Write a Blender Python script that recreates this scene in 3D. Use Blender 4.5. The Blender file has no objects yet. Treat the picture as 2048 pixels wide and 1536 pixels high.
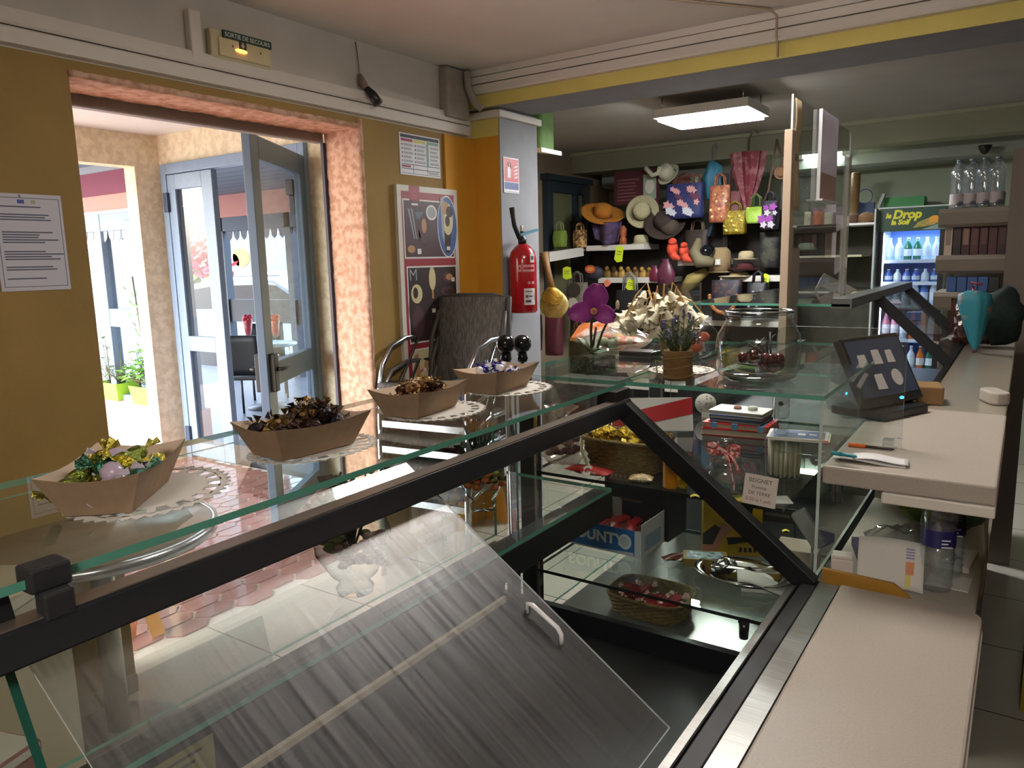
import bpy, bmesh, math, random
from mathutils import Vector, Matrix, Euler
random.seed(7)
C = bpy.context.scene.collection
PI = math.pi
# ------------------------------------------------------------------ camera model (measured once, used to read positions off known planes)
FPX = 1509.0
PCX, PCY = 1024.0, 768.0
EYE = Vector((0.0, 0.0, 1.55))
_dY = Vector((2057-PCX, -(498-PCY), -FPX)).normalized()
_dX = -Vector((-1230-PCX, -(578-PCY), -FPX)).normalized()
_dX = (_dX - _dY*_dX.dot(_dY)).normalized()
_dZ = _dX.cross(_dY)
def ray(x, y):
    c = Vector((x-PCX, -(y-PCY), -FPX))
    return Vector((_dX.dot(c), _dY.dot(c), _dZ.dot(c)))
def at(x, y, X=None, Y=None, Z=None):
    """point of the photograph on a wall, shelf or floor plane of the room"""
    d = ray(x, y)
    if X is not None: t = X/d.x
    elif Y is not None: t = Y/d.y
    else: t = (Z-EYE.z)/d.z
    return EYE + d*t
def mpp(p):
    """metres per photograph pixel at a point"""
    d = Vector(p)-EYE
    fwd = -Vector((_dX.z, _dY.z, _dZ.z))
    return d.dot(fwd)/FPX

# ------------------------------------------------------------------ materials
def lin(c):
    return tuple(((v/12.92) if v <= 0.04045 else ((v+0.055)/1.055)**2.4) for v in c)
def hexc(h):
    h = h.lstrip('#'); return lin(tuple(int(h[i:i+2], 16)/255 for i in (0, 2, 4)))
_mats = {}
def _new(name):
    m = bpy.data.materials.new(name); m.use_nodes = True
    nt = m.node_tree
    for n in list(nt.nodes): nt.nodes.remove(n)
    out = nt.nodes.new('ShaderNodeOutputMaterial')
    return m, nt, out
def M(col, rough=0.55, metal=0.0, var=0.0, scale=30.0, bump=0.0, bscale=None, island=0.0, spec=0.5, coat=0.0, trans=0.0, stretch=None, col2=None, lo=0.35, hi=0.65, sheen=0.0):
    """procedural principled material; var/col2 mix in noise, island varies per piece"""
    key = ('M', col, rough, metal, var, scale, bump, bscale, island, spec, coat, trans, stretch, col2, lo, hi, sheen)
    if key in _mats: return _mats[key]
    m, nt, out = _new('mat_%s_%d' % (col.strip('#'), len(_mats)))
    N, L = nt.nodes, nt.links
    b = N.new('ShaderNodeBsdfPrincipled'); L.new(b.outputs[0], out.inputs[0])
    rgb = hexc(col)
    b.inputs['Base Color'].default_value = (*rgb, 1)
    b.inputs['Roughness'].default_value = rough; b.inputs['Metallic'].default_value = metal
    b.inputs['Specular IOR Level'].default_value = spec
    b.inputs['Coat Weight'].default_value = coat
    b.inputs['Transmission Weight'].default_value = trans
    b.inputs['Sheen Weight'].default_value = sheen
    tc = None
    def coord():
        t = N.new('ShaderNodeTexCoord'); o = t.outputs['Object']
        if stretch:
            mp = N.new('ShaderNodeMapping'); mp.inputs['Scale'].default_value = stretch
            L.new(o, mp.inputs[0]); o = mp.outputs[0]
        return o
    colsock = None
    if var or col2:
        t = N.new('ShaderNodeTexNoise'); t.inputs['Scale'].default_value = scale; t.inputs['Detail'].default_value = 6
        L.new(coord(), t.inputs['Vector'])
        r = N.new('ShaderNodeValToRGB')
        a = tuple(max(0, v*(1-var)) for v in rgb); c = hexc(col2) if col2 else tuple(min(1, v*(1+var)) for v in rgb)
        r.color_ramp.elements[0].position = lo; r.color_ramp.elements[1].position = hi
        r.color_ramp.elements[0].color = (*(rgb if col2 else a), 1); r.color_ramp.elements[1].color = (*c, 1)
        L.new(t.outputs['Fac'], r.inputs[0]); colsock = r.outputs[0]
    if island:
        g = N.new('ShaderNodeNewGeometry'); h = N.new('ShaderNodeHueSaturation')
        mr = N.new('ShaderNodeMapRange'); mr.inputs['To Min'].default_value = 1-island; mr.inputs['To Max'].default_value = 1+island
        L.new(g.outputs['Random Per Island'], mr.inputs[0]); L.new(mr.outputs[0], h.inputs['Value'])
        if colsock: L.new(colsock, h.inputs['Color'])
        else: h.inputs['Color'].default_value = (*rgb, 1)
        colsock = h.outputs[0]
    if colsock: L.new(colsock, b.inputs['Base Color'])
    if bump:
        t = N.new('ShaderNodeTexNoise'); t.inputs['Scale'].default_value = bscale or scale; t.inputs['Detail'].default_value = 5
        L.new(coord(), t.inputs['Vector'])
        bp = N.new('ShaderNodeBump'); bp.inputs['Strength'].default_value = bump; bp.inputs['Distance'].default_value = 0.01
        L.new(t.outputs['Fac'], bp.inputs['Height']); L.new(bp.outputs[0], b.inputs['Normal'])
    _mats[key] = m
    return m
def glass(tint='#F4FAF7', refl=1.0, rough=0.0, edge=None, haze=0.0, hazecol='#C9C9C9'):
    """thin clear sheet: transparent body, Fresnel reflection on its outer side; edge tints grazing views, haze mixes in diffuse colour, for dust/scratches or to lighten bottles"""
    key = ('G', tint, refl, rough, edge, haze, hazecol)
    if key in _mats: return _mats[key]
    m, nt, out = _new('glass_%d' % len(_mats)); N, L = nt.nodes, nt.links
    tr = N.new('ShaderNodeBsdfTransparent'); gl = N.new('ShaderNodeBsdfGlossy'); mx = N.new('ShaderNodeMixShader')
    gl.inputs['Roughness'].default_value = rough; gl.inputs['Color'].default_value = (1, 1, 1, 1)
    lw = N.new('ShaderNodeLayerWeight'); lw.inputs['Blend'].default_value = 0.5
    p5 = N.new('ShaderNodeMath'); p5.operation = 'POWER'; p5.inputs[1].default_value = 5
    ma = N.new('ShaderNodeMath'); ma.operation = 'MULTIPLY_ADD'; ma.inputs[1].default_value = 0.9*refl; ma.inputs[2].default_value = 0.07*refl
    g = N.new('ShaderNodeNewGeometry'); sub = N.new('ShaderNodeMath'); sub.operation = 'SUBTRACT'; sub.inputs[0].default_value = 1
    mu = N.new('ShaderNodeMath'); mu.operation = 'MULTIPLY'; mu.use_clamp = True
    L.new(lw.outputs['Facing'], p5.inputs[0]); L.new(p5.outputs[0], ma.inputs[0])
    L.new(g.outputs['Backfacing'], sub.inputs[1]); L.new(ma.outputs[0], mu.inputs[0]); L.new(sub.outputs[0], mu.inputs[1])
    L.new(mu.outputs[0], mx.inputs[0]); L.new(tr.outputs[0], mx.inputs[1]); L.new(gl.outputs[0], mx.inputs[2])
    if edge:
        mc = N.new('ShaderNodeMix'); mc.data_type = 'RGBA'
        p3 = N.new('ShaderNodeMath'); p3.operation = 'POWER'; p3.inputs[1].default_value = 3
        L.new(lw.outputs['Facing'], p3.inputs[0]); L.new(p3.outputs[0], mc.inputs[0])
        mc.inputs[6].default_value = (*hexc(tint), 1); mc.inputs[7].default_value = (*hexc(edge), 1)
        L.new(mc.outputs[2], tr.inputs['Color'])
    else: tr.inputs['Color'].default_value = (*hexc(tint), 1)
    last = mx.outputs[0]
    if haze:
        df = N.new('ShaderNodeBsdfDiffuse'); df.inputs['Color'].default_value = (*hexc(hazecol), 1)
        m2 = N.new('ShaderNodeMixShader'); m2.inputs[0].default_value = haze
        L.new(last, m2.inputs[1]); L.new(df.outputs[0], m2.inputs[2]); last = m2.outputs[0]
    L.new(last, out.inputs[0]); _mats[key] = m
    return m
def emit(col, strength):
    key = ('E', col, strength)
    if key in _mats: return _mats[key]
    m, nt, out = _new('emit_%d' % len(_mats))
    e = nt.nodes.new('ShaderNodeEmission'); e.inputs[0].default_value = (*hexc(col), 1); e.inputs[1].default_value = strength
    nt.links.new(e.outputs[0], out.inputs[0]); _mats[key] = m
    return m

# ------------------------------------------------------------------ mesh builder
def frame(o, u, v):
    """matrix whose x runs along u, y along v, z along u x v, origin o"""
    u = Vector(u).normalized(); v = Vector(v); w = u.cross(v).normalized(); v = w.cross(u)
    return Matrix(((u.x, v.x, w.x, o[0]), (u.y, v.y, w.y, o[1]), (u.z, v.z, w.z, o[2]), (0, 0, 0, 1)))
def RZ(a, loc=(0, 0, 0)): return Matrix.Translation(loc) @ Matrix.Rotation(a, 4, 'Z')
class MB:
    def __init__(s, T=None):
        s.v = []; s.f = []; s.mi = []; s.sm = []; s.T = T
    def add(s, vs, fs, mi=0, sm=False):
        b = len(s.v)
        for p in vs:
            p = Vector(p); s.v.append(s.T @ p if s.T is not None else p)
        for k, f in enumerate(fs):
            s.f.append([b+i for i in f]); s.mi.append(mi[k] if isinstance(mi, (list, tuple)) else mi); s.sm.append(sm)
        return s
    def box(s, a, b, mi=0):
        x0, y0, z0 = a; x1, y1, z1 = b
        vs = [(x0,y0,z0),(x1,y0,z0),(x1,y1,z0),(x0,y1,z0),(x0,y0,z1),(x1,y0,z1),(x1,y1,z1),(x0,y1,z1)]
        return s.add(vs, [(0,3,2,1),(4,5,6,7),(0,1,5,4),(1,2,6,5),(2,3,7,6),(3,0,4,7)], mi)
    def cbox(s, c, d, mi=0, rot=None):
        h = Vector(d)/2
        vs = [Vector((sx*h.x, sy*h.y, sz*h.z)) for sz in (-1,1) for sx, sy in ((-1,-1),(1,-1),(1,1),(-1,1))]
        R = Euler(rot).to_matrix() if rot else Matrix.Identity(3)
        return s.add([R @ p + Vector(c) for p in vs], [(0,3,2,1),(4,5,6,7),(0,1,5,4),(1,2,6,5),(2,3,7,6),(3,0,4,7)], mi)
    def bar(s, p, q, w, h, mi=0, up=(0,0,1)):
        p = Vector(p); q = Vector(q); d = (q-p).normalized(); u = Vector(up)
        if abs(d.dot(u)) > .98: u = Vector((1,0,0))
        r = d.cross(u).normalized(); u = r.cross(d)
        vs = [e + r*(sx*w/2) + u*(sz*h/2) for e in (p, q) for sx, sz in ((-1,-1),(1,-1),(1,1),(-1,1))]
        return s.add(vs, [(0,1,2,3),(7,6,5,4),(0,4,5,1),(1,5,6,2),(2,6,7,3),(3,7,4,0)], mi)
    def tube(s, pts, r, n=8, mi=0, cap=True, closed=False, sm=True, flat=1.0):
        pts = [Vector(p) for p in pts]; m = len(pts)
        rs = r if isinstance(r, (list, tuple)) else [r]*m
        vs = []; prev = None
        for i, p in enumerate(pts):
            if closed: d = pts[(i+1) % m]-pts[i-1]
            else: d = pts[min(i+1, m-1)]-pts[max(i-1, 0)]
            d.normalize()
            if prev is None:
                u = Vector((0,0,1)) if abs(d.z) < .9 else Vector((1,0,0))
                a = d.cross(u).normalized()
            else:
                a = prev - d*prev.dot(d)
                a = a.normalized() if a.length > 1e-6 else d.orthogonal().normalized()
            prev = a; b = d.cross(a)
            for k in range(n):
                t = 2*PI*k/n; vs.append(p + (a*math.cos(t) + b*math.sin(t)*flat)*rs[i])
        fs = []
        for i in range(m if closed else m-1):
            j = (i+1) % m
            for k in range(n): fs.append((i*n+k, i*n+(k+1) % n, j*n+(k+1) % n, j*n+k))
        if cap and not closed:
            fs.append(tuple(range(n-1, -1, -1))); fs.append(tuple((m-1)*n+k for k in range(n)))
        return s.add(vs, fs, mi, sm)
    def lathe(s, prof, c=(0,0,0), n=24, mi=0, sm=True, sx=1.0, sy=1.0, cap=True):
        vs = []; fs = []; m = len(prof)
        for r, z in prof:
            for k in range(n):
                t = 2*PI*k/n; vs.append((c[0]+r*sx*math.cos(t), c[1]+r*sy*math.sin(t), c[2]+z))
        mis = []
        for i in range(m-1):
            for k in range(n):
                fs.append((i*n+k, i*n+(k+1) % n, (i+1)*n+(k+1) % n, (i+1)*n+k)); mis.append(mi[i] if isinstance(mi, list) else mi)
        if cap:
            m0 = mi[0] if isinstance(mi, list) else mi; m1 = mi[-1] if isinstance(mi, list) else mi
            if prof[0][0] > 1e-5: fs.append(tuple(range(n-1,-1,-1))); mis.append(m0)
            if prof[-1][0] > 1e-5: fs.append(tuple((m-1)*n+k for k in range(n))); mis.append(m1)
        return s.add(vs, fs, mis, sm)
    def ball(s, c, r, n=12, mi=0, sm=True):
        if not isinstance(r, (list, tuple)): r = (r, r, r)
        m = max(4, n//2)
        pr = [(math.sin(PI*i/m), -math.cos(PI*i/m)) for i in range(m+1)]
        vs = [(c[0], c[1], c[2]-r[2])]; fs = []
        for i in range(1, m):
            for k in range(n):
                t = 2*PI*k/n; vs.append((c[0]+r[0]*pr[i][0]*math.cos(t), c[1]+r[1]*pr[i][0]*math.sin(t), c[2]+r[2]*pr[i][1]))
        vs.append((c[0], c[1], c[2]+r[2])); top = len(vs)-1
        for k in range(n):
            fs.append((0, 1+(k+1) % n, 1+k)); fs.append((top, 1+(m-2)*n+k, 1+(m-2)*n+(k+1) % n))
            for i in range(m-2):
                a = 1+i*n; fs.append((a+k, a+(k+1) % n, a+n+(k+1) % n, a+n+k))
        return s.add(vs, fs, mi, sm)
    def prism(s, poly, a, b, mi=0, axis='z', sm=False):
        n = len(poly)
        def p3(p, h):
            return {'z': (p[0], p[1], h), 'y': (p[0], h, p[1]), 'x': (h, p[0], p[1])}[axis]
        vs = [p3(p, a) for p in poly]+[p3(p, b) for p in poly]
        fs = [tuple(range(n-1,-1,-1)), tuple(range(n, 2*n))]+[(i, (i+1) % n, n+(i+1) % n, n+i) for i in range(n)]
        return s.add(vs, fs, mi, sm)
    def quad(s, a, b, c, d, mi=0): return s.add([a, b, c, d], [(0,1,2,3)], mi)
    def rect(s, x0, y0, x1, y1, z, mi=0): return s.add([(x0,y0,z),(x1,y0,z),(x1,y1,z),(x0,y1,z)], [(0,1,2,3)], mi)
    def poly(s, pts, z, mi=0): return s.add([(p[0], p[1], z) for p in pts], [tuple(range(len(pts)))], mi)
    def oval(s, cx, cy, rx, ry, z, mi=0, n=20, a0=0): return s.poly([(cx+rx*math.cos(a0+2*PI*k/n), cy+ry*math.sin(a0+2*PI*k/n)) for k in range(n)], z, mi)
    def grid(s, fn, nu, nv, mi=0, sm=True, wrap=False):
        vs = [fn(i/nu, j/nv) for j in range(nv+1) for i in range(nu+1)]
        fs = [(j*(nu+1)+i, j*(nu+1)+i+1, (j+1)*(nu+1)+i+1, (j+1)*(nu+1)+i) for j in range(nv) for i in range(nu)]
        return s.add(vs, fs, mi, sm)
    def sheet(s, fn, nu, nv, th, mi=0, sm=True):
        """a grid surface given thickness th along its normals"""
        P = [[Vector(fn(i/nu, j/nv)) for i in range(nu+1)] for j in range(nv+1)]
        vs = []; W = nu+1; cnt = W*(nv+1)
        for sgn in (.5, -.5):
            for j in range(nv+1):
                for i in range(nu+1):
                    du = P[j][min(i+1, nu)]-P[j][max(i-1, 0)]; dv = P[min(j+1, nv)][i]-P[max(j-1, 0)][i]
                    nn = du.cross(dv)
                    nn = nn.normalized() if nn.length > 1e-9 else Vector((0,0,1))
                    vs.append(P[j][i]+nn*th*sgn)
        fs = []
        for j in range(nv):
            for i in range(nu):
                a = j*W+i; fs.append((a, a+1, a+W+1, a+W)); a += cnt; fs.append((a+W, a+W+1, a+1, a))
        for i in range(nu):
            fs.append((i+cnt, i+1+cnt, i+1, i)); a = nv*W+i; fs.append((a, a+1, a+1+cnt, a+cnt))
        for j in range(nv):
            a = j*W; fs.append((a, a+W, a+W+cnt, a+cnt)); a = j*W+nu; fs.append((a+cnt, a+W+cnt, a+W, a))
        return s.add(vs, fs, mi, sm)
    def text(s, txt, size, x, y, z, mi=0, align='LEFT', shear=0.0, bold=0.0, ext=0.0):
        cu = bpy.data.curves.new('t', 'FONT'); cu.body = txt; cu.size = size; cu.align_x = align; cu.shear = shear
        cu.offset = bold; cu.resolution_u = 3; cu.extrude = ext
        o = bpy.data.objects.new('t', cu); C.objects.link(o)
        dg = bpy.context.evaluated_depsgraph_get(); me = o.evaluated_get(dg).to_mesh()
        vs = [(p.co.x+x, p.co.y+y, p.co.z+z) for p in me.vertices]; fs = [tuple(p.vertices) for p in me.polygons]
        o.evaluated_get(dg).to_mesh_clear(); bpy.data.objects.remove(o); bpy.data.curves.remove(cu)
        if vs: s.add(vs, fs, mi)
        return s
    def build(s, name, mats, parent=None, bevel=0.0, seg=2, world=True, fixn=True, subsurf=0, origin=None):
        """link the collected shapes as ONE mesh object; world coordinates are brought into the parent's frame"""
        if not isinstance(mats, (list, tuple)): mats = [mats]
        me = bpy.data.meshes.new(name)
        V = s.v
        if parent is not None and world:
            Mi = parent_matrix(parent).inverted(); V = [Mi @ p for p in V]
        if parent is None and origin != 'keep':
            if origin is None:
                lo = Vector((min(p.x for p in V), min(p.y for p in V), min(p.z for p in V))); hi = Vector((max(p.x for p in V), max(p.y for p in V), 0))
                origin = Vector(((lo.x+hi.x)/2, (lo.y+hi.y)/2, lo.z))
            V = [p-Vector(origin) for p in V]
        me.from_pydata([tuple(p) for p in V], [], s.f)
        for m in mats: me.materials.append(m)
        for p, k, sm in zip(me.polygons, s.mi, s.sm): p.material_index = min(k, len(mats)-1); p.use_smooth = sm
        if fixn or bevel:
            bm = bmesh.new(); bm.from_mesh(me)
            if bevel:
                es = [e for e in bm.edges if len(e.link_faces) == 2 and e.calc_face_angle(0) > .6 and not e.link_faces[0].smooth]
                if es: bmesh.ops.bevel(bm, geom=es, offset=bevel, segments=seg, profile=.5, affect='EDGES', clamp_overlap=True)
            if fixn: bmesh.ops.recalc_face_normals(bm, faces=bm.faces)
            bm.to_mesh(me); bm.free()
        me.update()
        o = bpy.data.objects.new(name, me); C.objects.link(o)
        if parent is not None: o.parent = parent
        elif origin != 'keep': o.location = origin
        if subsurf:
            md = o.modifiers.new('smooth', 'SUBSURF'); md.levels = subsurf; md.render_levels = subsurf
        return o
def parent_matrix(o):
    m = Matrix.Translation(o.location) @ Euler(o.rotation_euler).to_matrix().to_4x4() @ Matrix.Diagonal((*o.scale, 1))
    return parent_matrix(o.parent) @ m if o.parent else m
def tag(o, label=None, cat=None, group=None, kind=None):
    if label: o['label'] = label
    if cat: o['category'] = cat
    if group: o['group'] = group
    if kind: o['kind'] = kind
    return o
def thing(name, label, cat, loc, rz=0.0, group=None):
    o = bpy.data.objects.new(name, None); o.empty_display_size = .05; C.objects.link(o)
    o.location = loc; o.rotation_euler = (0, 0, rz)
    return tag(o, label, cat, group)
def struct(o, label=None, cat=None):
    o['kind'] = 'structure'
    if label: o['label'] = label; o['category'] = cat or 'room'
    return o
def kids(o): return [c for c in bpy.data.objects if c.parent == o]
def dup(o, loc, rz=None, label=None, group=None, scale=None):
    def cp(a, par):
        c = a.copy(); C.objects.link(c)
        if par: c.parent = par
        for ch in [x for x in _all_children(a)]: cp(ch, c)
        return c
    r = cp(o, None); r.location = loc
    if rz is not None: r.rotation_euler = (0, 0, rz)
    if label: r['label'] = label
    if group: r['group'] = group
    if scale: r.scale = scale
    return r
def _all_children(a):
    return [x for x in C.objects if x.parent is a]
def arc(c, r, a0, a1, n, plane='xz'):
    out = []
    for i in range(n+1):
        t = a0+(a1-a0)*i/n; u, v = r*math.cos(t), r*math.sin(t)
        out.append((c[0]+u, c[1], c[2]+v) if plane == 'xz' else (c[0], c[1]+u, c[2]+v) if plane == 'yz' else (c[0]+u, c[1]+v, c[2]))
    return out
# ================================================================== THE ROOM
EXPOSURE = 0.85
WX, WO = -2.655, -2.885          # inner and outer face of the door wall
ZC = 2.58
yellow = M('#90743C', .75, var=.10, scale=3, bump=.15, bscale=40)
yellow2 = M('#C98E24', .75, var=.06, scale=3, bump=.15, bscale=40)
cream_up = M('#BDB8B0', .8, var=.04, scale=6, bump=.1, bscale=60)
orange_pl = M('#D6B098', .85, col2='#B58A6E', scale=28, lo=.40, hi=.62, bump=.8, bscale=28)
cream_pl = M('#DCD1B4', .85, col2='#CABD9F', scale=22, lo=.4, hi=.6, bump=.5, bscale=25)
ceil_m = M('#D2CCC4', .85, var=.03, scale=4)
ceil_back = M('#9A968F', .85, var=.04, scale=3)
white_tr = M('#D2CCC2', .6)
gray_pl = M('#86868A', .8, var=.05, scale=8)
yel_pale = M('#CDBE6A', .75, var=.05, scale=5)
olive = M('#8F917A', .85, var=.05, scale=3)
bluef = M('#71869E', .4, var=.04)
bluef_d = M('#2B3C52', .4)
white_p = M('#E6E6E4', .5)
black_p = M('#17181B', .45)
chrome = M('#C9CCD0', .18, metal=1.0)
steel = M('#B9B9B6', .3, metal=1.0, var=.1, scale=8, stretch=(1, 30, 1))

# floor of square pale tiles
def tile_mat():
    m, nt, out = _new('floor_tiles'); N, L = nt.nodes, nt.links
    b = N.new('ShaderNodeBsdfPrincipled'); b.inputs['Roughness'].default_value = .16
    g = N.new('ShaderNodeNewGeometry'); mp = N.new('ShaderNodeMapping'); mp.inputs['Location'].default_value = (.35/.52, -.24/.52, 0); mp.inputs['Scale'].default_value = (1/.52,)*3
    br = N.new('ShaderNodeTexBrick'); br.offset = 0; br.inputs['Scale'].default_value = 1; br.inputs['Brick Width'].default_value = 1; br.inputs['Row Height'].default_value = 1
    br.inputs['Mortar Size'].default_value = .006; br.inputs['Mortar Smooth'].default_value = .1
    br.inputs['Color1'].default_value = (*hexc('#B9B3A6'), 1); br.inputs['Color2'].default_value = (*hexc('#B4AEA1'), 1); br.inputs['Mortar'].default_value = (*hexc('#4B463F'), 1)
    ns = N.new('ShaderNodeTexNoise'); ns.inputs['Scale'].default_value = 2.5; mr = N.new('ShaderNodeMapRange'); mr.inputs[3].default_value = .12; mr.inputs[4].default_value = .3
    L.new(g.outputs['Position'], mp.inputs[0]); L.new(mp.outputs[0], br.inputs['Vector']); L.new(br.outputs['Color'], b.inputs['Base Color'])
    L.new(g.outputs['Position'], ns.inputs['Vector']); L.new(ns.outputs['Fac'], mr.inputs[0]); L.new(mr.outputs[0], b.inputs['Roughness'])
    L.new(b.outputs[0], out.inputs[0]); return m
struct(MB().box((-2.87, -2.6, -.12), (0.95, 7.2, 0)).box((-3.6, 3.95, -.12), (-2.87, 7.2, 0)).build('floor', tile_mat()))

# terracotta hexagonal paving of the porch
hx = MB(); Ws, St, Tt = .118, .125, .05
hx.box((-9.2, -1.2, -.12), (-2.87, 3.62, -.004), 1)
j = 0; cy = -1.05
while cy < 3.5:
    for i in range(25):
        cx = -2.94 - i*Ws - (Ws/2 if j % 2 else 0)
        if cx > -5.76:
            h, w, t = St/2-.005, Ws/2-.0055, Tt-.005
            hx.prism([(cx, cy-h-t), (cx+w, cy-h), (cx+w, cy+h), (cx, cy+h+t), (cx-w, cy+h), (cx-w, cy-h)], -.004, .002)
    cy += St+Tt; j += 1
struct(hx.build('floor_porch', [M('#93625A', .10, var=.12, scale=5, island=.15, coat=.6), M('#C2B8AE', .35)]))

# --- the wall with the doorway
YL, YR, ZL = 1.358, 2.685, 2.2
w = MB()
for (a, b) in (((WO, -2.6, 0), (WX, YL, 2.24)), ((WO, YL, ZL), (WX, YR, 2.24)), ((WO, YR, 0), (WX, 3.62, 2.24))): w.box(a, b, 0)
w.box((WO, -2.6, 2.24), (WX, 3.62, ZC), 1)
struct(w.build('wall_left', [yellow, cream_up]))
# corner strips where the yellow turns warmer beside the pillar
struct(MB().box((WX, 3.30, 0), (WX+.012, 3.62, 2.235)).build('trim_1', yellow2))
# orange roughcast lining of the doorway
def rough_fn(o, u, v, lu, lv, amp, seed):
    rnd = random.Random(seed)
    o, u, v = Vector(o), Vector(u), Vector(v); n = u.cross(v)
    return lambda a, b: o+u*(a*lu)+v*(b*lv)+n*(amp*(rnd.random()-.5))
rv = MB()
rv.sheet(rough_fn((WO, YR-.008, 0), (1,0,0), (0,0,1), WX-WO+.012, ZL+.03, .006, 1), 10, 90, .02)
rv.sheet(rough_fn((WO, YL, ZL-.004), (0,1,0), (1,0,0), YR-YL, WX-WO+.012, .006, 2), 60, 10, .02)
struct(rv.build('trim_2', orange_pl))
# grey box of the roller blind across the head of the doorway, dark seal down the jamb
sh = MB().box((WO-.05, YL+.005, 2.142), (WO-.003, YR-.02, 2.192))
struct(sh.build('trim_3', M('#8C8580', .5, var=.05), bevel=.006))
struct(MB().box((WO-.012, YR-.035, 0), (WO+.006, YR-.012, 2.142)).build('trim_4', M('#2A2432', .6)))

# --- cable trunking on top of the yellow band, two profiles with a groove
tk = MB()
tk.prism([(WX, 2.245), (WX+.03, 2.248), (WX+.034, 2.292), (WX+.028, 2.298), (WX, 2.298)], -2.6, 3.50, axis='y')
tk.prism([(WX, 2.302), (WX+.03, 2.302), (WX+.036, 2.31), (WX+.030, 2.352), (WX, 2.356)], -2.6, 3.50, axis='y')
struct(tk.build('trim_6', white_tr))
struct(MB().box((WX, -2.6, 2.296), (WX+.022, 3.5, 2.304)).build('trim_7', M('#4E443E', .8)))
struct(MB().box((WX, 1.80, 2.30), (WX+.035, 1.85, 2.50)).build('trim_8', white_tr, bevel=.006))
# box corner and conduit at the end of the wall
cb = MB().box((WX, 3.28, 2.32), (WX+.06, 3.47, 2.575)); cb.tube([(WX+.085, 3.42, 2.56), (WX+.09, 3.42, 2.48), (WX+.12, 3.44, 2.40), (WX+.15, 3.46, 2.37)], .022)
struct(cb.build('trim_9', M('#8F877C', .7, var=.1, scale=15), bevel=.01))

# --- ceiling, beam, pillar
struct(MB().box((WO, -2.6, ZC), (0.95, 3.55, ZC+.1)).build('ceiling', ceil_m))
bm_ = MB(); YB = 3.5
bm_.box((WX, YB, 2.385), (0.95, 3.86, 2.46), 0); bm_.box((WX, YB, 2.46), (0.95, 3.86, ZC+.1), 1)
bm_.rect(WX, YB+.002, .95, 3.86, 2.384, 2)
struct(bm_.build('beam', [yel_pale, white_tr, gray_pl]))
bt = MB()
bt.prism([(YB-.028, 2.452), (YB-.034, 2.46), (YB-.030, 2.498), (YB, 2.50), (YB, 2.45)], WX+.04, .95, axis='x')
bt.prism([(YB-.022, 2.506), (YB-.026, 2.54), (YB-.018, 2.545), (YB, 2.545), (YB, 2.506)], WX+.04, .95, axis='x')
bt.box((WX+.04, YB-.016, 2.548), (.95, YB, ZC))
struct(bt.build('trim_10', white_tr))
px_ = -2.47
pl_ = MB(); pl_.box((WX, 3.56, 0), (px_, 3.95, 2.24), 0); pl_.box((WX, 3.56, 2.24), (px_, 3.95, 2.385), 1)
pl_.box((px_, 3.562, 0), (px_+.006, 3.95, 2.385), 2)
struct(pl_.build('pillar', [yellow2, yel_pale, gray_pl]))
struct(MB().box((WX, 3.535, 2.335), (px_+.03, 3.97, 2.372)).build('trim_11', white_tr, bevel=.004))
# brown cable down the beam and a joint in its trim
cbl = MB(); cx_ = at(1553, 60, Y=YB-.04).x
cbl.tube([(cx_-.5, YB-.7, ZC-.006), (cx_-.02, YB-.06, ZC-.006), (cx_, YB-.042, ZC-.03), (cx_, YB-.042, 2.47), (cx_, YB-.012, 2.44), (cx_, YB-.012, 2.39)], .005, 6)
tag(cbl.build('ceiling_cable', M('#A5917B', .6)), 'thin brown cable running across the ceiling and down the white and yellow beam', 'cable')

# --- back shop
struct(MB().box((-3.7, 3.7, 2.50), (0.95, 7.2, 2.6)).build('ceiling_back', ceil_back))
struct(MB().box((-3.62, 3.95, 0), (-3.5, 7.2, 2.5)).build('wall_side', M('#8B7B66', .85, var=.08, scale=3)))
struct(MB().box((-3.5, 3.9, 0), (-2.655, 3.95, 2.5)).build('wall_nook', M('#8B7B66', .85, var=.08, scale=3)))
struct(MB().box((-3.6, 6.95, 0), (0.95, 7.1, 2.5)).build('wall_back', M('#9FA893', .85, var=.04, scale=3)))
struct(MB().box((-3.5, 6.2, 2.325), (0.95, 6.42, 2.5)).build('beam_back', olive))
struct(MB().box((-3.5, 6.16, 2.475), (0.95, 6.2, 2.5)).build('trim_12', M('#A3A48C', .7)))
# --- behind and beside the camera
struct(MB().box((-2.9, -2.7, 0), (0.95, -2.6, ZC)).build('wall_front', yellow))
struct(MB().box((0.85, -2.6, 0), (0.95, 7.2, ZC)).build('wall_right', M('#6E675C', .85, var=.05, scale=3)))

# ================================================================== PORCH
PC = 2.6
struct(MB().box((-5.95, -1.2, PC), (WO, 3.75, PC+.1)).build('ceiling_porch', M('#D8D8D4', .8)))
pw = MB()
DX0, DX1, DZ = -5.74, -4.06, 2.37
pw.box((DX1, 3.6, 0), (WO, 3.75, PC)); pw.box((-5.8, 3.6, DZ), (DX1, 3.75, PC))
struct(pw.build('wall_porch', cream_pl))
pw = MB(); pw.box((-5.95, 3.39, 0), (-5.8, 3.75, PC)); pw.box((-5.95, -1.2, 2.35), (-5.8, 3.39, PC)); pw.box((-5.95, -1.2, 0), (-5.8, -.9, 2.35))
struct(pw.build('wall_porch_end', cream_pl))
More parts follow.
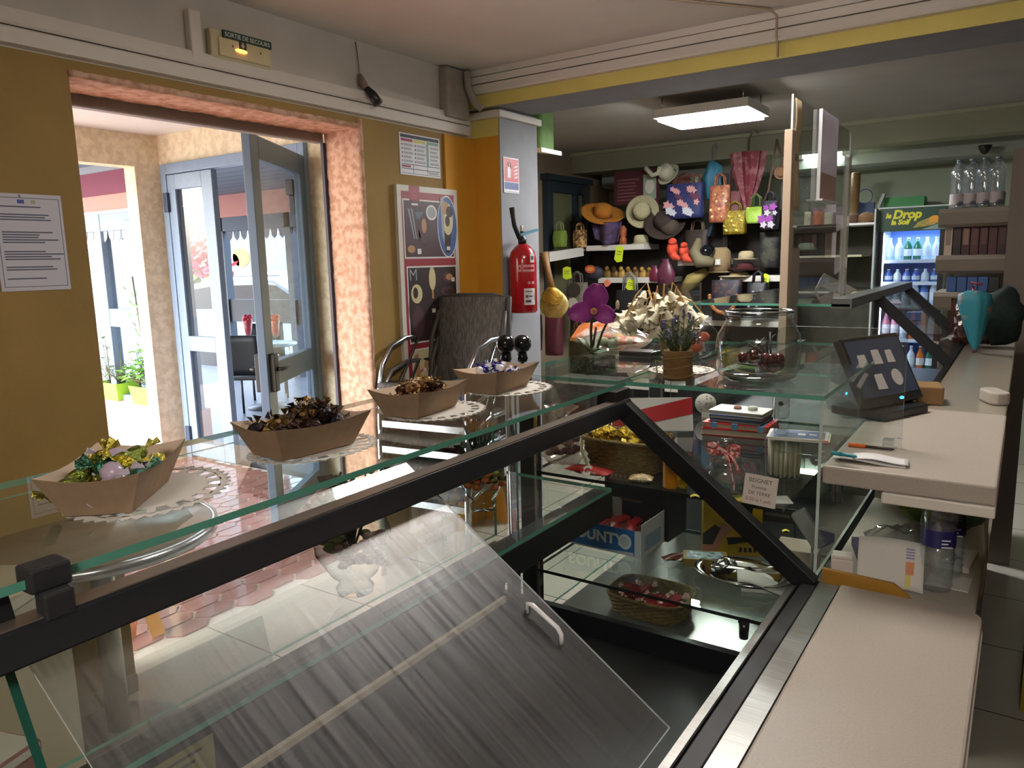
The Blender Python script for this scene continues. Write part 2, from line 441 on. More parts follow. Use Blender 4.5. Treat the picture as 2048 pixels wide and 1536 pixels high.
# ================================================================== GLAZED DOORS OF THE PORCH
pane = glass('#EFF5F7', 1.0)
def framebox(mb, x0, x1, z0, z1, y, d, mi=0):
    mb.box((x0, y-d/2, z0), (x1, y+d/2, z1), mi)
dr = bpy.data.objects.new('door_1', None); C.objects.link(dr); dr.location = ((DX0+DX1)/2, 3.62, 0)
tag(dr, 'blue grey metal frame and fixed glazed side light of the porch doorway', 'door', kind='structure')
f = MB()
framebox(f, DX0, DX0+.07, 0, DZ, 3.6, .08); framebox(f, DX1-.06, DX1, 0, DZ, 3.6, .08); framebox(f, DX0+.07, DX1-.06, DZ-.08, DZ, 3.6, .08)
f.build('frame', bluef, dr, bevel=.004)
lf = bpy.data.objects.new('side_leaf', None); C.objects.link(lf); lf.parent = dr
x0, x1 = DX0+.075, -5.09
f = MB()
framebox(f, x0, x0+.10, .02, DZ-.085, 3.59, .05); framebox(f, x1-.13, x1, .02, DZ-.085, 3.59, .05)
framebox(f, x0+.1, x1-.13, .02, .14, 3.59, .05); framebox(f, x0+.1, x1-.13, DZ-.20, DZ-.085, 3.59, .05); framebox(f, x0+.1, x1-.13, .90, 1.02, 3.59, .05)
f.build('leaf_frame', bluef, lf, bevel=.004)
f = MB(); f.box((x0+.10, 3.583, .14), (x1-.13, 3.589, .90)); f.build('glass_pane', pane, lf)
f = MB(); f.box((x0+.10, 3.583, 1.02), (x1-.13, 3.589, DZ-.2)); f.build('glass_pane', pane, lf)
for z in (.12, 2.0):
    f = MB(); f.box((x0-.035, 3.54, z), (x0+.02, 3.575, z+.15)); f.build('hinge', M('#26344A', .5), lf, bevel=.004)
# open leaf, swung into the porch
ang = math.atan2(2.72-3.55, -3.56+4.08)
T = RZ(ang, (-4.08, 3.55, 0)); WLF = .97
ol = bpy.data.objects.new('door_2', None); C.objects.link(ol); ol.location = (-4.08, 3.55, 0)
tag(ol, 'blue grey glazed door leaf standing open into the porch', 'door', kind='structure')
f = MB(T); f.box((0, -.025, .02), (.11, .025, 2.28)); f.box((WLF-.12, -.025, .02), (WLF, .025, 2.28))
f.box((.11, -.025, .02), (WLF-.12, .025, .15)); f.box((.11, -.025, 2.15), (WLF-.12, .025, 2.28)); f.box((.11, -.025, .86), (WLF-.12, .025, 1.0))
f.build('leaf_frame', M('#4C6076', .4), ol, bevel=.005)
f = MB(T); f.box((.11, -.004, .15), (WLF-.12, .004, .86)); f.build('glass_pane', pane, ol)
f = MB(T); f.box((.11, -.004, 1.0), (WLF-.12, .004, 2.15)); f.build('glass_pane', pane, ol)
f = MB(T); f.box((WLF-.09, -.06, .84), (WLF-.03, .06, 1.06)); f.tube([(WLF-.06, .06, .97), (WLF-.06, .09, .97), (WLF-.18, .095, .97)], .012); f.tube([(WLF-.06, -.06, .97), (WLF-.06, -.09, .97), (WLF-.18, -.095, .97)], .012)
f.build('handle', black_p, ol, bevel=.005)
f = MB(T); f.box((.03, -.08, 2.02), (.12, -.026, 2.12)); f.box((.05, -.07, 1.9), (.09, -.03, 2.02)); f.build('door_closer', M('#1E2838', .45), ol, bevel=.006)
# white board leaning on the porch wall beside the doorway
wb = MB()
wb.prism([(-3.16, 2.90), (-3.16, 2.94), (-3.05, 3.02), (-2.97, 2.98), (-2.97, 2.94), (-3.05, 2.975)], 0.002, 1.06, axis='z')
tag(wb.build('leaning_panel', M('#D9D8D2', .5, var=.05), bevel=.003), 'narrow off-white folded panel standing in the porch beside the orange doorway jamb', 'panel')

# ================================================================== VERANDA AND STREET
struct(MB().box((-16, 3.75, -.25), (-2.9, 7.4, -.02)).build('floor_veranda', M('#5E636C', .35, var=.05, scale=1.2)))
struct(MB().box((-12.5, 3.0, -.25), (-5.95, 3.75, -.02)).build('floor_side', M('#5E636C', .35, var=.05, scale=1.2)))
struct(MB().box((-60, -10, -.6), (30, 60, -.26)).build('road', M('#6A6C6E', .8, var=.06, scale=1)))
# plank ceiling of the veranda
cl = MB()
for i in range(14): cl.box((-12.5, 3.78+i*.25, 2.62), (-2.9, 3.78+i*.25+.235, 2.68))
struct(cl.build('ceiling_veranda', M('#77797E', .6, island=.12)))
struct(MB().box((-12.5, 1.2, 2.68), (-2.9, 7.6, 2.8)).build('roof_veranda', M('#55504E', .8)))
# window wall of the left veranda: pink parapet, blue frames, pink and plum bands
YW = 3.86
pk = MB(); pk.box((-9.6, YW-.12, -.02), (-5.98, YW+.12, .32)); struct(pk.build('wall_parapet', M('#DFA6A2', .7, var=.03, scale=4)))
bd = MB(); bd.box((-9.6, YW-.06, 2.10), (-5.98, YW+.1, 2.24), 0); bd.box((-9.6, YW-.08, 2.24), (-5.98, YW+.1, 2.44), 1); bd.box((-9.6, YW-.1, 2.44), (-5.98, YW+.12, 2.50), 2); bd.box((-9.6, YW-.07, 2.075), (-5.98, YW+.02, 2.10), 3)
struct(bd.build('wall_band', [M('#C4837A', .7), M('#6E3048', .7), M('#7D8590', .6), white_p]))
wn = bpy.data.objects.new('window_1', None); C.objects.link(wn); wn.location = (-7.2, YW, .32); tag(wn, 'blue framed veranda window above the pink parapet', 'window', kind='structure')
f = MB()
xs_ = [-9.5, -8.35, -7.25, -6.72, -6.0]
for x in xs_: f.box((x-.05, YW-.05, .32), (x+.05, YW+.05, 2.08))
for z0, z1 in ((.32, .38), (1.03, 1.20), (1.92, 2.08)): f.box((-9.5, YW-.045, z0), (-6.0, YW+.045, z1))
f.box((-6.75, YW-.07, 1.1), (-6.6, YW+.07, 2.0))
f.build('frame', bluef, wn, bevel=.004)
f = MB(); f.box((-9.45, YW-.004, .38), (-6.05, YW+.004, 1.92)); f.build('glass_pane', glass('#F4F8FA', .8), wn)
f = MB()
for i in range(28):
    x = -9.4+i*.12; f.prism([(x, 1.93), (x+.105, 1.93), (x+.09, 1.86), (x+.053, 1.82), (x+.015, 1.86)], YW-.02, YW-.012, axis='y')
f.build('lace_trim', M('#AFB6BD', .8), wn)
# planters with plants on the parapet
def leaf_mb(mb, base, n, h, spread, ls, seed, mi=0, stem=1):
    r = random.Random(seed)
    for k in range(n):
        a = r.uniform(0, 2*PI); el = r.uniform(.2, 1.0); L_ = h*r.uniform(.5, 1.0)
        tip = Vector(base)+Vector((math.cos(a)*spread*(1.2-el)*r.uniform(.4, 1), math.sin(a)*spread*(1.2-el)*r.uniform(.4, 1)*.6, L_*el))
        mb.tube([base, (Vector(base)+tip)/2+Vector((0, 0, .02)), tip], .0035, 4, stem)
        d = Vector((math.cos(a), math.sin(a), r.uniform(-.6, .5))).normalized(); sx = d.cross(Vector((0, 0, 1))).normalized(); w_ = ls*r.uniform(.6, 1.1)
        up = sx.cross(d)
        mb.add([tip, tip+d*w_*.5+sx*w_*.45+up*w_*.1, tip+d*w_*1.1-up*w_*.1, tip+d*w_*.5-sx*w_*.45+up*w_*.1], [(0, 1, 2), (0, 2, 3)], mi)
lime = M('#9CC934', .55); leafg = M('#6FA544', .6, island=.3); leafd = M('#54704A', .6, island=.3); stemg = M('#5C5A3A', .7)
def planter(x, w_, n, h, sp, ls, seed, gm, label):
    z0 = .32
    t = thing('potted_plant', label, 'plant', (x, YW, z0))
    b = MB(); b.add([(x+sx*w_*(.5 if z else .42), YW+sy*(.11 if z else .09), z0+(.17 if z else .002)) for z in (0, 1) for sx, sy in ((-1,-1),(1,-1),(1,1),(-1,1))], [(0,3,2,1),(0,1,5,4),(1,2,6,5),(2,3,7,6),(3,0,4,7)])
    b.box((x-w_*.48, YW-.105, z0+.14), (x+w_*.48, YW+.105, z0+.15), 1); b.build('planter', [lime, M('#3B2E24', .9)], t)
    p = MB()
    for k in range(3): leaf_mb(p, (x+(k-1)*w_*.25, YW-.02, z0+.15), n//3, h, sp, ls, seed+k)
    p.build('foliage', [gm, stemg], t, fixn=False)
planter(at(238, 795, Y=YW).x, .36, 60, .5, .22, .05, 3, leafd, 'young thin-leaved plant in a lime green planter on the pink parapet')
planter(at(300, 795, Y=YW).x+.05, .42, 150, .42, .34, .09, 9, leafg, 'bushy bright green plant overflowing its lime planter beside the porch pillar')
vn = MB(); bx = at(318, 700, Y=YW).x
rr = random.Random(4)
for k in range(5):
    x = bx+rr.uniform(-.1, .1); pts = [(x, YW-.06, .5), (x-.04, YW-.1, 1.0), (x+rr.uniform(-.1, .1), YW-.1, 1.5)]
    vn.tube(pts, .004, 4, 1)
    for j in range(12):
        q = Vector(pts[0]).lerp(Vector(pts[2]), j/12)+Vector((rr.uniform(-.12, .12), -.04, rr.uniform(-.03, .03)))
        vn.add([q, q+Vector((.03, -.01, .02)), q+Vector((.06, 0, -.01)), q+Vector((.03, .01, -.03))], [(0,1,2),(0,2,3)])
tag(vn.build('climbing_plant', [leafd, stemg], fixn=False), 'tall climbing plant with sparse dark leaves in front of the veranda window', 'plant')

# veranda open side towards the street: posts, black rail panel, lambrequin
YV = 7.2
for px0 in (455, 588):
    q = at(px0, 560, Y=YV); struct(MB().box((q.x-.06, YV-.06, -.02), (q.x+.06, YV+.06, 2.62)).build('pillar_veranda', M('#2E3A48', .5)))
struct(MB().box((-13, YV-.06, 2.10), (-2.9, YV+.06, 2.30)).build('beam_veranda', M('#3E4C60', .6)))
struct(MB().box((-13, YV-.08, 2.30), (-2.9, YV+.08, 2.62)).build('beam_pink', M('#C98B82', .7)))
lm = MB()
for i in range(60):
    x = -12.9+i*.17; lm.prism([(x, 2.1), (x+.16, 2.1), (x+.13, 2.0), (x+.08, 1.96), (x+.03, 2.0)], YV-.02, YV-.01, axis='y')
tag(lm.build('lambrequin', M('#6F7682', .8)), 'scalloped grey valance hanging from the veranda edge', 'valance')
rl = at(456, 598, Y=YV); rr_ = at(640, 598, Y=YV)
tag(MB().box((rl.x-.1, YV-.03, .75), (rr_.x+.6, YV+.03, rl.z)).build('rail_panel', M('#23262D', .6)), 'dark screen panel along the street edge of the veranda', 'panel')
# table with two iced drinks and black chairs
tq = Vector((-7.05, 5.45, -.02))
t = thing('bistro_table', 'small pale topped table standing in the veranda under two fruit drinks', 'table', tq)
b = MB(); b.lathe([(.0, .70), (.34, .70), (.35, .715), (.34, .73), (0, .73)], tq, 32); b.build('tabletop', M('#BFD8D2', .25), t)
b = MB(); b.tube([tq+Vector((0, 0, .02)), tq+Vector((0, 0, .7))], .03); b.build('pedestal', M('#20242B', .5), t)
b = MB(); b.lathe([(.24, 0), (.24, .012), (.04, .035), (0, .035)], tq, 24); b.build('base', M('#20242B', .5), t)
def drink(x, y, col, lab):
    o = Vector((x, y, .712)); t = thing('dessert_glass', lab, 'drink', o)
    b = MB(); b.lathe([(.045, 0), (.045, .006), (.008, .02), (.008, .06), (.03, .09), (.042, .15), (.055, .26)], o, 20, cap=False); b.build('glass_body', glass('#F2F6F6', 1.2, edge='#9FB0B0'), t)
    b = MB(); b.lathe([(0, .085), (.028, .092), (.040, .15), (.05, .25), (0, .25)], o, 16)
    for k in range(9):
        a = k*.7; b.ball(o+Vector((.03*math.cos(a), .03*math.sin(a), .27+.03*math.sin(k*2.1))), .03, 8)
    b.build('fruit_ice', M(col, .5, var=.15, scale=30), t)
drink(-7.2, 5.35, '#A81F35', 'tall stemmed glass heaped with dark red fruit on the veranda table')
drink(-6.86, 5.45, '#E0481F', 'tall stemmed glass heaped with orange fruit on the veranda table')
def blackchair(x, y, rz, lab):
    t = thing('veranda_chair', lab, 'chair', (x, y, -.02), rz, 'black chairs in the veranda')
    k = M('#15171C', .5); T = RZ(rz, (x, y, -.02))
    MB(T).box((-.21, -.2, .42), (.21, .22, .46)).build('seat', k, t, bevel=.01)
    b = MB(T); b.sheet(lambda u, v: ((u-.5)*.42, -.2-.06*v+.03*math.cos((u-.5)*3), .47+.42*v), 8, 6, .025); b.build('backrest', k, t)
    for sx in (-1, 1):
        for sy in (-1, 1):
            b = MB(T); b.tube([(sx*.19, sy*.18, 0), (sx*.19, sy*.18, .43)], .013, 8); b.build('leg', k, t)
        b = MB(T); b.tube([(sx*.24, .18, .43), (sx*.25, .16, .64), (sx*.25, -.18, .66)], .012, 8); b.build('armrest', chrome, t)
    return t
blackchair(-6.75, 5.0, 0.5, 'black chair with its back to the porch, nearest the open door leaf')
blackchair(-6.35, 5.75, 2.2, 'black chair drawn up behind the veranda table, beyond the open leaf')
blackchair(-7.6, 5.9, -2.2, 'black chair on the far side of the veranda table, towards the street')

# street: car, hoardings, shrub, building
def car():
    o = Vector((-10.8, 9.05, -.25)); rz = math.radians(20)
    t = thing('car', 'light silver hatchback parked in the street beyond the glazed side leaf', 'car', o, rz); T = RZ(rz, o)
    prof = [(-2.0, .35), (-2.05, .75), (-1.95, 1.0), (-1.55, 1.52), (-1.2, 1.62), (.1, 1.62), (.9, 1.12), (1.85, .98), (2.02, .75), (2.0, .35), (1.6, .28), (-1.6, .28)]
    b = MB(T); b.prism(prof, -.82, .82, axis='y'); b.build('body', M('#93A4B8', .25, metal=.2, coat=.5), t, bevel=.07, seg=3)
    for sy in (-1, 1):
        for poly in ([(-1.72, 1.12), (-1.42, 1.46), (-1.12, 1.5), (-1.12, 1.12)], [(-1.02, 1.12), (-1.02, 1.51), (-.1, 1.52), (-.1, 1.12)], [(0, 1.12), (0, 1.52), (.15, 1.5), (.72, 1.12)]):
            b = MB(T); b.prism(poly, sy*.822-.006, sy*.822+.006, axis='y'); b.build('side_window', M('#2B3440', .1), t)
        for x in (-1.3, 1.25):
            b = MB(T @ Matrix.Translation((x, sy*.74, .32)) @ Matrix.Rotation(PI/2, 4, 'X')); b.lathe([(.14, -.09), (.30, -.09), (.32, -.06), (.32, .06), (.30, .09), (.14, .09)], (0, 0, 0), 28); b.lathe([(0, -.07), (.2, -.08), (.2, .08), (0, .07)], (0, 0, 0), 18, 1)
            b.build('wheel', [M('#1B1C1F', .8), M('#8F959B', .4, metal=.7)], t)
        b = MB(T); b.box((-2.06, sy*.66-.12, .82), (-1.93, sy*.66+.12, 1.02)); b.build('tail_light', M('#A02424', .3), t, bevel=.01)
        b = MB(T); b.bar((-1.1, sy*.6, 1.66), (.1, sy*.6, 1.66), .03, .03); b.build('roof_rail', M('#6F7780', .4), t)
car()
def hoarding(px0, py0, px1, py1, Y, txts, lab, col='#F3F5F3'):
    a = at(px0, py0, Y=Y); b_ = at(px1, py1, Y=Y); z0, z1 = min(a.z, b_.z), max(a.z, b_.z)
    mb = MB(); mb.box((a.x, Y, z0), (b_.x, Y+.05, z1), 0)
    mb.T = frame((a.x, Y-.004, z0), (1, 0, 0), (0, 0, 1))
    for (s_, h, x, y, m) in txts: mb.text(s_, h, x, y, 0, m, bold=.01)
    for sx in (a.x+.05, b_.x-.05): mb.T = None; mb.box((sx-.03, Y, -.26), (sx+.03, Y+.04, z0))
    return mb, a, b_, z0, z1
gtx = M('#2F8F7C', .6); dgr = M('#3F4A48', .7)
mb, a, b_, z0, z1 = hoarding(432, 545, 600, 600, 12.0, [('ilenim', .42, .9, .05, 1)], '')
mb.T = None; mb.box((a.x, 11.995, z0-.02), (b_.x, 12.0, z0+.03), 1)
tag(mb.build('hoarding', [white_p, gtx]), 'long white roadside hoarding with green lettering below the dark screen edge', 'sign')
mb, a, b_, z0, z1 = hoarding(596, 520, 660, 590, 12.6, [('inan', .55, .3, .25, 1)], '')
tag(mb.build('hoarding', [white_p, dgr]), 'white roadside hoarding with grey letters seen through the open leaf', 'sign')
a = at(455, 490, Y=16); b_ = at(505, 548, Y=16)
mb = MB(); mb.box((a.x, 16, -.26), (b_.x, 16.1, a.z), 0); mb.T = frame(((a.x+b_.x)/2, 15.98, (a.z+b_.z)/2), (1, 0, 0), (0, 0, 1)); mb.oval(0, 0, .9, .65, 0, 1); mb.oval(.1, .05, .45, .3, .01, 2, a0=.4); mb.oval(-.3, -.1, .3, .3, .01, 3)
tag(mb.build('billboard', [M('#2E7A34', .6), dgr, M('#A85A1E', .6), white_p]), 'green billboard with a dark oval emblem across the street', 'sign')
sb = MB(); q = at(395, 540, Y=10.5); r = random.Random(2)
for k in range(420):
    d = Vector((r.gauss(0, 1), r.gauss(0, 1), r.gauss(0, 1))).normalized()*r.uniform(.5, 1.0)
    p = Vector((q.x+d.x*.75, 10.5+d.y*.7, q.z+.05+d.z*.75)); e = Vector((r.uniform(-1,1), r.uniform(-1,1), r.uniform(-1,1))).normalized()*.12; g_ = e.orthogonal().normalized()*.08
    sb.add([p, p+e+g_, p+e*2, p+e-g_], [(0,1,2,3)], 0 if d.z > -.25 else 1)
sb.tube([(q.x, 10.5, -.26), (q.x, 10.5, q.z)], .06, 8, 2)
tag(sb.build('flowering_shrub', [M('#A32A36', .7, island=.3), M('#5E6B3C', .7, island=.3), stemg], fixn=False), 'shrub covered in red flowers beyond the parked car', 'shrub')
a = at(345, 480, Y=20); 
tag(MB().box((a.x-5, 20, -.26), (a.x+3.2, 24, a.z+.2)).build('house', M('#8E928F', .8)), 'pale flat-fronted building across the street behind the red shrub', 'building')
a = at(585, 520, Y=24)
hb = MB(); hb.box((a.x, 24, -.26), (a.x+7, 28, a.z-.5)); hb.prism([(a.x-.3, a.z-.5), (a.x+7.3, a.z-.5), (a.x+3.5, a.z+.5)], 23.8, 28.2, 1, axis='y')
tag(hb.build('house', [M('#D5D5CF', .8), M('#A9AFB5', .7)]), 'low house with a grey pitched roof beyond the roadside hoardings', 'building')

# daylight
w = bpy.data.worlds.new('world'); bpy.context.scene.world = w; w.use_nodes = True
nt = w.node_tree; N, L = nt.nodes, nt.links
for n in list(N): N.remove(n)
sky = N.new('ShaderNodeTexSky'); sky.sky_type = 'NISHITA'; sky.sun_disc = False; sky.sun_elevation = math.radians(50); sky.sun_rotation = math.radians(200); sky.air_density = 1; sky.dust_density = 4
mixw = N.new('ShaderNodeMix'); mixw.data_type = 'RGBA'; mixw.inputs[0].default_value = .55; mixw.inputs[7].default_value = (.75, .82, .9, 1)
bg = N.new('ShaderNodeBackground'); bg.inputs[1].default_value = 2.8; wo = N.new('ShaderNodeOutputWorld')
L.new(sky.outputs[0], mixw.inputs[6]); L.new(mixw.outputs[2], bg.inputs[0]); L.new(bg.outputs[0], wo.inputs[0])
sl = bpy.data.lights.new('sun', 'SUN'); sl.energy = 1.0; sl.angle = .02; so = bpy.data.objects.new('sun', sl); C.objects.link(so); so.rotation_euler = (math.radians(38), math.radians(12), math.radians(200))
# ---- lamps of the room, one of them an added fill
def panel_lamp(x0, x1, y0, y1, zc, drop, strength, col, label, name='ceiling_lamp', h=.04, opal=False):
    t = thing(name, label, 'lamp', ((x0+x1)/2, (y0+y1)/2, zc-drop-h)); z = zc-drop; e = .022
    if opal:
        b = MB(); b.box(((x0+x1)/2-.03, (y0+y1)/2-.03, z+.004), ((x0+x1)/2+.03, (y0+y1)/2+.03, zc)); b.build('housing', white_p, t)
        b = MB(); b.box((x0, y0, z-h), (x1, y1, z+.003)); b.build('diffuser', emit(col, strength), t, bevel=.008)
        return t
    b = MB(); b.box((x0, y0, z-.004), (x1, y1, z))
    for (p, q) in (((x0, y0), (x1, y0+e)), ((x0, y1-e), (x1, y1)), ((x0, y0+e), (x0+e, y1-e)), ((x1-e, y0+e), (x1, y1-e))): b.box((p[0], p[1], z-h), (q[0], q[1], z-.004))
    b.build('housing', white_p, t)
    for x in (x0+.04, x1-.04):
        for y in (y0+.04, y1-.04):
            b = MB(); b.tube([(x, y, z), (x, y, zc)], .004, 6); b.build('bracket', chrome, t)
    b = MB(); b.box((x0+e, y0+e, z-h-.018), (x1-e, y1-e, z-h+.012)); b.build('diffuser', emit(col, strength), t)
    return t
panel_lamp(-.86, -.60, 1.75, 2.40, ZC, .09, 19, '#FFF6EE', 'opal white ceiling lamp above the serving counter', opal=True)
panel_lamp(-.05, .55, -1.3, -.7, ZC, .09, 15, '#FFF6EE', 'opal white fill lamp added out of view above the staff side of the room', opal=True)  # added unseen lamp, placed to brighten the cubby and counter fronts
panel_lamp(-1.93, -1.36, 4.42, 4.84, 2.50, .07, 55, '#FFFFFF', 'bright rectangular ceiling lamp in the back shop', h=.05)
# ================================================================== SERVING COUNTER
gl_top = glass('#F9FCFA', 1.1, haze=.015); gl_v = glass('#FAFDFB', .9, haze=.008); g_edge = M('#5FA893', .15, spec=.8)
g_edge_l = M('#9CC4B8', .15)
blk = M('#1B1D22', .38); blk2 = M('#0F1013', .5); topm = M('#B3AA9F', .42, var=.05, scale=250)
def glass_sheet(x0, x1, y0, y1, z0, z1, name, parent, m=None, em=None):
    b = MB(); b.box((x0, y0, z0), (x1, y1, z1)); d = (x1-x0, y1-y0, z1-z0); k = d.index(min(d))
    # the two large faces are clear, the four rims carry the green of the glass edge
    ax = [2, 2, 1, 0, 1, 0]
    for i in range(6): b.mi[i] = 0 if ax[i] == k else 1
    return b.build(name, [m or gl_top, em or g_edge], parent)
ZT = 1.276          # top of the upper glass
# ---- refrigerated display case, nearest the camera
YN, YE = .26, 1.505
case = thing('display_case', 'long empty black framed glass serving case with a stainless and beige service ledge', 'display case', (-.6, .9, 0))
b = MB(); b.box((-1.09, YN, 0), (-.33, YE, .66)); b.box((-1.09, YN, .66), (-1.06, YE, .84)); b.box((-.80, YN, .968), (-.752, YE, 1.024)); b.box((-1.06, YE-.02, .66), (-.335, YE, .715)); b.box((-1.06, YN, .66), (-.335, YN+.02, .88))
b.build('body', blk, case)
b = MB(); b.box((-1.06, YN+.02, .66), (-.335, YE-.02, .664)); b.build('well_floor', M('#1E2023', .4, var=.1, scale=20), case)
b = MB(); b.box((-.752, YN, .938), (-.744, 1.06, .948)); b.build('light_strip', M('#D8C9AA', .5), case)
b = MB(); b.box((-.30, -.3, 0), (-.06, 1.53, .866)); b.build('cabinet', M('#7F786E', .6), case)
def rounded(x0, x1, y0, y1, r, corners, n=6):
    pts = []
    for (cx, cy, a0, key) in ((x1-r, y1-r, 0, 'ne'), (x0+r, y1-r, PI/2, 'nw'), (x0+r, y0+r, PI, 'sw'), (x1-r, y0+r, 1.5*PI, 'se')):
        if key in corners: pts += [(cx+r*math.cos(a0+PI/2*k/n), cy+r*math.sin(a0+PI/2*k/n)) for k in range(n+1)]
        else: pts.append({'ne': (x1, y1), 'nw': (x0, y1), 'sw': (x0, y0), 'se': (x1, y0)}[key])
    return pts
b = MB(); b.prism(rounded(-.264, -.022, -.3, 1.537, .03, ('ne',)), .872, .90); b.build('ledge', [topm], case, bevel=.005)
b = MB(); b.prism(rounded(-.268, -.020, -.3, 1.541, .03, ('ne',)), .862, .872); b.build('ledge_edge', M('#E4DDD2', .35), case)
b = MB(); b.box((-.301, -.3, .86), (-.2645, 1.525, .9005)); b.build('steel_strip', steel, case)
b = MB(); b.box((-.331, -.3, .86), (-.301, 1.525, .903)); b.box((-.338, -.3, .86), (-.334, 1.50, .901)); b.build('lower_rail', blk2, case, bevel=.002)
b = MB(); b.box((-.352, -.3, .855), (-.338, 1.49, .897)); b.build('steel_rim', steel, case)
b = MB(); b.box((-.742, YN-.02, 1.203), (-.714, 1.525, 1.241)); b.box((-.748, YN-.02, 1.197), (-.742, 1.525, 1.222)); b.build('upper_rail', M('#24262D', .3, spec=.6), case, bevel=.003)
b = MB(); b.box((-.740, YN-.02, 1.2412), (-.716, 1.520, 1.2428)); b.build('rail_cap', M('#A89C92', .32, metal=.85), case)
b = MB(); b.bar((-.738, 1.512, 1.228), (-.315, 1.512, .893), .03, .042, up=(.34, 0, .435)); b.build('slanted_bar', blk2, case, bevel=.003)
b = MB(); b.bar((-.76, YN, 1.262), (-.735, YN, 1.205), .03, .03); b.build('slanted_bar', blk2, case)
b = MB(); b.prism([(-.73, 1.22), (-.33, .90), (-.336, .716), (-1.06, .716), (-1.06, 1.0), (-.75, 1.0), (-.75, 1.22)], 1.506, 1.512, axis='y'); b.build('end_glass', gl_v, case)
b = MB(); b.prism([(-1.08, 1.262), (-.775, 1.262), (-.60, .912), (-1.08, .912)], YN+.002, YN+.010, axis='y')
b.mi = [0, 0, 1, 1, 1, 1]; b.build('end_glass', [gl_v, M('#1E5548', .15)], case)
glass_sheet(-1.085, -1.077, YN, 1.50, .86, 1.262, 'front_glass', case, gl_v)
glass_sheet(-1.10, -.750, YN+.01, 1.497, 1.027, 1.035, 'lower_glass_shelf', case)
# scratched acrylic flap leaning on the slope
hz, nt, out = _new('scratched_acrylic'); N, L = nt.nodes, nt.links
tr = N.new('ShaderNodeBsdfTransparent'); tr.inputs[0].default_value = (.93, .94, .95, 1); g1 = N.new('ShaderNodeBsdfGlossy'); g1.inputs['Roughness'].default_value = .015
g2 = N.new('ShaderNodeBsdfGlossy'); g2.inputs['Roughness'].default_value = .42; g2.inputs['Color'].default_value = (.9, .92, .95, 1)
lw = N.new('ShaderNodeLayerWeight'); lw.inputs[0].default_value = .5; p5 = N.new('ShaderNodeMath'); p5.operation = 'POWER'; p5.inputs[1].default_value = 4
ma = N.new('ShaderNodeMath'); ma.operation = 'MULTIPLY_ADD'; ma.inputs[1].default_value = .8; ma.inputs[2].default_value = .028
L.new(lw.outputs['Facing'], p5.inputs[0]); L.new(p5.outputs[0], ma.inputs[0])
mx = N.new('ShaderNodeMixShader'); L.new(ma.outputs[0], mx.inputs[0]); L.new(tr.outputs[0], mx.inputs[1]); L.new(g1.outputs[0], mx.inputs[2])
tc = N.new('ShaderNodeTexCoord'); mp = N.new('ShaderNodeMapping'); mp.inputs['Scale'].default_value = (2, 90, 2); mp.inputs['Rotation'].default_value = (0, 0, .5)
ns = N.new('ShaderNodeTexNoise'); ns.inputs['Scale'].default_value = 3; ns.inputs['Detail'].default_value = 5
cr = N.new('ShaderNodeMapRange'); cr.inputs[1].default_value = .3; cr.inputs[2].default_value = .75; cr.inputs[3].default_value = .03; cr.inputs[4].default_value = .13
L.new(tc.outputs['Object'], mp.inputs[0]); L.new(mp.outputs[0], ns.inputs['Vector']); L.new(ns.outputs['Fac'], cr.inputs[0])
m2 = N.new('ShaderNodeMixShader'); L.new(cr.outputs[0], m2.inputs[0]); L.new(mx.outputs[0], m2.inputs[1]); L.new(g2.outputs[0], m2.inputs[2]); L.new(m2.outputs[0], out.inputs[0])
b = MB(); sl = -.678
b.prism([(-.80, 1.2+sl*(-.80+.745)), (-.352, 1.2+sl*(-.352+.745)), (-.3495, 1.2+sl*(-.3495+.745)+.003), (-.7975, 1.2+sl*(-.7975+.745)+.003)], YN+.02, .868, axis='y')
b.mi = [1, 1, 0, 1, 0, 1]; b.build('acrylic_flap', [hz, M('#D5DADB', .1, spec=.8)], case)
b = MB()
def onflap(x, y, o=.004): return Vector((x, y, 1.2+sl*(x+.745)+o))
b.tube([onflap(-.545, .828, 0), onflap(-.545, .828, .014), onflap(-.538, .828, .018), onflap(-.500, .832, .018), onflap(-.494, .832, .014), onflap(-.494, .832, 0)], .0035, 8)
b.build('flap_handle', M('#EFEFEF', .2), case)
b = MB(); b.box((-.752, YN+.025, 1.262), (-.722, YN+.062, 1.286)); b.box((-.7315, YN+.03, 1.236), (-.7125, YN+.058, 1.263)); b.build('shelf_clamp', M('#2A2B2E', .5), case, bevel=.003)
b = MB(); b.box((-.752, 1.075, .935), (-.742, 1.105, .985)); b.build('clip', blk2, case)
b = MB(); b.T = frame((-.7515, .36, .955), (0, 1, 0), (0, 0, 1)); b.rect(0, 0, .105, .06, .0006, 0)
for k in range(5): b.rect(.01, .048-k*.01, .09-.01*(k % 3), .052-k*.01, .0012, 1)
b.build('warning_sticker', [M('#8C8A4A', .6), M('#45452E', .6)], case)
b = MB(); b.prism([(.0, 0), (.03, .0), (.012, .075), (.009, .075), (.025, .003), (0, .003)], .40, .565, axis='y'); 
for i, p in enumerate(b.v): b.v[i] = Vector((p.x-.79, p.y, p.z+1.036))
b.build('ticket_holder', glass('#F3F6F6', 1.6, edge='#C9D0D0', haze=.05), case)

# ---- upper glass shelf over the case
us = thing('glass_shelf', 'long green edged glass shelf carrying the four candy trays', 'shelf', (-.92, 1.2, ZT-.009))
glass_sheet(-1.11, -.732, .24, 1.533, ZT-.009, ZT, 'glass_plate', us)
glass_sheet(-1.07, -.752, 1.537, 2.42, ZT-.009, ZT, 'glass_plate', us)
b = MB(); b.cbox((-.742, 1.49, ZT-.03), (.05, .07, .04)); b.build('bracket', blk2, us, bevel=.003)
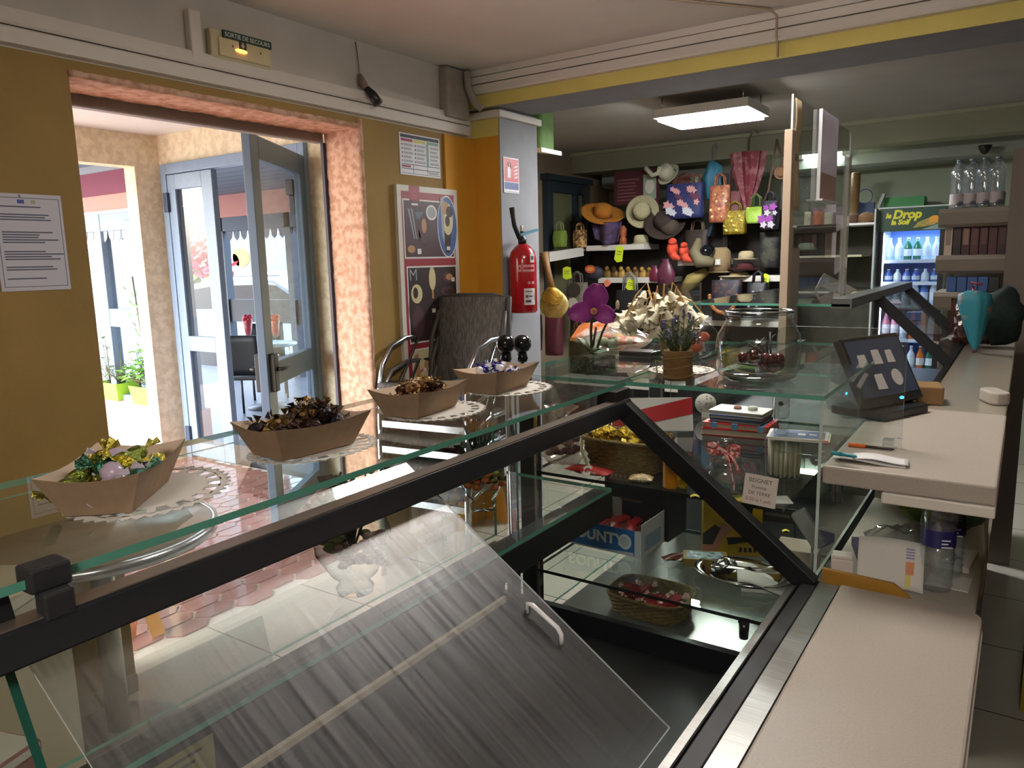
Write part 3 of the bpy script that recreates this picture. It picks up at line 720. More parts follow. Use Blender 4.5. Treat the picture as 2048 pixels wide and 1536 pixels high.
# ---- the glass counter with two glass shelves
gc = thing('glass_counter', 'square glass counter with black posts, its shelves crowded with sweets and boxes', 'display counter', (-.68, 2.0, 0))
XA, XB, Y0, Y1 = -1.04, -.312, 1.54, 2.46
b = MB(); b.box((XA, Y0, 0), (XB, Y1, .575)); b.build('base', blk, gc)
b = MB(); b.box((XA+.01, Y0, .576), (XB, Y1, .584)); b.build('deck', M('#8E9089', .25, metal=.5), gc)
for (x, y) in ((-1.012, 1.565), (-1.012, 2.36)):
    b = MB(); b.box((x-.022, y-.018, .58), (x+.022, y+.018, ZT-.01)); b.build('corner_post', M('#23262B', .4), gc, bevel=.003)
    b = MB(); b.box((x+.023, y-.02, .58), (x+.029, y-.012, ZT-.01)); b.build('post_trim', chrome, gc)
glass_sheet(-.745, -.31, Y0-.002, 2.49, ZT-.009, ZT, 'top_glass', gc)
glass_sheet(-1.0, -.385, Y0+.012, 2.42, 1.022, 1.03, 'shelf_glass', gc, em=M('#1B201F', .3))
glass_sheet(-1.0, -.375, Y0+.012, 2.42, .762, .77, 'shelf_glass', gc, em=M('#1B201F', .3))
glass_sheet(XB-.006, XB, Y0+.004, 2.45, .90, ZT-.01, 'side_glass', gc, gl_v, M('#C7D9D2', .1))
glass_sheet(XA-.004, XA+.002, Y0+.004, 2.45, .60, ZT-.01, 'side_glass', gc, gl_v)
glass_sheet(-1.0, -.36, 2.45, 2.456, .60, ZT-.01, 'back_glass', gc, gl_v)
for (x, z) in ((-.995, .77), (-.46, .77), (-.46, 1.03)):
    b = MB(); b.box((x-.01, Y0+.008, z-.012), (x+.01, Y0+.03, z-.008)); b.lathe([(.0, -.05), (.010, -.05), (.012, -.012), (0, -.012)], (x, Y0+.02, z), 12); b.build('shelf_clip', M('#3A3B3C', .15, metal=.7), gc)
b = MB(); b.prism([(-.50, ZT), (-.325, ZT), (-.325, ZT+.02), (-.345, ZT+.042), (-.50, ZT+.042)], 1.60, 1.605, axis='y'); b.build('glass_upstand', glass('#F3F8F6', 1.2, haze=.02), gc)
# clear acrylic screen at the front of the worktop
ac = thing('acrylic_screen', 'low clear acrylic screen with rounded corner in front of the payment terminal', 'screen', (-.32, 1.75, 1.10))
b = MB(); b.prism(rounded(-.46, -.195, 1.10, 1.392, .025, ('ne', 'nw')), 1.752, 1.757, axis='y'); b.mi = [0, 0]+[1]*(len(b.mi)-2)
b.build('sheet', [glass('#F4F8F7', 1.0, haze=.02), M('#C9CFCC', .2)], ac)
for x in (-.44, -.22):
    b = MB(); b.cbox((x, 1.7545, 1.145), (.02, .03, .02)); b.build('foot', glass('#EEF2F2', 1.2, haze=.1), ac)

# ---- worktop with the open cubby below it
wt = thing('worktop', 'beige stone-look worktop raised above an open cubby at the end of the counter', 'worktop', (-.16, 1.9, 0))
b = MB(); b.prism(rounded(-.308, -.016, 1.54, 2.245, .012, ('ne',)), 1.10, 1.137); b.build('slab', topm, wt, bevel=.004)
b = MB(); b.box((-.20, 1.535, 1.078), (-.016, 2.245, 1.0995)); b.build('slab_edge', M('#E9E4DA', .35), wt, bevel=.003)
b = MB(); b.box((-.306, 1.545, .855), (-.035, 2.245, .88)); b.build('cubby_floor', M('#B3AC9F', .45, var=.04, scale=60), wt)
b = MB(); b.box((-.306, 2.225, .88), (-.035, 2.245, 1.10)); b.build('cubby_back', M('#9C958A', .5), wt)
b = MB(); b.box((-.30, 1.56, 0), (-.06, 2.245, .855)); b.build('cabinet', M('#7F786E', .6), wt)
b = MB()
b.sheet(lambda u, v: (-.033+.008*math.sin(PI*v), 1.56+.34*u+.035*(1-v)**2*(1-u), .88+.2*v), 8, 10, .004); b.build('curved_side', glass('#B9A384', 1.0, haze=.25, hazecol='#6E5E46'), wt)

# ---- the second slanted case behind, and its long worktop
c3 = thing('display_case', 'black framed slanted glass case beyond the payment terminal', 'display case', (-.4, 3.2, 0))
b = MB(); b.prism([(-1.0, 0), (-.06, 0), (-.06, 1.10), (-.22, 1.10), (-.22, .98), (-.95, .98), (-.95, 1.10), (-1.0, 1.10)], 2.52, 4.2, axis='y'); b.build('body', blk, c3)
b = MB(); b.prism(rounded(-.205, -.018, 2.25, 4.2, .01, ()), 1.10, 1.137); b.build('ledge', M('#9A9284', .22, var=.05, scale=200), c3, bevel=.004)
b = MB(); b.box((-.222, 2.25, 1.09), (-.206, 4.2, 1.145)); b.build('lower_rail', blk2, c3)
for y in (3.17, 4.02):
    b = MB(); b.bar((-.475, y, 1.392), (-.212, y, 1.14), .03, .035, up=(.25, 0, .26)); b.build('slanted_bar', blk2, c3)
b = MB(); b.bar((-.475, 2.55, 1.395), (-.475, 4.05, 1.395), .06, .03); b.build('upper_rail', M('#5A5C58', .35, spec=.6), c3)
b = MB(); b.prism([(-.48, 1.385), (-.225, 1.14), (-.222, 1.143), (-.477, 1.388)], 3.19, 4.0, axis='y'); b.build('slanted_glass', glass('#DDE3E4', 1.3, haze=.04), c3)
glass_sheet(-.98, -.45, 2.55, 4.05, 1.385, 1.393, 'top_glass', c3)
for x, y in ((-.97, 2.56), (-.97, 4.03)):
    b = MB(); b.box((x-.012, y-.012, 1.10), (x+.012, y+.012, 1.385)); b.build('corner_post', blk2, c3)

# ---- tall acrylic sneeze guard
sg = thing('sneeze_guard', 'tall clear acrylic guard panel with beige edge strips standing on the counter', 'screen', (-.62, 2.9, ZT))
XG = -.62; ya = at(1582, 300, X=XG).y; yb = at(1700, 300, X=XG).y; za = at(1585, 187, X=XG).z
b = MB(); b.prism(rounded(ya, yb, 1.39, za, .03, ('ne',)), XG-.003, XG+.003, axis='x'); b.mi = [0, 0]+[1]*(len(b.mi)-2)
b.build('panel', [glass('#EAEDEE', .9, haze=.06), M('#C9CBCB', .2)], sg)
zq = at(1570, 255, X=XG).z
b = MB(); b.box((XG-.012, ya-.035, ZT), (XG+.012, ya+.008, zq)); b.build('edge_strip', M('#BDAA95', .5), sg, bevel=.002)
b = MB(); b.box((XG-.008, ya+.012, ZT), (XG+.008, ya+.12, zq-.35)); b.build('side_strip', M('#A69B94', .5), sg)
b = MB(); b.box((XG-.010, yb-.05, ZT+.12), (XG+.010, yb-.004, at(1700, 312, X=XG).z)); b.build('clear_post', glass('#E6E6E4', 1.6, haze=.35, hazecol='#CFC6BC'), sg)
b = MB(); b.sheet(lambda u, v: (XG+.006+.004*math.sin(9*v), ya+.01+.075*u+.006*math.sin(14*v)*u, za-.01-.33*v), 4, 10, .001); b.build('masking_tape', M('#C9B795', .6), sg)
paper_tr, nt, out = _new('translucent_paper'); N, L = nt.nodes, nt.links
d1 = N.new('ShaderNodeBsdfDiffuse'); d2 = N.new('ShaderNodeBsdfTranslucent'); d1.inputs[0].default_value = d2.inputs[0].default_value = (*hexc('#E6E2EA'), 1); ms = N.new('ShaderNodeMixShader'); ms.inputs[0].default_value = .5
L.new(d1.outputs[0], ms.inputs[1]); L.new(d2.outputs[0], ms.inputs[2]); L.new(ms.outputs[0], out.inputs[0])
hs = MB(); y0 = at(1632, 300, X=XG).y; y1 = at(1666, 300, X=XG).y; zt = at(1636, 219, X=XG).z; zb = at(1636, 400, X=XG).z
hs.box((XG+.008, y0, zb+.09), (XG+.016, y1, zt), 0); hs.box((XG+.008, y0, zb), (XG+.016, y1, zb+.09), 1); hs.box((XG+.007, y0-.004, zb), (XG+.018, y0+.006, zt), 2); hs.box((XG+.007, y0-.01, zb-.006), (XG+.03, y1+.004, zb), 2)
tag(hs.build('hanging_notice', [paper_tr, M('#C9A7A4', .5), M('#E9E9E9', .3)]), 'white notice in a clear sleeve with pink foot hanging on the tall acrylic guard', 'notice')
# ball-topped chrome posts at the customer side
for i, (x, y) in enumerate(((1011, 688), (1044, 688))):
    p = at(x, y, X=-1.14)
    t = thing('ball_post', ['slim chrome post with black ball top, the one closer to the blue sweets tray', 'slim chrome post with black ball top, the one closer to the fire extinguisher'][i], 'post', (p.x, p.y, 0), 0, 'ball topped posts')
    b = MB(); b.ball(p, .026, 20); b.lathe([(.012, -.05), (.016, -.04), (.012, -.02)], p, 16); b.build('ball', M('#101114', .12), t)
    b = MB(); b.tube([(p.x, p.y, .004), (p.x, p.y, p.z-.04)], .005, 10); b.build('rod', chrome, t)
    b = MB(); b.lathe([(.05, 0), (.05, .008), (.012, .02), (0, .02)], (p.x, p.y, 0), 20); b.build('foot_plate', chrome, t)
# ================================================================== ON THE UPPER GLASS
kraft = M('#A1876C', .75, var=.06, scale=60); kraft_in = M('#C9B39A', .7)
lace = M('#DAD6CE', .8)
def doily(x, y, r, z, lab, sy=1.0, a=0):
    mb = MB(RZ(a, (x, y, 0))); n = 40
    for i in range(n):
        t0 = 2*PI*i/n; t1 = 2*PI*(i+1)/n
        def P(rr, t): return (rr*math.cos(t), rr*sy*math.sin(t), z)
        mb.add([P(r*.62, t0), P(r*.62, t1), P(r*.7, t1), P(r*.7, t0)], [(0,1,2,3)])
        tm = (t0+t1)/2
        if i % 2 == 0: mb.add([P(r*.7, t0), P(r*.7, t1), P(r*.88, tm+.05), P(r*.88, tm-.05)], [(0,1,2,3)])
        mb.add([P(r*.86, t0), P(r*.86, t1), P(r*.92, t1), P(r*.92, t0)], [(0,1,2,3)])
        mb.add([P(r*.92, t0), P(r*.92, t1), P(r*1.0, tm)], [(0,1,2)])
    mb.poly([(r*.62*math.cos(2*PI*k/n), r*.62*sy*math.sin(2*PI*k/n)) for k in range(n)], z)
    for i in range(len(mb.f)): pass
    b = MB()
    nv = len(mb.v)
    b.v = mb.v+[p-Vector((0, 0, .0012)) for p in mb.v]; 
    for f in mb.f:
        b.f.append(f); b.mi.append(0); b.sm.append(False); b.f.append([nv+i for i in reversed(f)]); b.mi.append(0); b.sm.append(False)
        for k in range(len(f)):
            p, q = f[k], f[(k+1) % len(f)]; b.f.append([p, nv+p, nv+q, q]); b.mi.append(0); b.sm.append(False)
    return tag(b.build('doily', lace, fixn=False), lab, 'doily', 'doilies under the sweets and flowers')
def tray_mesh():
    b = MB(); hl, hw = .064, .036; tl, tw, h = .086, .056, .052; th = .0016
    def ring(s, z, l, w, dz=0): return [(-l, -w, z+dz), (l, -w, z+dz), (l, w, z+dz), (-l, w, z+dz)]
    # walls with slightly dipping rims, each wall a strip of segments
    cor = [(-1, -1), (1, -1), (1, 1), (-1, 1)]
    n = 8
    for k in range(4):
        a, c = cor[k], cor[(k+1) % 4]
        for side in (0, 1):
            o = th if side else 0
            vs = []
            for i in range(n+1):
                t = i/n; u = a[0]+(c[0]-a[0])*t; v = a[1]+(c[1]-a[1])*t
                dip = -.007*math.sin(PI*t)
                vs.append((u*(hl-o), v*(hw-o), .001+o)); vs.append((u*(tl-o*.6), v*(tw-o*.6), h+dip))
            fs = [(2*i, 2*i+2, 2*i+3, 2*i+1) if not side else (2*i+1, 2*i+3, 2*i+2, 2*i) for i in range(n)]
            b.add(vs, fs, side)
    b.add([(-hl, -hw, .001), (hl, -hw, .001), (hl, hw, .001), (-hl, hw, .001)], [(3,2,1,0)]); b.add([(-hl, -hw, .003), (hl, -hw, .003), (hl, hw, .003), (-hl, hw, .003)], [(0,1,2,3)], 1)
    return b
trays = [(-.893, .462, 131, 'kraft paper tray of green and yellow wrapped sweets, nearest the yellow wall notice'),
         (-.884, .740, 86, 'kraft paper tray heaped with dark brown foil sweets in front of the open door'),
         (-.921, 1.050, 97, 'kraft paper tray of small gold and brown sweets between the dark and blue ones'),
         (-.934, 1.318, 92, 'kraft paper tray of blue and white wrapped sweets before the wicker chair')]
tray0 = None
for i, (x, y, a, lab) in enumerate(trays):
    if tray0 is None:
        tray0 = tray_mesh().build('paper_tray', [kraft, kraft_in], None, origin='keep'); o = tray0
    else: o = tray0.copy(); C.objects.link(o)
    o.location = (x, y, ZT+.0018); o.rotation_euler = (0, 0, math.radians(a)); tag(o, lab, 'tray', 'kraft trays of sweets')
    o['category'] = 'tray'
for (x, y, r, lab, sy, a) in ((-.893, .50, .118, 'white paper doily under the tray of green and yellow sweets', .8, 2.3), (-.885, .76, .105, 'white paper doily under the tray of dark brown sweets', .8, 1.5), (-.905, 1.075, .105, 'white paper doily under the tray of gold sweets', .85, 1.6), (-.92, 1.345, .105, 'white paper doily under the tray of blue sweets', .85, 1.6), (-.69, 1.76, .082, 'white paper doily behind the lavender pot on the glass counter', 1, 0)):
    doily(x, y, r, ZT+.0014, lab, sy, a)
def candy_mesh(kind, seed):
    r = random.Random(seed); b = MB()
    if kind == 'twist':
        b.ball((0, 0, 0), (.013, .009, .008), 10)
        for s in (-1, 1):
            for k in range(7):
                t0 = -.9+1.8*k/7; t1 = -.9+1.8*(k+1)/7; L_ = .014
                b.add([(s*.011, 0, 0), (s*(.012+L_*math.cos(t0)), L_*math.sin(t0)*.8, .003*math.sin(k*2.4)), (s*(.012+L_*math.cos(t1)), L_*math.sin(t1)*.8, .003*math.sin((k+1)*2.4))], [(0,1,2)], 1)
    else:
        b.ball((0, 0, 0), (.011, .009, .0075), 9)
        for k in range(5):
            a = r.uniform(0, 6.28); b.add([(.005*math.cos(a), .005*math.sin(a), .006), (.013*math.cos(a+.3), .013*math.sin(a+.3), .010), (.011*math.cos(a-.4), .011*math.sin(a-.4), .013)], [(0,1,2)], 1)
    return b
foil = lambda c, r=.22, m=.85: M(c, r, metal=m, bump=.6, bscale=220)
sets = [(0, 16, 'twist', .024, [(foil('#3F7A62'), foil('#5A8A72')), (foil('#B6A62A'), foil('#C9BB55')), (M('#B7A6B8', .25), M('#C7BCC9', .3)), (foil('#7E8C3A'), foil('#A7A24C'))], 1.45, ['green and yellow twist-wrapped sweet in the tray nearest the wall notice']),
        (1, 24, 'lump', .022, [(foil('#3A2A24'), foil('#6E5530')), (foil('#4A3A30'), foil('#A88B45')), (foil('#2A2326'), foil('#57483C'))], 1.5, ['dark brown foil-wrapped sweet in the tray before the open door']),
        (2, 34, 'lump', .020, [(foil('#5A3B22'), foil('#C7A66B')), (foil('#7A5530'), foil('#E0C48A')), (foil('#40281C'), foil('#9C7A48'))], 1.05, ['small gold and brown foil sweet in the middle tray']),
        (3, 24, 'lump', .020, [(M('#2B2A7E', .25, metal=.4), M('#E9EBF2', .25)), (M('#E9EBF2', .25), M('#3A3A96', .25)), (M('#C3CAE0', .25), M('#25256B', .25))], 1.05, ['blue and white wrapped sweet in the tray before the wicker chair'])]
rc = random.Random(11)
for (ti, n, kind, pitch, mats_, sc_, labs) in sets:
    x, y, a, _l = trays[ti]; T = RZ(math.radians(a), (x, y, ZT+.002)); protos = []
    for q, mm in enumerate(mats_):
        me = candy_mesh(kind, q+ti*5)
        protos.append(me.build('wrapped_sweet', list(mm), None, fixn=False, origin='keep').data)
    for o in [o for o in C.objects if o.name.startswith('wrapped_sweet') and 'label' not in o]: bpy.data.objects.remove(o)
    for k in range(n):
        layer = 0 if k < n*.55 else 1
        lx = rc.uniform(-.062, .062)*(1 if layer == 0 else .75); ly = rc.uniform(-.034, .034)*(1 if layer == 0 else .6)
        lz = (.030 if ti != 1 else .036) + layer*.013 + .006*(1-abs(lx)/.07)
        o = bpy.data.objects.new('wrapped_sweet', protos[k % len(protos)]); C.objects.link(o)
        o.location = T @ Vector((lx, ly, lz)); o.rotation_euler = (rc.uniform(-.7, .7), rc.uniform(-.7, .7), rc.uniform(0, 6.28)); o.scale = (sc_,)*3
        tag(o, labs[0], 'sweet', ['green and yellow sweets', 'dark brown sweets', 'gold and brown sweets', 'blue and white sweets'][ti])
    # the filling underneath that keeps the heap up
jarg = glass('#F1F5F3', 1.5, edge='#A9B4B0')
# ---- orchid in a glass cube
cx, cy, s_ = -.872, 1.640, .043
t = thing('orchid', 'magenta orchid with three broad petals growing in a square glass pot', 'plant', (cx, cy, ZT), 0)
T = RZ(-.30, (cx, cy, ZT))
b = MB(T); 
for (p, q) in (((-s_, -s_), (s_, -s_+.003)), ((-s_, s_-.003), (s_, s_)), ((-s_, -s_+.003), (-s_+.003, s_-.003)), ((s_-.003, -s_+.003), (s_, s_-.003))): b.box((p[0], p[1], .001), (q[0], q[1], .085))
b.box((-s_, -s_, .001), (s_, s_, .006)); b.build('glass_pot', glass('#EAF3EE', 1.2, edge='#9FB8AC'), t)
b = MB(T); b.sheet(lambda u, v: ((u-.5)*.078, (v-.5)*.078, .025+.005*math.sin(9*u+3)*math.sin(7*v)), 10, 10, .034); b.build('soil', M('#4A4038', .95, col2='#6B6258', scale=160, bump=1.0), t)
b = MB(T)
st = [(-.004, 0, .06), (-.006, 0, .10), (-.002, 0, .14), (.004, -.005, .165)]
b.tube(st, .0035, 6); b.tube([(.01, .005, .06), (.022, .012, .1), (.035, .02, .13), (.05, .028, .155)], .0028, 6); b.tube([(-.01, .01, .06), (.0, .012, .11)], .003, 6)
b.build('stem', M('#3A3A2C', .6), t)
b = MB(T)
for (ax, ln, wd, h0) in ((2.6, .10, .022, .05), (3.6, .085, .02, .05)):
    b.sheet(lambda u, v: (math.cos(ax)*ln*v*.5+math.sin(ax)*(u-.5)*wd*2*math.sin(PI*min(1, .15+v*.85)), math.sin(ax)*ln*v*.5-math.cos(ax)*(u-.5)*wd*2*math.sin(PI*min(1, .15+v*.85)), h0+.055*v-.02*v*v), 5, 8, .002)
b.build('leaf', M('#5A5A45', .5), t)
# petals face the camera side of the room
fo = Vector((cx+.006, cy-.004, ZT+.155)); n_ = (EYE-fo); n_.z = 0; n_.normalize(); rt = Vector((0, 0, 1)).cross(n_)
PF = frame(fo, rt, (0, 0, 1)); mag = M('#8E2A86', .5, col2='#A944A0', scale=60, lo=.3, hi=.7)
def petal(ang, L_, W_, tilt):
    b = MB(PF @ Matrix.Rotation(ang, 4, 'Z'))
    b.sheet(lambda u, v: ((u-.5)*W_*math.sin(PI*(.10+.86*v))**.6, L_*v, .012*v+tilt*math.sin(PI*v)+.010*((u-.5)*2)**2*v), 8, 10, .0012)
    b.build('petal', mag, t)
for ang, L_, W_ in ((0-.15, .062, .062), (1.75, .062, .05), (-2.0, .055, .045)): petal(ang, L_, W_, .006)
b = MB(PF); b.ball((0, -.004, .010), (.007, .009, .010), 10); b.lathe([(.004, 0), (.007, .006), (.009, .012), (.006, .014)], (0, -.004, .004), 10, 1); b.build('flower_heart', [M('#B9607A', .5), M('#C9A24A', .5)], t)
b = MB(T); b.ball((.054, .031, .165), (.005, .005, .012), 8); b.build('bud', M('#C9C2A0', .5), t)
# ---- lavender in a burlap-wrapped pot
lx, ly = -.640, 1.612
t = thing('lavender_pot', 'small lavender bunch in a round pot wrapped in brown paper string', 'plant', (lx, ly, ZT))
b = MB(); b.lathe([(.031, 0), (.033, .012), (.0325, .055), (.0335, .066), (.030, .067), (.028, .058), (0, .056)], (lx, ly, ZT+.001), 28); b.build('pot', M('#8A6A40', .85, var=.18, scale=40, bump=.6, bscale=160, stretch=(1, 1, 4)), t)
b = MB()
for k in range(3): b.tube([(lx+.0345*math.cos(a), ly+.0345*math.sin(a), ZT+.014+.018*k+.006*math.sin(a+k)) for a in [2*PI*i/20 for i in range(20)]], .0012, 5, closed=True)
b.tube([(lx-.030, ly-.018, ZT+.04), (lx-.046, ly-.022, ZT+.046), (lx-.04, ly-.024, ZT+.018), (lx-.035, ly-.02, ZT+.003)], .0015, 5); b.build('string', M('#A08658', .9), t)
r = random.Random(5); b = MB(); f = MB()
for k in range(46):
    a = r.uniform(0, 2*PI); sp = r.uniform(0, 1)**.5; tip = Vector((lx+.045*sp*math.cos(a), ly+.045*sp*math.sin(a), ZT+.066+r.uniform(.03, .085)*(1.15-.4*sp))); base = Vector((lx+.012*math.cos(a), ly+.012*math.sin(a), ZT+.058))
    b.tube([base, base.lerp(tip, .5)+Vector((0, 0, .006)), tip], .0011, 4)
    for j in range(5):
        q = base.lerp(tip, .35+.13*j); d = Vector((r.uniform(-1, 1), r.uniform(-1, 1), .8)).normalized()*.016; sd = d.orthogonal().normalized()*.002
        b.add([q-sd, q+d, q+sd], [(0,1,2)])
    if k % 2 == 0:
        for j in range(5): f.ball(tip+Vector((r.uniform(-.002, .002), r.uniform(-.002, .002), .004*j-.006)), (.0034, .0034, .0028), 6)
b.build('leaves', M('#4C5A38', .7, island=.35), t, fixn=False); f.build('flower_spikes', M('#6E6A86', .8, island=.25), t)
# ---- wide glass jar with dark lollipops
jx, jy = -.487, 1.70
t = thing('sweet_jar', 'wide open-necked clear glass jar holding a few dark lollipops', 'jar', (jx, jy, ZT))
b = MB(); b.lathe([(.0, .002), (.070, .002), (.084, .010), (.090, .030), (.093, .08), (.088, .102), (.076, .122), (.070, .134), (.072, .140), (.076, .143), (.077, .150), (.073, .154), (.068, .152)], (jx, jy, ZT), 48, cap=False); b.build('glass_body', jarg, t)
b = MB(); b.lathe([(.066, .0), (.080, .006), (.075, .012), (.0, .010)], (jx, jy, ZT+.001), 40); b.build('thick_base', glass('#E3EBE7', 1.6, edge='#8B9792'), t)
b = MB(); b.tube([(jx+.0735*math.cos(2*PI*i/40), jy+.0735*math.sin(2*PI*i/40), ZT+.150) for i in range(40)], .0045, 8, closed=True); b.build('rim', glass('#DDE5E1', 2.0, edge='#8D9894'), t)
lol0 = None
r = random.Random(8)
for k in range(15):
    a = r.uniform(0, 2*PI); rr_ = .058*math.sqrt(r.random()); p = Vector((jx+rr_*math.cos(a), jy+rr_*math.sin(a), ZT+.030+.010*(k % 3)))
    if lol0 is None:
        lol0 = thing('lollipop', 'dark cherry red lollipop on a black stick inside the wide glass jar', 'sweet', p, 0, 'lollipops in the glass jar')
        b = MB(); b.ball((0, 0, 0), (.013, .013, .012), 12); b.build('head', M('#4E141C', .12, var=.3, scale=40), lol0, world=False)
        b = MB(); b.tube([(0, 0, .008), (.004, 0, .07)], .0022, 6); b.build('stick', M('#221A1C', .5), lol0, world=False); o = lol0
    else: o = dup(lol0, p)
    tilt = r.uniform(.5, 1.35) if k < 9 else 1.5
    az = math.atan2(jy-p.y, jx-p.x)+r.uniform(-.7, .7)
    o.rotation_euler = Euler((0, tilt, az))
# ---- white silk flowers beside a clear card box
vx, vy = at(1325, 735, Z=ZT).x, 1.93
vx = at(1325, 700, Y=vy).x
t = thing('flower_arrangement', 'spray of creamy white bell flowers with looping tan stems', 'flowers', (vx, vy, ZT))
b = MB(); b.lathe([(0, .001), (.025, .001), (.032, .012), (.02, .03), (.015, .06), (.02, .075)], (vx, vy, ZT), 20, cap=False); b.build('vase', glass('#EFF3F1', 1.4, edge='#AEB7B3'), t)
r = random.Random(3); wf = M('#E9E2C6', .6, island=.10); stm = M('#B78F57', .7)
R_ = Vector((_dX.x, _dY.x, _dZ.x)); R_.z = 0; R_.normalize(); F_ = Vector((-R_.y, R_.x, 0))
s = MB(); fl = MB(); top = Vector((vx, vy, ZT+.155))
def bell(mb, p, d, sc_):
    d = d.normalized(); e = d.orthogonal().normalized(); g = d.cross(e); n = 6
    rings = [(.003, 0), (.008, .008), (.010, .018), (.018, .028)]
    vs = []
    for (rr0, h) in rings:
        for k in range(n*2):
            a = PI*k/n; w_ = rr0*(1.0 if (k % 2 == 0 or h < .02) else .62)
            vs.append(p+d*h*sc_+(e*math.cos(a)+g*math.sin(a))*w_*sc_)
    m = n*2; mb.add(vs, [(i*m+k, i*m+(k+1) % m, (i+1)*m+(k+1) % m, (i+1)*m+k) for i in range(3) for k in range(m)], 0, True)
for k in range(11):
    ph = -1.3+2.6*k/10; rad = .075+.02*math.sin(k*2)
    side = math.sin(ph); up = math.cos(ph)
    mid = top+R_*side*.045+Vector((0, 0, .035+.02*math.sin(k*1.7)))+F_*r.uniform(-.03, .03)
    end = top+R_*side*rad*1.25+Vector((0, 0, -.01-.03*abs(side)))+F_*r.uniform(-.04, .04)
    pts = [Vector((vx, vy, ZT+.02)), Vector((vx, vy, ZT+.10))+R_*side*.015, mid, mid.lerp(end, .5)+Vector((0, 0, .012)), end]
    s.tube(pts, .0022, 5)
    for j in range(7):
        q = mid.lerp(end, .25+.8*r.random())+Vector((r.uniform(-.02, .02), r.uniform(-.02, .02), r.uniform(-.03, .004)))
        bell(fl, q, Vector((r.uniform(-.5, .5), r.uniform(-.5, .5), -.9+r.uniform(0, .5)))+R_*side*.6, r.uniform(.75, 1.1))
for k in range(26):
    q = top+R_*r.uniform(-.085, .085)+F_*r.uniform(-.03, .03)+Vector((0, 0, -.045+r.uniform(-.03, .03))); bell(fl, q, Vector((r.uniform(-.6, .6), r.uniform(-.6, .2), -.7)), r.uniform(.8, 1.15))
s.build('stems', stm, t); fl.build('blossoms', wf, t, fixn=False)
p = at(1358, 668, Y=2.02); 
t = thing('acrylic_box', 'clear acrylic box of pale pink cards behind the white flowers', 'box', (p.x, p.y, ZT)); w2, zt_ = .052, at(1358, 566, Y=2.02).z-ZT
b = MB(); b.box((p.x-w2, p.y-.03, ZT+.001), (p.x+w2, p.y+.03, ZT+zt_)); b.f = b.f[:1]+b.f[2:]; b.mi = b.mi[1:]; b.sm = b.sm[1:]; b.build('box_walls', glass('#EEF2F0', 1.4, edge='#A7B0AC', haze=.03), t)
b = MB(); b.box((p.x-w2+.006, p.y-.02, ZT+.004), (p.x+w2-.006, p.y+.02, ZT+.055), 0); b.box((p.x-w2+.01, p.y-.022, ZT+.06), (p.x+w2-.01, p.y+.018, ZT+.10), 1)
for k in range(5): b.tube([(p.x-.04+.02*k, p.y-.026, ZT+.07), (p.x-.03+.018*k, p.y-.028, ZT+.085), (p.x-.02+.016*k, p.y-.026, ZT+.095)], .002, 5, 2)
b.build('cards', [M('#DCCFA8', .6), M('#E3C3B4', .6), M('#D98B6E', .6)], t)
# ---- bags of sweets behind the orchid
def pillow(name, lab, c, d, rz, m, tilt=0, n=14, seed=0, cat='bag', crinkle=.012, group=None, parent=None, top=0):
    """a sealed soft bag: two bulging crinkled faces meeting in flat seams"""
    r = random.Random(seed); ph = [r.uniform(0, 6) for _ in range(6)]
    T = Matrix.Translation(c) @ Matrix.Rotation(rz, 4, 'Z') @ Matrix.Rotation(tilt, 4, 'X')
    b = MB(T)
    def fn(sg):
        def g(u, v):
            e = (math.sin(PI*u)*math.sin(PI*v))**.5 if 0 < u < 1 and 0 < v < 1 else 0
            w_ = crinkle*(math.sin(17*u+ph[0]+5*v)+math.sin(23*v+ph[1]-9*u)+math.sin(31*(u+v)+ph[2]))*.5*e
            return ((u-.5)*d[0], (v-.5)*d[1]+.004*math.sin(40*u)*(1-e), d[2]/2+sg*(d[2]/2*e+w_*.5))
        return g
    b.grid(fn(1), n, n); b.grid(fn(-1), n, n)
    return b
mall = [('marshmallow_bag', 'crinkled bag of pink and yellow marshmallows behind the square orchid pot', (1235, 706), (.17, .12, .05), .5, '#E3B7A4', '#E9D9A8'), ]
p = at(1238, 700, Y=2.06); p.z = ZT
t = thing('sweets_bag', 'clear bag of pink, orange and yellow marshmallows behind the orchid pot', 'bag', (p.x, p.y, ZT), 0)
pillow('', '', (p.x, p.y, ZT+.003), (.20, .14, .062), .35, None, seed=2).build('wrapper', glass('#F6F1EE', 1.6, haze=.16, hazecol='#E6D8CE', rough=.08), t)
r = random.Random(6)
for k in range(14):
    b = MB(); q = Vector((p.x+r.uniform(-.065, .065), p.y+r.uniform(-.04, .04), ZT+.03+r.uniform(-.006, .008))); b.ball(q, (.017, .013, .012), 10)
    b.build('marshmallow', M(['#E79A86', '#F0E6C8', '#E8D07A', '#E2623F', '#F2EFE9'][k % 5], .7), t)
p2 = at(1215, 672, Y=2.25); p2.z = ZT
t = thing('sweets_bag', 'white and orange printed crisp packet propped behind the marshmallow bag', 'bag', (p2.x, p2.y, ZT), 0)
b = pillow('', '', (p2.x-.03, p2.y, ZT+.004), (.17, .12, .06), .2, None, tilt=.35, seed=4); b.build('wrapper', M('#CF7A45', .3, col2='#E9E2DC', scale=9, lo=.45, hi=.55), t)
b = pillow('', '', (p2.x+.05, p2.y+.01, ZT+.02), (.10, .09, .05), .6, None, tilt=.3, seed=5); b.build('striped_front', M('#E9E6DA', .35, col2='#B8B39A', scale=40, stretch=(1, 8, 1), lo=.45, hi=.55), t)
tq = at(1283, 712, Z=ZT)
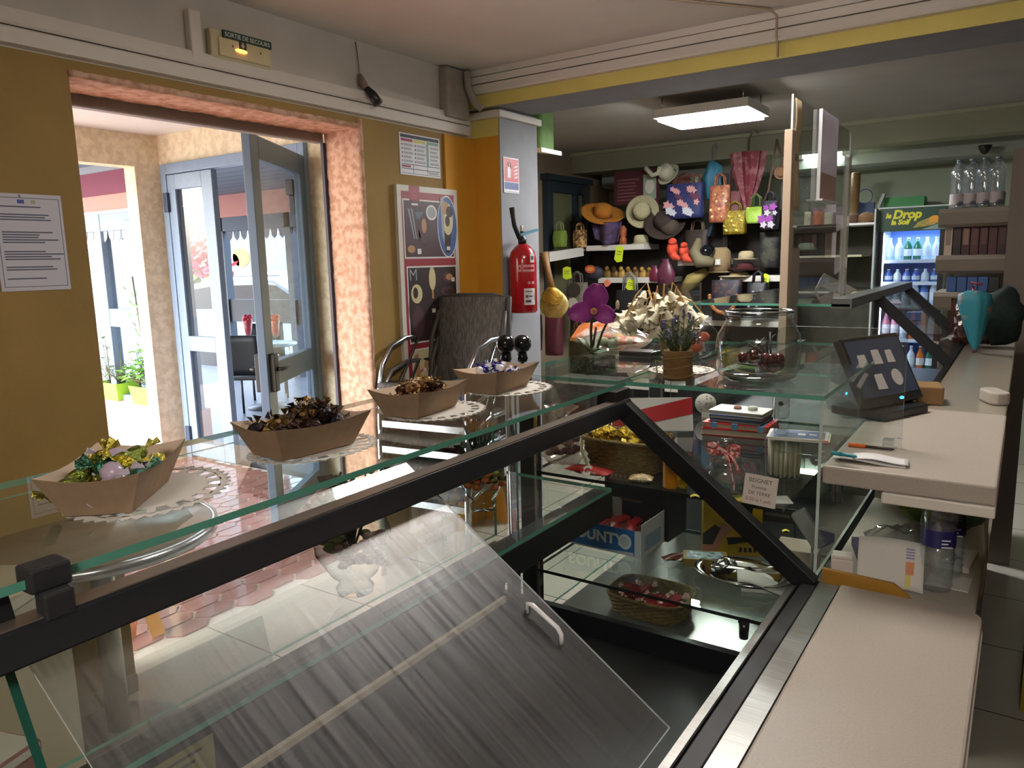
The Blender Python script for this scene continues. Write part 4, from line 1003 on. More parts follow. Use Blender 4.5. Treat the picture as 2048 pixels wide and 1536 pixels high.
tag(MB().prism([(tq.x-.06, tq.y-.03), (tq.x+.045, tq.y-.03), (tq.x+.05, tq.y+.03), (tq.x-.055, tq.y+.04)], ZT+.001, ZT+.016).build('dark_tray', M('#3C3836', .3), bevel=.004), 'low dark tray in front of the marshmallow bag', 'tray')
p3 = at(1400, 690, Y=1.98)
t = thing('glass_globe', 'round glass globe holding a coral ornament between the lavender and the lollipop jar', 'ornament', (p3.x, p3.y, ZT))
b = MB(); b.ball((p3.x, p3.y, ZT+.052), .05, 24); b.build('globe', glass('#F3F5F3', 1.5, edge='#AEB6B2'), t)
b = MB(); b.ball((p3.x+.01, p3.y, ZT+.06), (.018, .015, .014), 10); b.ball((p3.x-.012, p3.y, ZT+.035), (.02, .018, .02), 10); b.build('ornament', M('#D9694E', .5), t)
# ---- fishbowls of flowers on the lower glass shelf
def bowl(x, y, z, r0, lab, c1, c2, seed):
    t = thing('flower_bowl', lab, 'bowl', (x, y, z)); h = r0*1.9
    b = MB(); b.lathe([(0, .002), (r0*.45, .002), (r0*.48, .01), (r0*.36, .02), (r0*.6, .034), (r0*.95, .07), (r0*.98, .10), (r0*.8, .135), (r0*.72, .15), (r0*.80, .165)], (x, y, z), 32, cap=False); b.build('glass_body', glass('#EDF1F0', 1.3, edge='#93A09C'), t)
    r = random.Random(seed); b = MB()
    for k in range(60):
        a = r.uniform(0, 6.28); rr1 = r0*.8*math.sqrt(r.random()); b.ball((x+rr1*math.cos(a), y+rr1*math.sin(a), z+.055+r.uniform(0, .035)), (.010, .010, .006), 6, r.choice([0, 0, 1, 2]))
    b.build('potpourri', [M(c1, .7), M(c2, .7), M('#6B6B3A', .7)], t)
    b = MB()
    for k in range(26):
        a = r.uniform(0, 6.28); tip = Vector((x+.05*math.cos(a)*r.random(), y+.05*math.sin(a)*r.random(), z+.10+r.uniform(.02, .10))); b.tube([(x, y, z+.07), tip], .0016, 4); d = Vector((math.cos(a), math.sin(a), .4))*.02; e = d.orthogonal().normalized()*.008
        b.add([tip, tip+d*.5+e, tip+d, tip+d*.5-e], [(0,1,2,3)])
    b.build('dried_leaves', M('#3A4636', .7, island=.4), t, fixn=False)
bowl(-.852, .795, 1.036, .062, 'round footed glass bowl of potpourri and dark leaves behind the acrylic flap', '#7A4A3E', '#A88A7A', 1)
bowl(-.915, 1.225, 1.036, .055, 'round footed glass bowl with orange and green potpourri beside the black corner post', '#B5662E', '#8A8A3A', 2)
# ================================================================== INSIDE THE GLASS COUNTER
SA, SB, SD = 1.0305, .7705, .5845
def on(px, py, z): return at(px, py, Z=z)
def slab_book(x, y, z, w, d, h, rz, cover, page, lab, name='book', group=None, spine_text=None):
    T = RZ(rz, (x, y, z)); b = MB(T)
    b.box((-w/2, -d/2, 0), (w/2, d/2, .002), 0); b.box((-w/2, -d/2, h-.002), (w/2, d/2, h), 0); b.box((-w/2, d/2-.002, .002), (w/2, d/2, h-.002), 0)
    b.box((-w/2+.003, -d/2+.003, .002), (w/2-.003, d/2-.002, h-.002), 1)
    return tag(b.build(name, [cover, page]), lab, 'book', group)
pg = M('#DAD6C8', .8)
q = on(1470, 872, SA); bx, by = q.x, q.y+.05
zz = SA
for (w_, d_, h_, col, rz, lab) in ((.20, .13, .020, '#A11E22', .10, 'dark red box-bound book lying at the foot of the stack on the upper counter shelf'), (.19, .125, .016, '#D03028', .02, 'bright red book with pale blue bands, second from the foot of the stack'),
                            (.155, .11, .010, '#20325E', -.05, 'dark blue notebook above the red books in the stack'), (.155, .11, .011, '#2C4B8E', .04, 'blue notebook with white page edges, second from the top of the stack'), (.16, .105, .012, '#E6E6E6', -.03, 'white topped notebook with blue ends lying on top of the stack')):
    o = slab_book(bx, by, zz, w_, d_, h_, rz, M(col, .45), pg, lab, group='books stacked on the upper counter shelf'); zz += h_+.0006
t = tag(MB(RZ(-.03, (bx+.02, by, zz))).lathe([(0, 0), (.014, 0), (.014, .010), (0, .010)], (.015, 0, 0), 16).lathe([(0, 0), (.012, 0), (.010, .008), (0, .009)], (-.03, 0, 0), 14, 1).build('bottle_cap', [M('#C9CBB9', .5), M('#A8756A', .5)]), 'pair of small caps lying on the topmost notebook', 'cap')
# blue bands around the second book
b = MB(RZ(.02, (bx, by, SA+.0206)))
for x in (-.06, .0, .075): b.box((x-.008, -.0635, -.0005), (x+.008, .0635, .0168))
tag(b.build('paper_band', M('#6FA6D6', .5)), 'pale blue paper bands wrapped round the bright red book', 'band')
# nut bar in a silver and blue wrapper
q = on(1325, 848, SA); 
bb = pillow('', '', (q.x, q.y, SA), (.15, .042, .022), .05, None, seed=9, crinkle=.006); bb.T = frame((q.x-.052, q.y-.006, SA+.019), (1, .05, 0), (0, .6, .8)); [bb.oval(.006+.0115*k, -.001, .0048, .0065, .006, 1, 7) for k in range(9)]
tag(bb.build('snack_bar', [M('#AEB6BE', .25, metal=.3, col2='#4A6FA8', scale=18, lo=.5, hi=.55), M('#F3F3EF', .4)]), 'silver and blue wrapped snack bar lying left of the book stack', 'snack')
# round doodled price card, tilted white tag
q = on(1400, 840, SA); 
b = MB(frame((q.x, q.y+.05, SA+.045), (.95, .3, 0), (0, 0, 1))); b.lathe([(0, 0), (.034, 0), (.034, .0015), (0, .0015)], (0, 0, 0), 32)
r = random.Random(1)
for k in range(14):
    a = r.uniform(0, 6.28); rr1 = .026*math.sqrt(r.random()); b.oval(rr1*math.cos(a), rr1*math.sin(a), .003, .0016, .0022, 1, 7)
b.box((-.012, -.045, -.004), (.012, -.03, .006), 0)
tag(b.build('round_card', [M('#C9C7BD', .6), M('#6B6A62', .7)]), 'round white card covered in small doodles behind the snack bar', 'card')
q = on(1355, 838, SA)
b = MB(frame((q.x, q.y+.02, SA+.032), (.86, .2, .42), (-.4, 0, .9))); b.box((-.011, -.026, 0), (.011, .026, .001), 0)
for k in range(4): b.rect(-.008, -.02+.012*k, .007, -.014+.012*k, .0016, 1)
b.box((-.002, -.034, -.002), (.002, -.025, .001), 0)
tag(b.build('price_tag', [M('#EFECE6', .6), M('#77736B', .7)]), 'small tilted white price tag with faint print in front of the round card', 'tag')
# red and white packet leaning at the back left
q = on(1262, 880, SA)
b = MB(frame((q.x, q.y+.12, SA), (.86, .5, .0), (-.15, .25, .95)))
b.box((-.11, 0, 0), (.13, .10, .035), 0); b.add([(-.11, 0, .0355), (.13, .05, .0355), (.13, .10, .0355), (-.11, .045, .0355)], [(0,1,2,3)], 1)
tag(b.build('carton', [M('#D9D6D2', .5), M('#B3272D', .5)]), 'white carton with a broad diagonal red band behind the woven basket', 'box')
# woven basket of yellow wrapped sweets
q0 = on(1165, 945, SA); q1 = on(1305, 968, SA); c = (q0+q1)/2; c.y += .10; c.x = -.80
bas = M('#A48A56', .85, col2='#7E6637', scale=60, stretch=(1, 1, 6), lo=.4, hi=.6, bump=1.0, bscale=120)
def basket(c, rx, ry, h, flare, lab, m, z, wall=.006, name='basket', handle=False, rows=9, shape=4.0):
    t = thing(name, lab, 'basket', (c[0], c[1], z)); n = 40; b = MB()
    def ringp(k, s, o):
        a = 2*PI*k/n; ca, sa = math.cos(a), math.sin(a); d = (abs(ca)**shape+abs(sa)**shape)**(1/shape)
        return (c[0]+(rx*s-o)*ca/d, c[1]+(ry*s-o)*sa/d)
    rings = []
    for j in range(rows+1):
        v = j/rows; s = 1+(flare-1)*v; wv = .0022*(1 if j % 2 else -1)
        rings.append([(*ringp(k, s, wv*(1 if k % 2 else -1)), z+.002+h*v) for k in range(n)])
    inner = [[(*ringp(k, 1+(flare-1)*(1-j/rows), wall), z+.006+h*(1-j/rows)) for k in range(n)] for j in range(rows+1)]
    allr = rings+inner; vs = [p for r_ in allr for p in r_]; m_ = len(allr)
    fs = [(i*n+k, i*n+(k+1) % n, (i+1)*n+(k+1) % n, (i+1)*n+k) for i in range(m_-1) for k in range(n)]
    fs.append(tuple(range(n-1, -1, -1))); fs.append(tuple((m_-1)*n+k for k in range(n)))
    b.add(vs, fs); b.build('weave', m, t)
    b = MB(); b.tube([(*ringp(k, flare, 0), z+h+.004) for k in range(n)], .0055, 6, closed=True); b.build('rim', m, t)
    return t
t = basket((c.x, c.y), .088, .062, .075, 1.2, 'woven straw basket heaped with yellow wrapped sweets on the upper counter shelf', bas, SA)
b = MB(); pts = [(c.x-.10, c.y-.06, SA+.075), (c.x-.085, c.y-.085, SA+.05), (c.x-.06, c.y-.10, SA+.02), (c.x-.01, c.y-.115, SA+.005)]; b.tube(pts, .0035, 6); b.build('cord', M('#C9B98A', .8), t)
r = random.Random(12)
pr = None
for k in range(26):
    p = (c.x+r.uniform(-.075, .075), c.y+r.uniform(-.045, .045), SA+.068+r.uniform(0, .014))
    if pr is None:
        pr = candy_mesh('twist', 3).build('wrapped_sweet', [foil('#B89A2A'), foil('#D6BC55')], None, origin='keep', fixn=False); o = pr
    else: o = pr.copy(); C.objects.link(o)
    o.location = p; o.rotation_euler = (r.uniform(-.6, .6), r.uniform(-.6, .6), r.uniform(0, 6)); o.scale = (1.5,)*3
    if k % 3 == 0: pass
    tag(o, 'yellow wrapped sweet in the woven straw basket', 'sweet', 'yellow sweets in the basket')
# bag of brown sweets at the left
q = on(1105, 935, SA)
t = thing('sweets_bag', 'clear knotted bag of mauve and brown sweets beside the black corner post', 'bag', (q.x, q.y+.05, SA))
b = MB(); r = random.Random(2)
b.lathe([(.0, .002), (.045, .004), (.062, .025), (.060, .055), (.045, .08), (.02, .105), (.012, .118), (.028, .14), (.05, .150)], (q.x, q.y+.05, SA), 22, cap=False, sy=.7)
b.v = [p+Vector((r.uniform(-.004, .004), r.uniform(-.004, .004), 0)) for p in b.v]; b.build('film', glass('#F1EDEA', 1.8, haze=.10, hazecol='#BFAFA6', rough=.05), t)
for k in range(16):
    b = MB(); b.ball((q.x+r.uniform(-.04, .04), q.y+.05+r.uniform(-.022, .022), SA+.018+r.uniform(0, .05)), (.014, .012, .010), 8); b.build('sweet', M(['#5A3038', '#8A6A50', '#A0786A'][k % 3], .35), t)
b = MB(); b.ball((q.x, q.y+.05, SA+.118), (.014, .012, .006), 10); b.build('tie', M('#2B2A28', .5), t)
# red packet with white letter lying under the basket
q = on(1175, 950, SA)
bb = pillow('', '', (q.x, q.y+.012, SA), (.12, .05, .02), -.02, None, seed=3, crinkle=.004); bb.T = frame((q.x-.01, q.y-.013, SA+.001), (1, 0, .0), (0, .75, .66)); bb.text('C', .035, 0, 0, .008, 1, bold=.002)
tag(bb.build('packet', [M('#A8322E', .35, col2='#C9BFB8', scale=7, lo=.55, hi=.6), M('#E6DED6', .4)]), 'red and white packet marked with a large C in front of the woven basket', 'packet')
q = on(1278, 966, SA)
bb = pillow('', '', (q.x, q.y+.012, SA), (.055, .035, .018), .3, None, seed=13, crinkle=.004)
tag(bb.build('biscuit_packet', M('#B9864E', .35, col2='#E2D3B0', scale=30)), 'small gold and cream biscuit packet beside the orange juice bottle', 'packet')
# orange bottle, yellow flower, jar with ribbon
q = on(1335, 979, SA); q.y += .018
t = thing('juice_bottle', 'small slim bottle of orange syrup at the front of the upper counter shelf', 'bottle', (q.x, q.y, SA))
b = MB(); b.lathe([(0, .0005), (.0165, .0005), (.018, .004), (.018, .082), (.016, .090), (0, .090)], (q.x, q.y, SA), 24); b.build('syrup', M('#D98A12', .18, spec=.8), t)
b = MB(); b.lathe([(.0165, .090), (.010, .102), (.0075, .112), (.0075, .128), (0, .128)], (q.x, q.y, SA), 20); b.build('neck', glass('#EFE6D8', 1.5, edge='#B7A98C'), t)
q = on(1362, 982, SA); q.y += .016
b = MB(); r = random.Random(4)
for k in range(22):
    a = k*2.4; e = .2+.05*k; d = Vector((math.cos(a)*math.cos(e), math.sin(a)*math.cos(e), abs(math.sin(e)))); p = Vector((q.x, q.y, SA+.012)); s_ = d.orthogonal().normalized()*.006
    b.add([p, p+d*.014+s_, p+d*.022, p+d*.014-s_], [(0,1,2,3)])
b.ball((q.x, q.y, SA+.011), (.014, .014, .0105), 10)
tag(b.build('silk_flower', M('#E2C81E', .55, var=.1, scale=60), fixn=False), 'yellow silk flower head lying next to the orange syrup bottle', 'flower')
for (px, py, z, lab) in ((1383, 1000, SA, 'loose yellow petal on the upper shelf before the ribboned jar'), (1568, 1068, SB, 'loose yellow petal beside the slanted grey holder')):
    q = on(px, py, z); b = MB(RZ(.4, (q.x, q.y+.02, z))); b.sheet(lambda u, v: ((u-.5)*.02, (v-.5)*.014, .0015+.004*math.sin(PI*u)), 6, 5, .001); tag(b.build('petal', M('#E2C81E', .55)), lab, 'petal')
q = on(1435, 1000, SA); q.y += .05
t = thing('ribboned_jar', 'squat clear glass jar with red gingham ribbon tied round its lid knob', 'jar', (q.x, q.y, SA))
b = MB(); b.lathe([(0, .001), (.040, .001), (.043, .008), (.043, .055), (.036, .064), (.034, .068)], (q.x, q.y, SA), 32, cap=False); b.build('glass_body', jarg, t)
b = MB(); b.lathe([(.040, .068), (.041, .073), (.034, .084), (.016, .092), (.010, .096), (.010, .102), (.018, .110), (.020, .118), (.014, .124), (0, .125)], (q.x, q.y, SA), 32, cap=False); b.build('glass_lid', jarg, t)
rib = M('#B5413A', .6, col2='#E2B9B0', scale=150, lo=.45, hi=.55)
b = MB(); z_ = SA+.098
def band(mb, pts, w_): mb.sheet(lambda u, v: tuple(Vector(pts[min(int(u*(len(pts)-1)), len(pts)-2)]).lerp(Vector(pts[min(int(u*(len(pts)-1))+1, len(pts)-1)]), u*(len(pts)-1)-min(int(u*(len(pts)-1)), len(pts)-2))+Vector((0, .2*w_*(v-.5), w_*(v-.5)))), 14, 2, .001)
for sg in (-1, 1):
    band(b, [(q.x, q.y-.014, z_), (q.x+sg*.02, q.y-.02, z_+.016), (q.x+sg*.036, q.y-.016, z_+.012), (q.x+sg*.034, q.y-.012, z_-.004), (q.x, q.y-.014, z_)], .013)
band(b, [(q.x, q.y-.016, z_), (q.x+.018, q.y-.034, z_-.014), (q.x+.03, q.y-.046, z_-.045), (q.x+.036, q.y-.049, z_-.07)], .012)
band(b, [(q.x, q.y-.016, z_), (q.x+.03, q.y-.034, z_-.012), (q.x+.045, q.y-.044, z_-.035)], .012)
b.build('ribbon', rib, t)
# tub of straws with a framed card on top
q = Vector((-.445, 1.80, SA))
t = thing('straw_tub', 'tall clear tub packed with pale drinking straws in the glass counter', 'tub', (q.x, q.y, SA))
b = MB(); b.lathe([(0, .001), (.042, .001), (.044, .006), (.048, .105)], (q.x, q.y, SA), 28, cap=False); b.build('tub', glass('#EDF0EA', 1.4, edge='#A6AFA6', haze=.05), t)
for k in range(40):
    a = k*2.4; rr1 = .036*math.sqrt((k+.5)/40); b = MB(); b.tube([(q.x+rr1*math.cos(a), q.y+rr1*math.sin(a), SA+.004), (q.x+rr1*1.02*math.cos(a+.05), q.y+rr1*1.02*math.sin(a+.05), SA+.092+.006*math.sin(k*1.7))], .0032, 6); b.build('straw', M(['#D9D6B8', '#C8C49C', '#E2E0D2'][k % 3], .5), t)
b = MB(RZ(.16, (q.x+.035, q.y-.03, SA+.108))); b.box((-.065, -.045, 0), (.065, .045, .003), 0); b.box((-.058, -.038, .003), (.058, .038, .0034), 1); b.box((-.058, .008, .0034), (.02, .03, .0037), 2); b.box((.0, -.01, .0034), (.016, .008, .0037), 0); b.box((.024, -.002, .0034), (.04, .006, .0037), 0)
b.box((-.06, -.043, -.004), (.069, .047, -.001), 0)
tag(b.build('framed_card', [M('#E6E4DA', .5), M('#5B6088', .4), M('#6E74A0', .4)]), 'flat blue card in a white border resting on the straw tub', 'card')
q = at(1562, 812, Y=1.75)
t = thing('clear_holder', 'small clear plastic holder with a dark eye hanging under the glass top', 'holder', (q.x, q.y, q.z-.03))
b = MB(); b.lathe([(.0, .0), (.014, .002), (.019, .012), (.019, .048), (.016, .0605)], (q.x, q.y, q.z-.03), 20, cap=False); b.build('shell', glass('#F1F3F1', 1.8, edge='#9CA39F', haze=.04), t)
b = MB(); b.ball((q.x, q.y-.002, q.z+.006), (.006, .004, .006), 10); b.build('eye', M('#2A2522', .3), t)
# price card on the front edge of the shelf
q0 = on(1478, 1012, SA); o_ = at(1520, 982, Y=1.545)
b = MB(frame((o_.x, 1.547, o_.z), (.985, 0, -.06), (0.05, .12, 1))); b.box((-.035, -.032, -.0006), (.034, .032, .0006), 0)
b.text('BEIGNET', .0125, -.026, .016, .001, 1); b.text('Pomme', .010, -.018, .003, .001, 1); b.text('DE TERRE', .0105, -.024, -.010, .001, 1); b.text('0.50 la l unit', .0105, -.028, -.024, .001, 2)
tag(b.build('price_card', [M('#E2D9CF', .6), M('#54504E', .7), M('#A8524C', .7)]), 'handwritten price card for doughnuts clipped on the upper shelf edge', 'sign')
q = on(1556, 1012, SA); 
tag(MB(RZ(.5, (-.405, 1.60, SA))).box((-.03, -.02, .0005), (.025, .03, .0025)).build('paper_slip', M('#DCDBD6', .6)), 'white paper slip lying behind the handwritten price card', 'paper')
# ---- lower shelf: chocolate bar box, cartons, platter with tongs
q = on(1283, 1118, SB); T = RZ(-.02, (q.x, q.y, SB))
t = thing('chocolate_box', 'open blue and white display box of coconut chocolate bars with lettered front', 'box', (q.x, q.y, SB)); th = .002
W_, D_, H_ = .235, .15, .072
b = MB(T); b.box((-W_, 0, .001), (0, D_, .003), 1); b.box((-W_, D_-th, .003), (0, D_, .105), 2); b.box((-W_, th, .003), (-W_+th, D_-th, H_+.02), 1); b.box((-th, th, .003), (0, D_-th, H_+.02), 1); b.box((-W_, 0, .003), (0, th, H_), 0)
b.box((-.02, -.0006, .003), (0, -.0001, H_), 1); b.box((.0001, .02, .012), (.0006, D_-.03, .055), 3); b.build('carton', [M('#2E6FB4', .45), M('#CFD4DA', .5), M('#8F8A84', .6), M('#8FA9C4', .5)], t)
b = MB(T @ frame((-W_+.012, -.0008, .026), (1, 0, .0), (0, 0, 1))); b.text('BOUNTY', .042, 0, 0, 0, 0, bold=.0016)
b.oval(.175, .012, .019, .021, .0002, 0); b.oval(.175, .012, .013, .015, .0005, 1); b.add([(-.012, -.024, 0), (.20, -.024, 0), (.20, -.014, 0), (.10, -.021, 0), (-.012, -.020, 0)], [(0,1,2,3,4)], 1); b.build('lettering', [M('#DDE6EC', .4), M('#C6CCD2', .4)], t)
r = random.Random(9); br0 = None
for k in range(12):
    lx, ly = -W_+.03+.016*k, .07+.02*(k % 3); p = T @ Vector((lx, ly, .03+.006*(k % 3)))
    b = pillow('', '', (0, 0, 0), (.09, .028, .018), 0, None, n=8, seed=k % 4, crinkle=.004)
    o = b.build('chocolate_bar', M(['#A3202A', '#5A2A20', '#8E1C26'][k % 3], .3), None, origin='keep'); o.location = p; o.rotation_euler = (r.uniform(.2, .6), r.uniform(-.2, .2), PI/2+r.uniform(-.3, .3))
    tag(o, ['red wrapped chocolate bar in the blue and white box', 'brown wrapped chocolate bar in the blue and white box', 'dark red wrapped chocolate bar in the blue and white box'][k % 3], 'chocolate bar', ['red bars in the box', 'brown bars in the box', 'dark red bars in the box'][k % 3])
q = on(1280, 1075, SB); 
b = MB(RZ(-.05, (-.87, 1.92, SB))); b.box((-.10, -.03, .001), (.10, .09, .20), 0); b.box((-.085, -.0308, .155), (-.01, -.030, .18), 1)
for k in range(5): b.box((-.08+.014*k, -.0312, .162), (-.071+.014*k, -.0308, .174), 2)
b.lathe([(0, 0), (.010, .002), (.011, .008), (0, .012)], (.045, -.0305, .165), 14, 3)
b.mi = b.mi; b.T = frame((-.92, 1.889, SB+.10), (1, -.05, 0), (0, 0, 1)); b.rect(0, 0, .07, .006, 0, 4)
tag(b.build('black_carton', [M('#16161A', .4), M('#8A6E60', .5), M('#D9B39A', .5), M('#B9B9B9', .2, metal=.8), M('#5A4038', .5)]), 'tall black carton with a small brown label behind the open chocolate bar box', 'box')
# yellow carton with picture of a hand
b = MB(RZ(.42, (-.60, 1.90, SB))); b.box((-.075, -.02, .001), (.075, .035, .15), 0)
b.prism([(-.075, .02), (-.04, .07), (-.02, .09), (.0, .075), (-.02, .05), (-.045, .001), (-.075, .001)], -.0215, -.0202, 1, axis='y'); b.prism([(-.02, .085), (.0, .10), (.008, .12), (.002, .125), (-.012, .105), (-.03, .08)], -.0222, -.0216, 1, axis='y')
b.prism([(-.075, .06), (-.045, .085), (-.03, .075), (-.05, .03), (-.075, .03)], -.0226, -.0218, 2, axis='y'); b.prism([(-.01, .03), (.06, .045), (.06, .055), (-.015, .05)], -.0216, -.0203, 2, axis='y'); 
b.T = RZ(.42, (-.60, 1.90, SB)) @ frame((.018, -.0208, .012), (1, 0, 0), (0, 0, 1)); [b.rect(.012*k, 0, .012*k+.007, .012, 0, 2) for k in range(4)]
tag(b.build('yellow_carton', [M('#C9A821', .45), M('#B98066', .5), M('#1D1C1C', .5)]), 'yellow carton printed with a hand and dark sleeve on the lower counter shelf', 'box')
tag(MB(RZ(.4, (-.63, 1.80, SB))).box((-.06, -.03, .001), (.05, .03, .022), 0).box((-.05, -.025, .022), (.04, .025, .0225), 1).build('flat_carton', [M('#8E7B3A', .5), M('#A9C2CC', .4, col2='#5F7480', scale=60, lo=.45, hi=.55)]), 'flat ochre carton with pale blue printed lid before the yellow carton', 'box')
r = random.Random(3)
for k in range(4):
    q = on(1345, 1125, SB); b = pillow('', '', (0, 0, 0), (.085, .024, .018), 0, None, n=8, seed=k, crinkle=.004); o = b.build('brown_bar', M('#5A2E22', .25, col2='#8A5A48', scale=30), None, origin='keep'); o.location = (q.x+.006+.03*k, q.y+.02+.012*k, SB+.001); o.rotation_euler = (0, 0, .75)
    tag(o, 'glossy brown wrapped bar lying in a row between the chocolate box and the platter', 'chocolate bar', 'brown bars before the platter')
# oval steel platter
q = (on(1367, 1155, SB)+on(1600, 1165, SB))/2; px_c = (q.x+.0, q.y+.005)
t = thing('platter', 'oval stainless steel platter holding tongs and crumpled foil', 'platter', (px_c[0], px_c[1], SB))
ste = M('#D4D4D0', .12, metal=1.0)
b = MB(); b.lathe([(0, .003), (.50, .003), (.62, .008), (.70, .022), (.97, .030), (1.0, .027), (.97, .026), (.69, .018), (.60, .004), (0, .001)], (0, 0, 0), 48); b.v = [Vector((p.x*.118+px_c[0], p.y*.085+px_c[1], p.z*.75+SB)) for p in b.v]; b.build('dish', ste, t)
t2 = thing('serving_tongs', 'pair of steel scissor tongs lying across the oval platter', 'tongs', (px_c[0], px_c[1], SB+.02))
for sg in (-1, 1):
    b = MB(); z1 = SB+.028
    p0 = Vector((px_c[0]+.02, px_c[1]-.008, z1+.004+sg*.002)); 
    b.tube([p0, p0+Vector((.05, .012*sg+.012, .006)), p0+Vector((.085, .026*sg+.02, .012)), p0+Vector((.112, .018*sg+.026, .014)), p0+Vector((.10, .004*sg+.02, .012)), p0+Vector((.085, .014*sg+.018, .010))], .0028, 8); b.build('handle_loop', ste, t2)
    b = MB(); b.sheet(lambda u, v: tuple(p0+Vector((-.085*u, (v-.5)*(.012+.02*u)-sg*.014*u, .008*math.sin(PI*v)*u+.001*sg-.004*u))), 8, 5, .0015); b.build('tong_arm', ste, t2)
b = MB(); b.lathe([(0, -.004), (.005, -.004), (.005, .006), (0, .007)], (px_c[0]+.02, px_c[1]-.008, SB+.032), 12); b.build('pivot', M('#3A3A3A', .3, metal=.8), t2)
b = MB(RZ(.5, (px_c[0]-.04, px_c[1]-.01, SB+.008))); r = random.Random(5); b.ball((0, 0, .022), (.030, .022, .020), 14, sm=False); b.v = [p+Vector((r.uniform(-.005, .005), r.uniform(-.005, .005), r.uniform(-.004, .004))) for p in b.v]
tag(b.build('foil_lump', M('#8E8E8C', .25, metal=1.0)), 'crumpled ball of aluminium foil on the oval platter', 'foil')
# white tissue and pale box to the right of the platter
b = MB(RZ(.35, (-.455, 1.75, SB))); b.sheet(lambda u, v: ((u-.5)*.16, (v-.5)*.13, .02+.012*math.sin(5*u+1)+.014*math.sin(6*v)-.012*u), 12, 12, .002); b.box((-.07, -.05, .0008), (.07, .05, .009))
tag(b.build('tissue', M('#E4E2DD', .8)), 'white tissue crumpled beyond the oval platter', 'tissue')
tag(MB(RZ(.1, (-.43, 1.90, SB))).box((-.05, -.04, .001), (.05, .05, .055)).build('pale_box', M('#A89F8C', .6), bevel=.002), 'plain beige box beside the crumpled tissue', 'box')
b = MB(frame((-.50, 1.98, SB+.10), (1, .05, 0), (0, 0, 1))); b.box((-.05, -.02, 0), (.05, .02, .006), 0); b.box((-.045, -.10, .001), (-.04, -.02, .004), 0); b.box((.04, -.10, .001), (.045, -.02, .004), 0); b.rect(-.035, -.004, .03, .004, .0065, 1)
tag(b.build('black_sign', [M('#2A2A2A', .5), M('#57534E', .6)]), 'small black strip sign on two legs behind the pale box', 'sign')
q = at(1622, 1058, Y=1.70)
b = MB(frame((q.x-.004, q.y, q.z), (.55, .1, -.83), (.8, .1, .55))); b.box((-.045, -.016, -.012), (.045, .016, .012))
t = thing('slanted_holder', 'grey slab-shaped price holder leaning on the counter side glass', 'holder', (q.x, q.y, q.z)); b.build('slab', M('#8D928F', .45), t, bevel=.003)
b = MB(); b.tube([(q.x+.004, q.y+.002, q.z-.04), (q.x+.004, q.y+.002, .7711)], .003, 8); b.lathe([(.016, 0), (.016, .004), (.003, .006)], (q.x+.004, q.y+.002, .7711), 14); b.build('stand', M('#6A6E6C', .4), t)
# hook with clear tube on the side glass
q = at(1664, 935, X=-.311)
t = thing('suction_hook', 'teal disc hook with a clear hanging tube on the counter side glass', 'hook', (q.x, q.y, q.z))
b = MB(frame((q.x+.0005, q.y, q.z), (0, 1, 0), (0, 0, 1))); b.lathe([(0, 0), (.0125, 0), (.011, .006), (0, .008)], (0, 0, 0), 20); b.build('disc', M('#1F9C92', .35), t)
b = MB(); b.lathe([(.0, -.075), (.010, -.073), (.011, -.02), (.006, -.012)], (q.x+.013, q.y, q.z), 14, cap=False); b.build('tube', glass('#EFF2F1', 1.6, edge='#A5ADAA'), t)
# ---- deck under the lower shelf
q = on(1215, 1215, SD); c = Vector((-.80, q.y+.05, SD))
t = basket((c.x, c.y), .10, .075, .05, 1.12, 'shallow straw basket of red sweets under the lower glass shelf', bas, SD)
r = random.Random(14); o = None
for k in range(22):
    p = (c.x+r.uniform(-.075, .075), c.y+r.uniform(-.05, .05), SD+.03+r.uniform(0, .014))
    if o is None: o = candy_mesh('twist', 8).build('wrapped_sweet', [foil('#A01F28'), M('#D9B0A4', .4)], None, origin='keep', fixn=False)
    else: o = o.copy(); C.objects.link(o)
    o.location = p; o.rotation_euler = (r.uniform(-.6, .6), r.uniform(-.6, .6), r.uniform(0, 6)); o.scale = (1.5,)*3
    tag(o, 'red wrapped sweet in the shallow basket under the lower glass shelf', 'sweet', 'red sweets under the lower shelf')
b = MB(RZ(.3, (-.55, 1.62, SD))); b.sheet(lambda u, v: ((u-.5)*.10, (v-.5)*.08, .008+.007*math.sin(9*u)+.006*math.sin(8*v+u*3)), 12, 10, .001); tag(b.build('reflection_sheet', M('#D6D2C6', .8)), 'crumpled cream sheet imitating a white reflection on the deck under the lower glass shelf', 'reflection_sheet')  # cream sheet modelled in place of the deck's white reflection

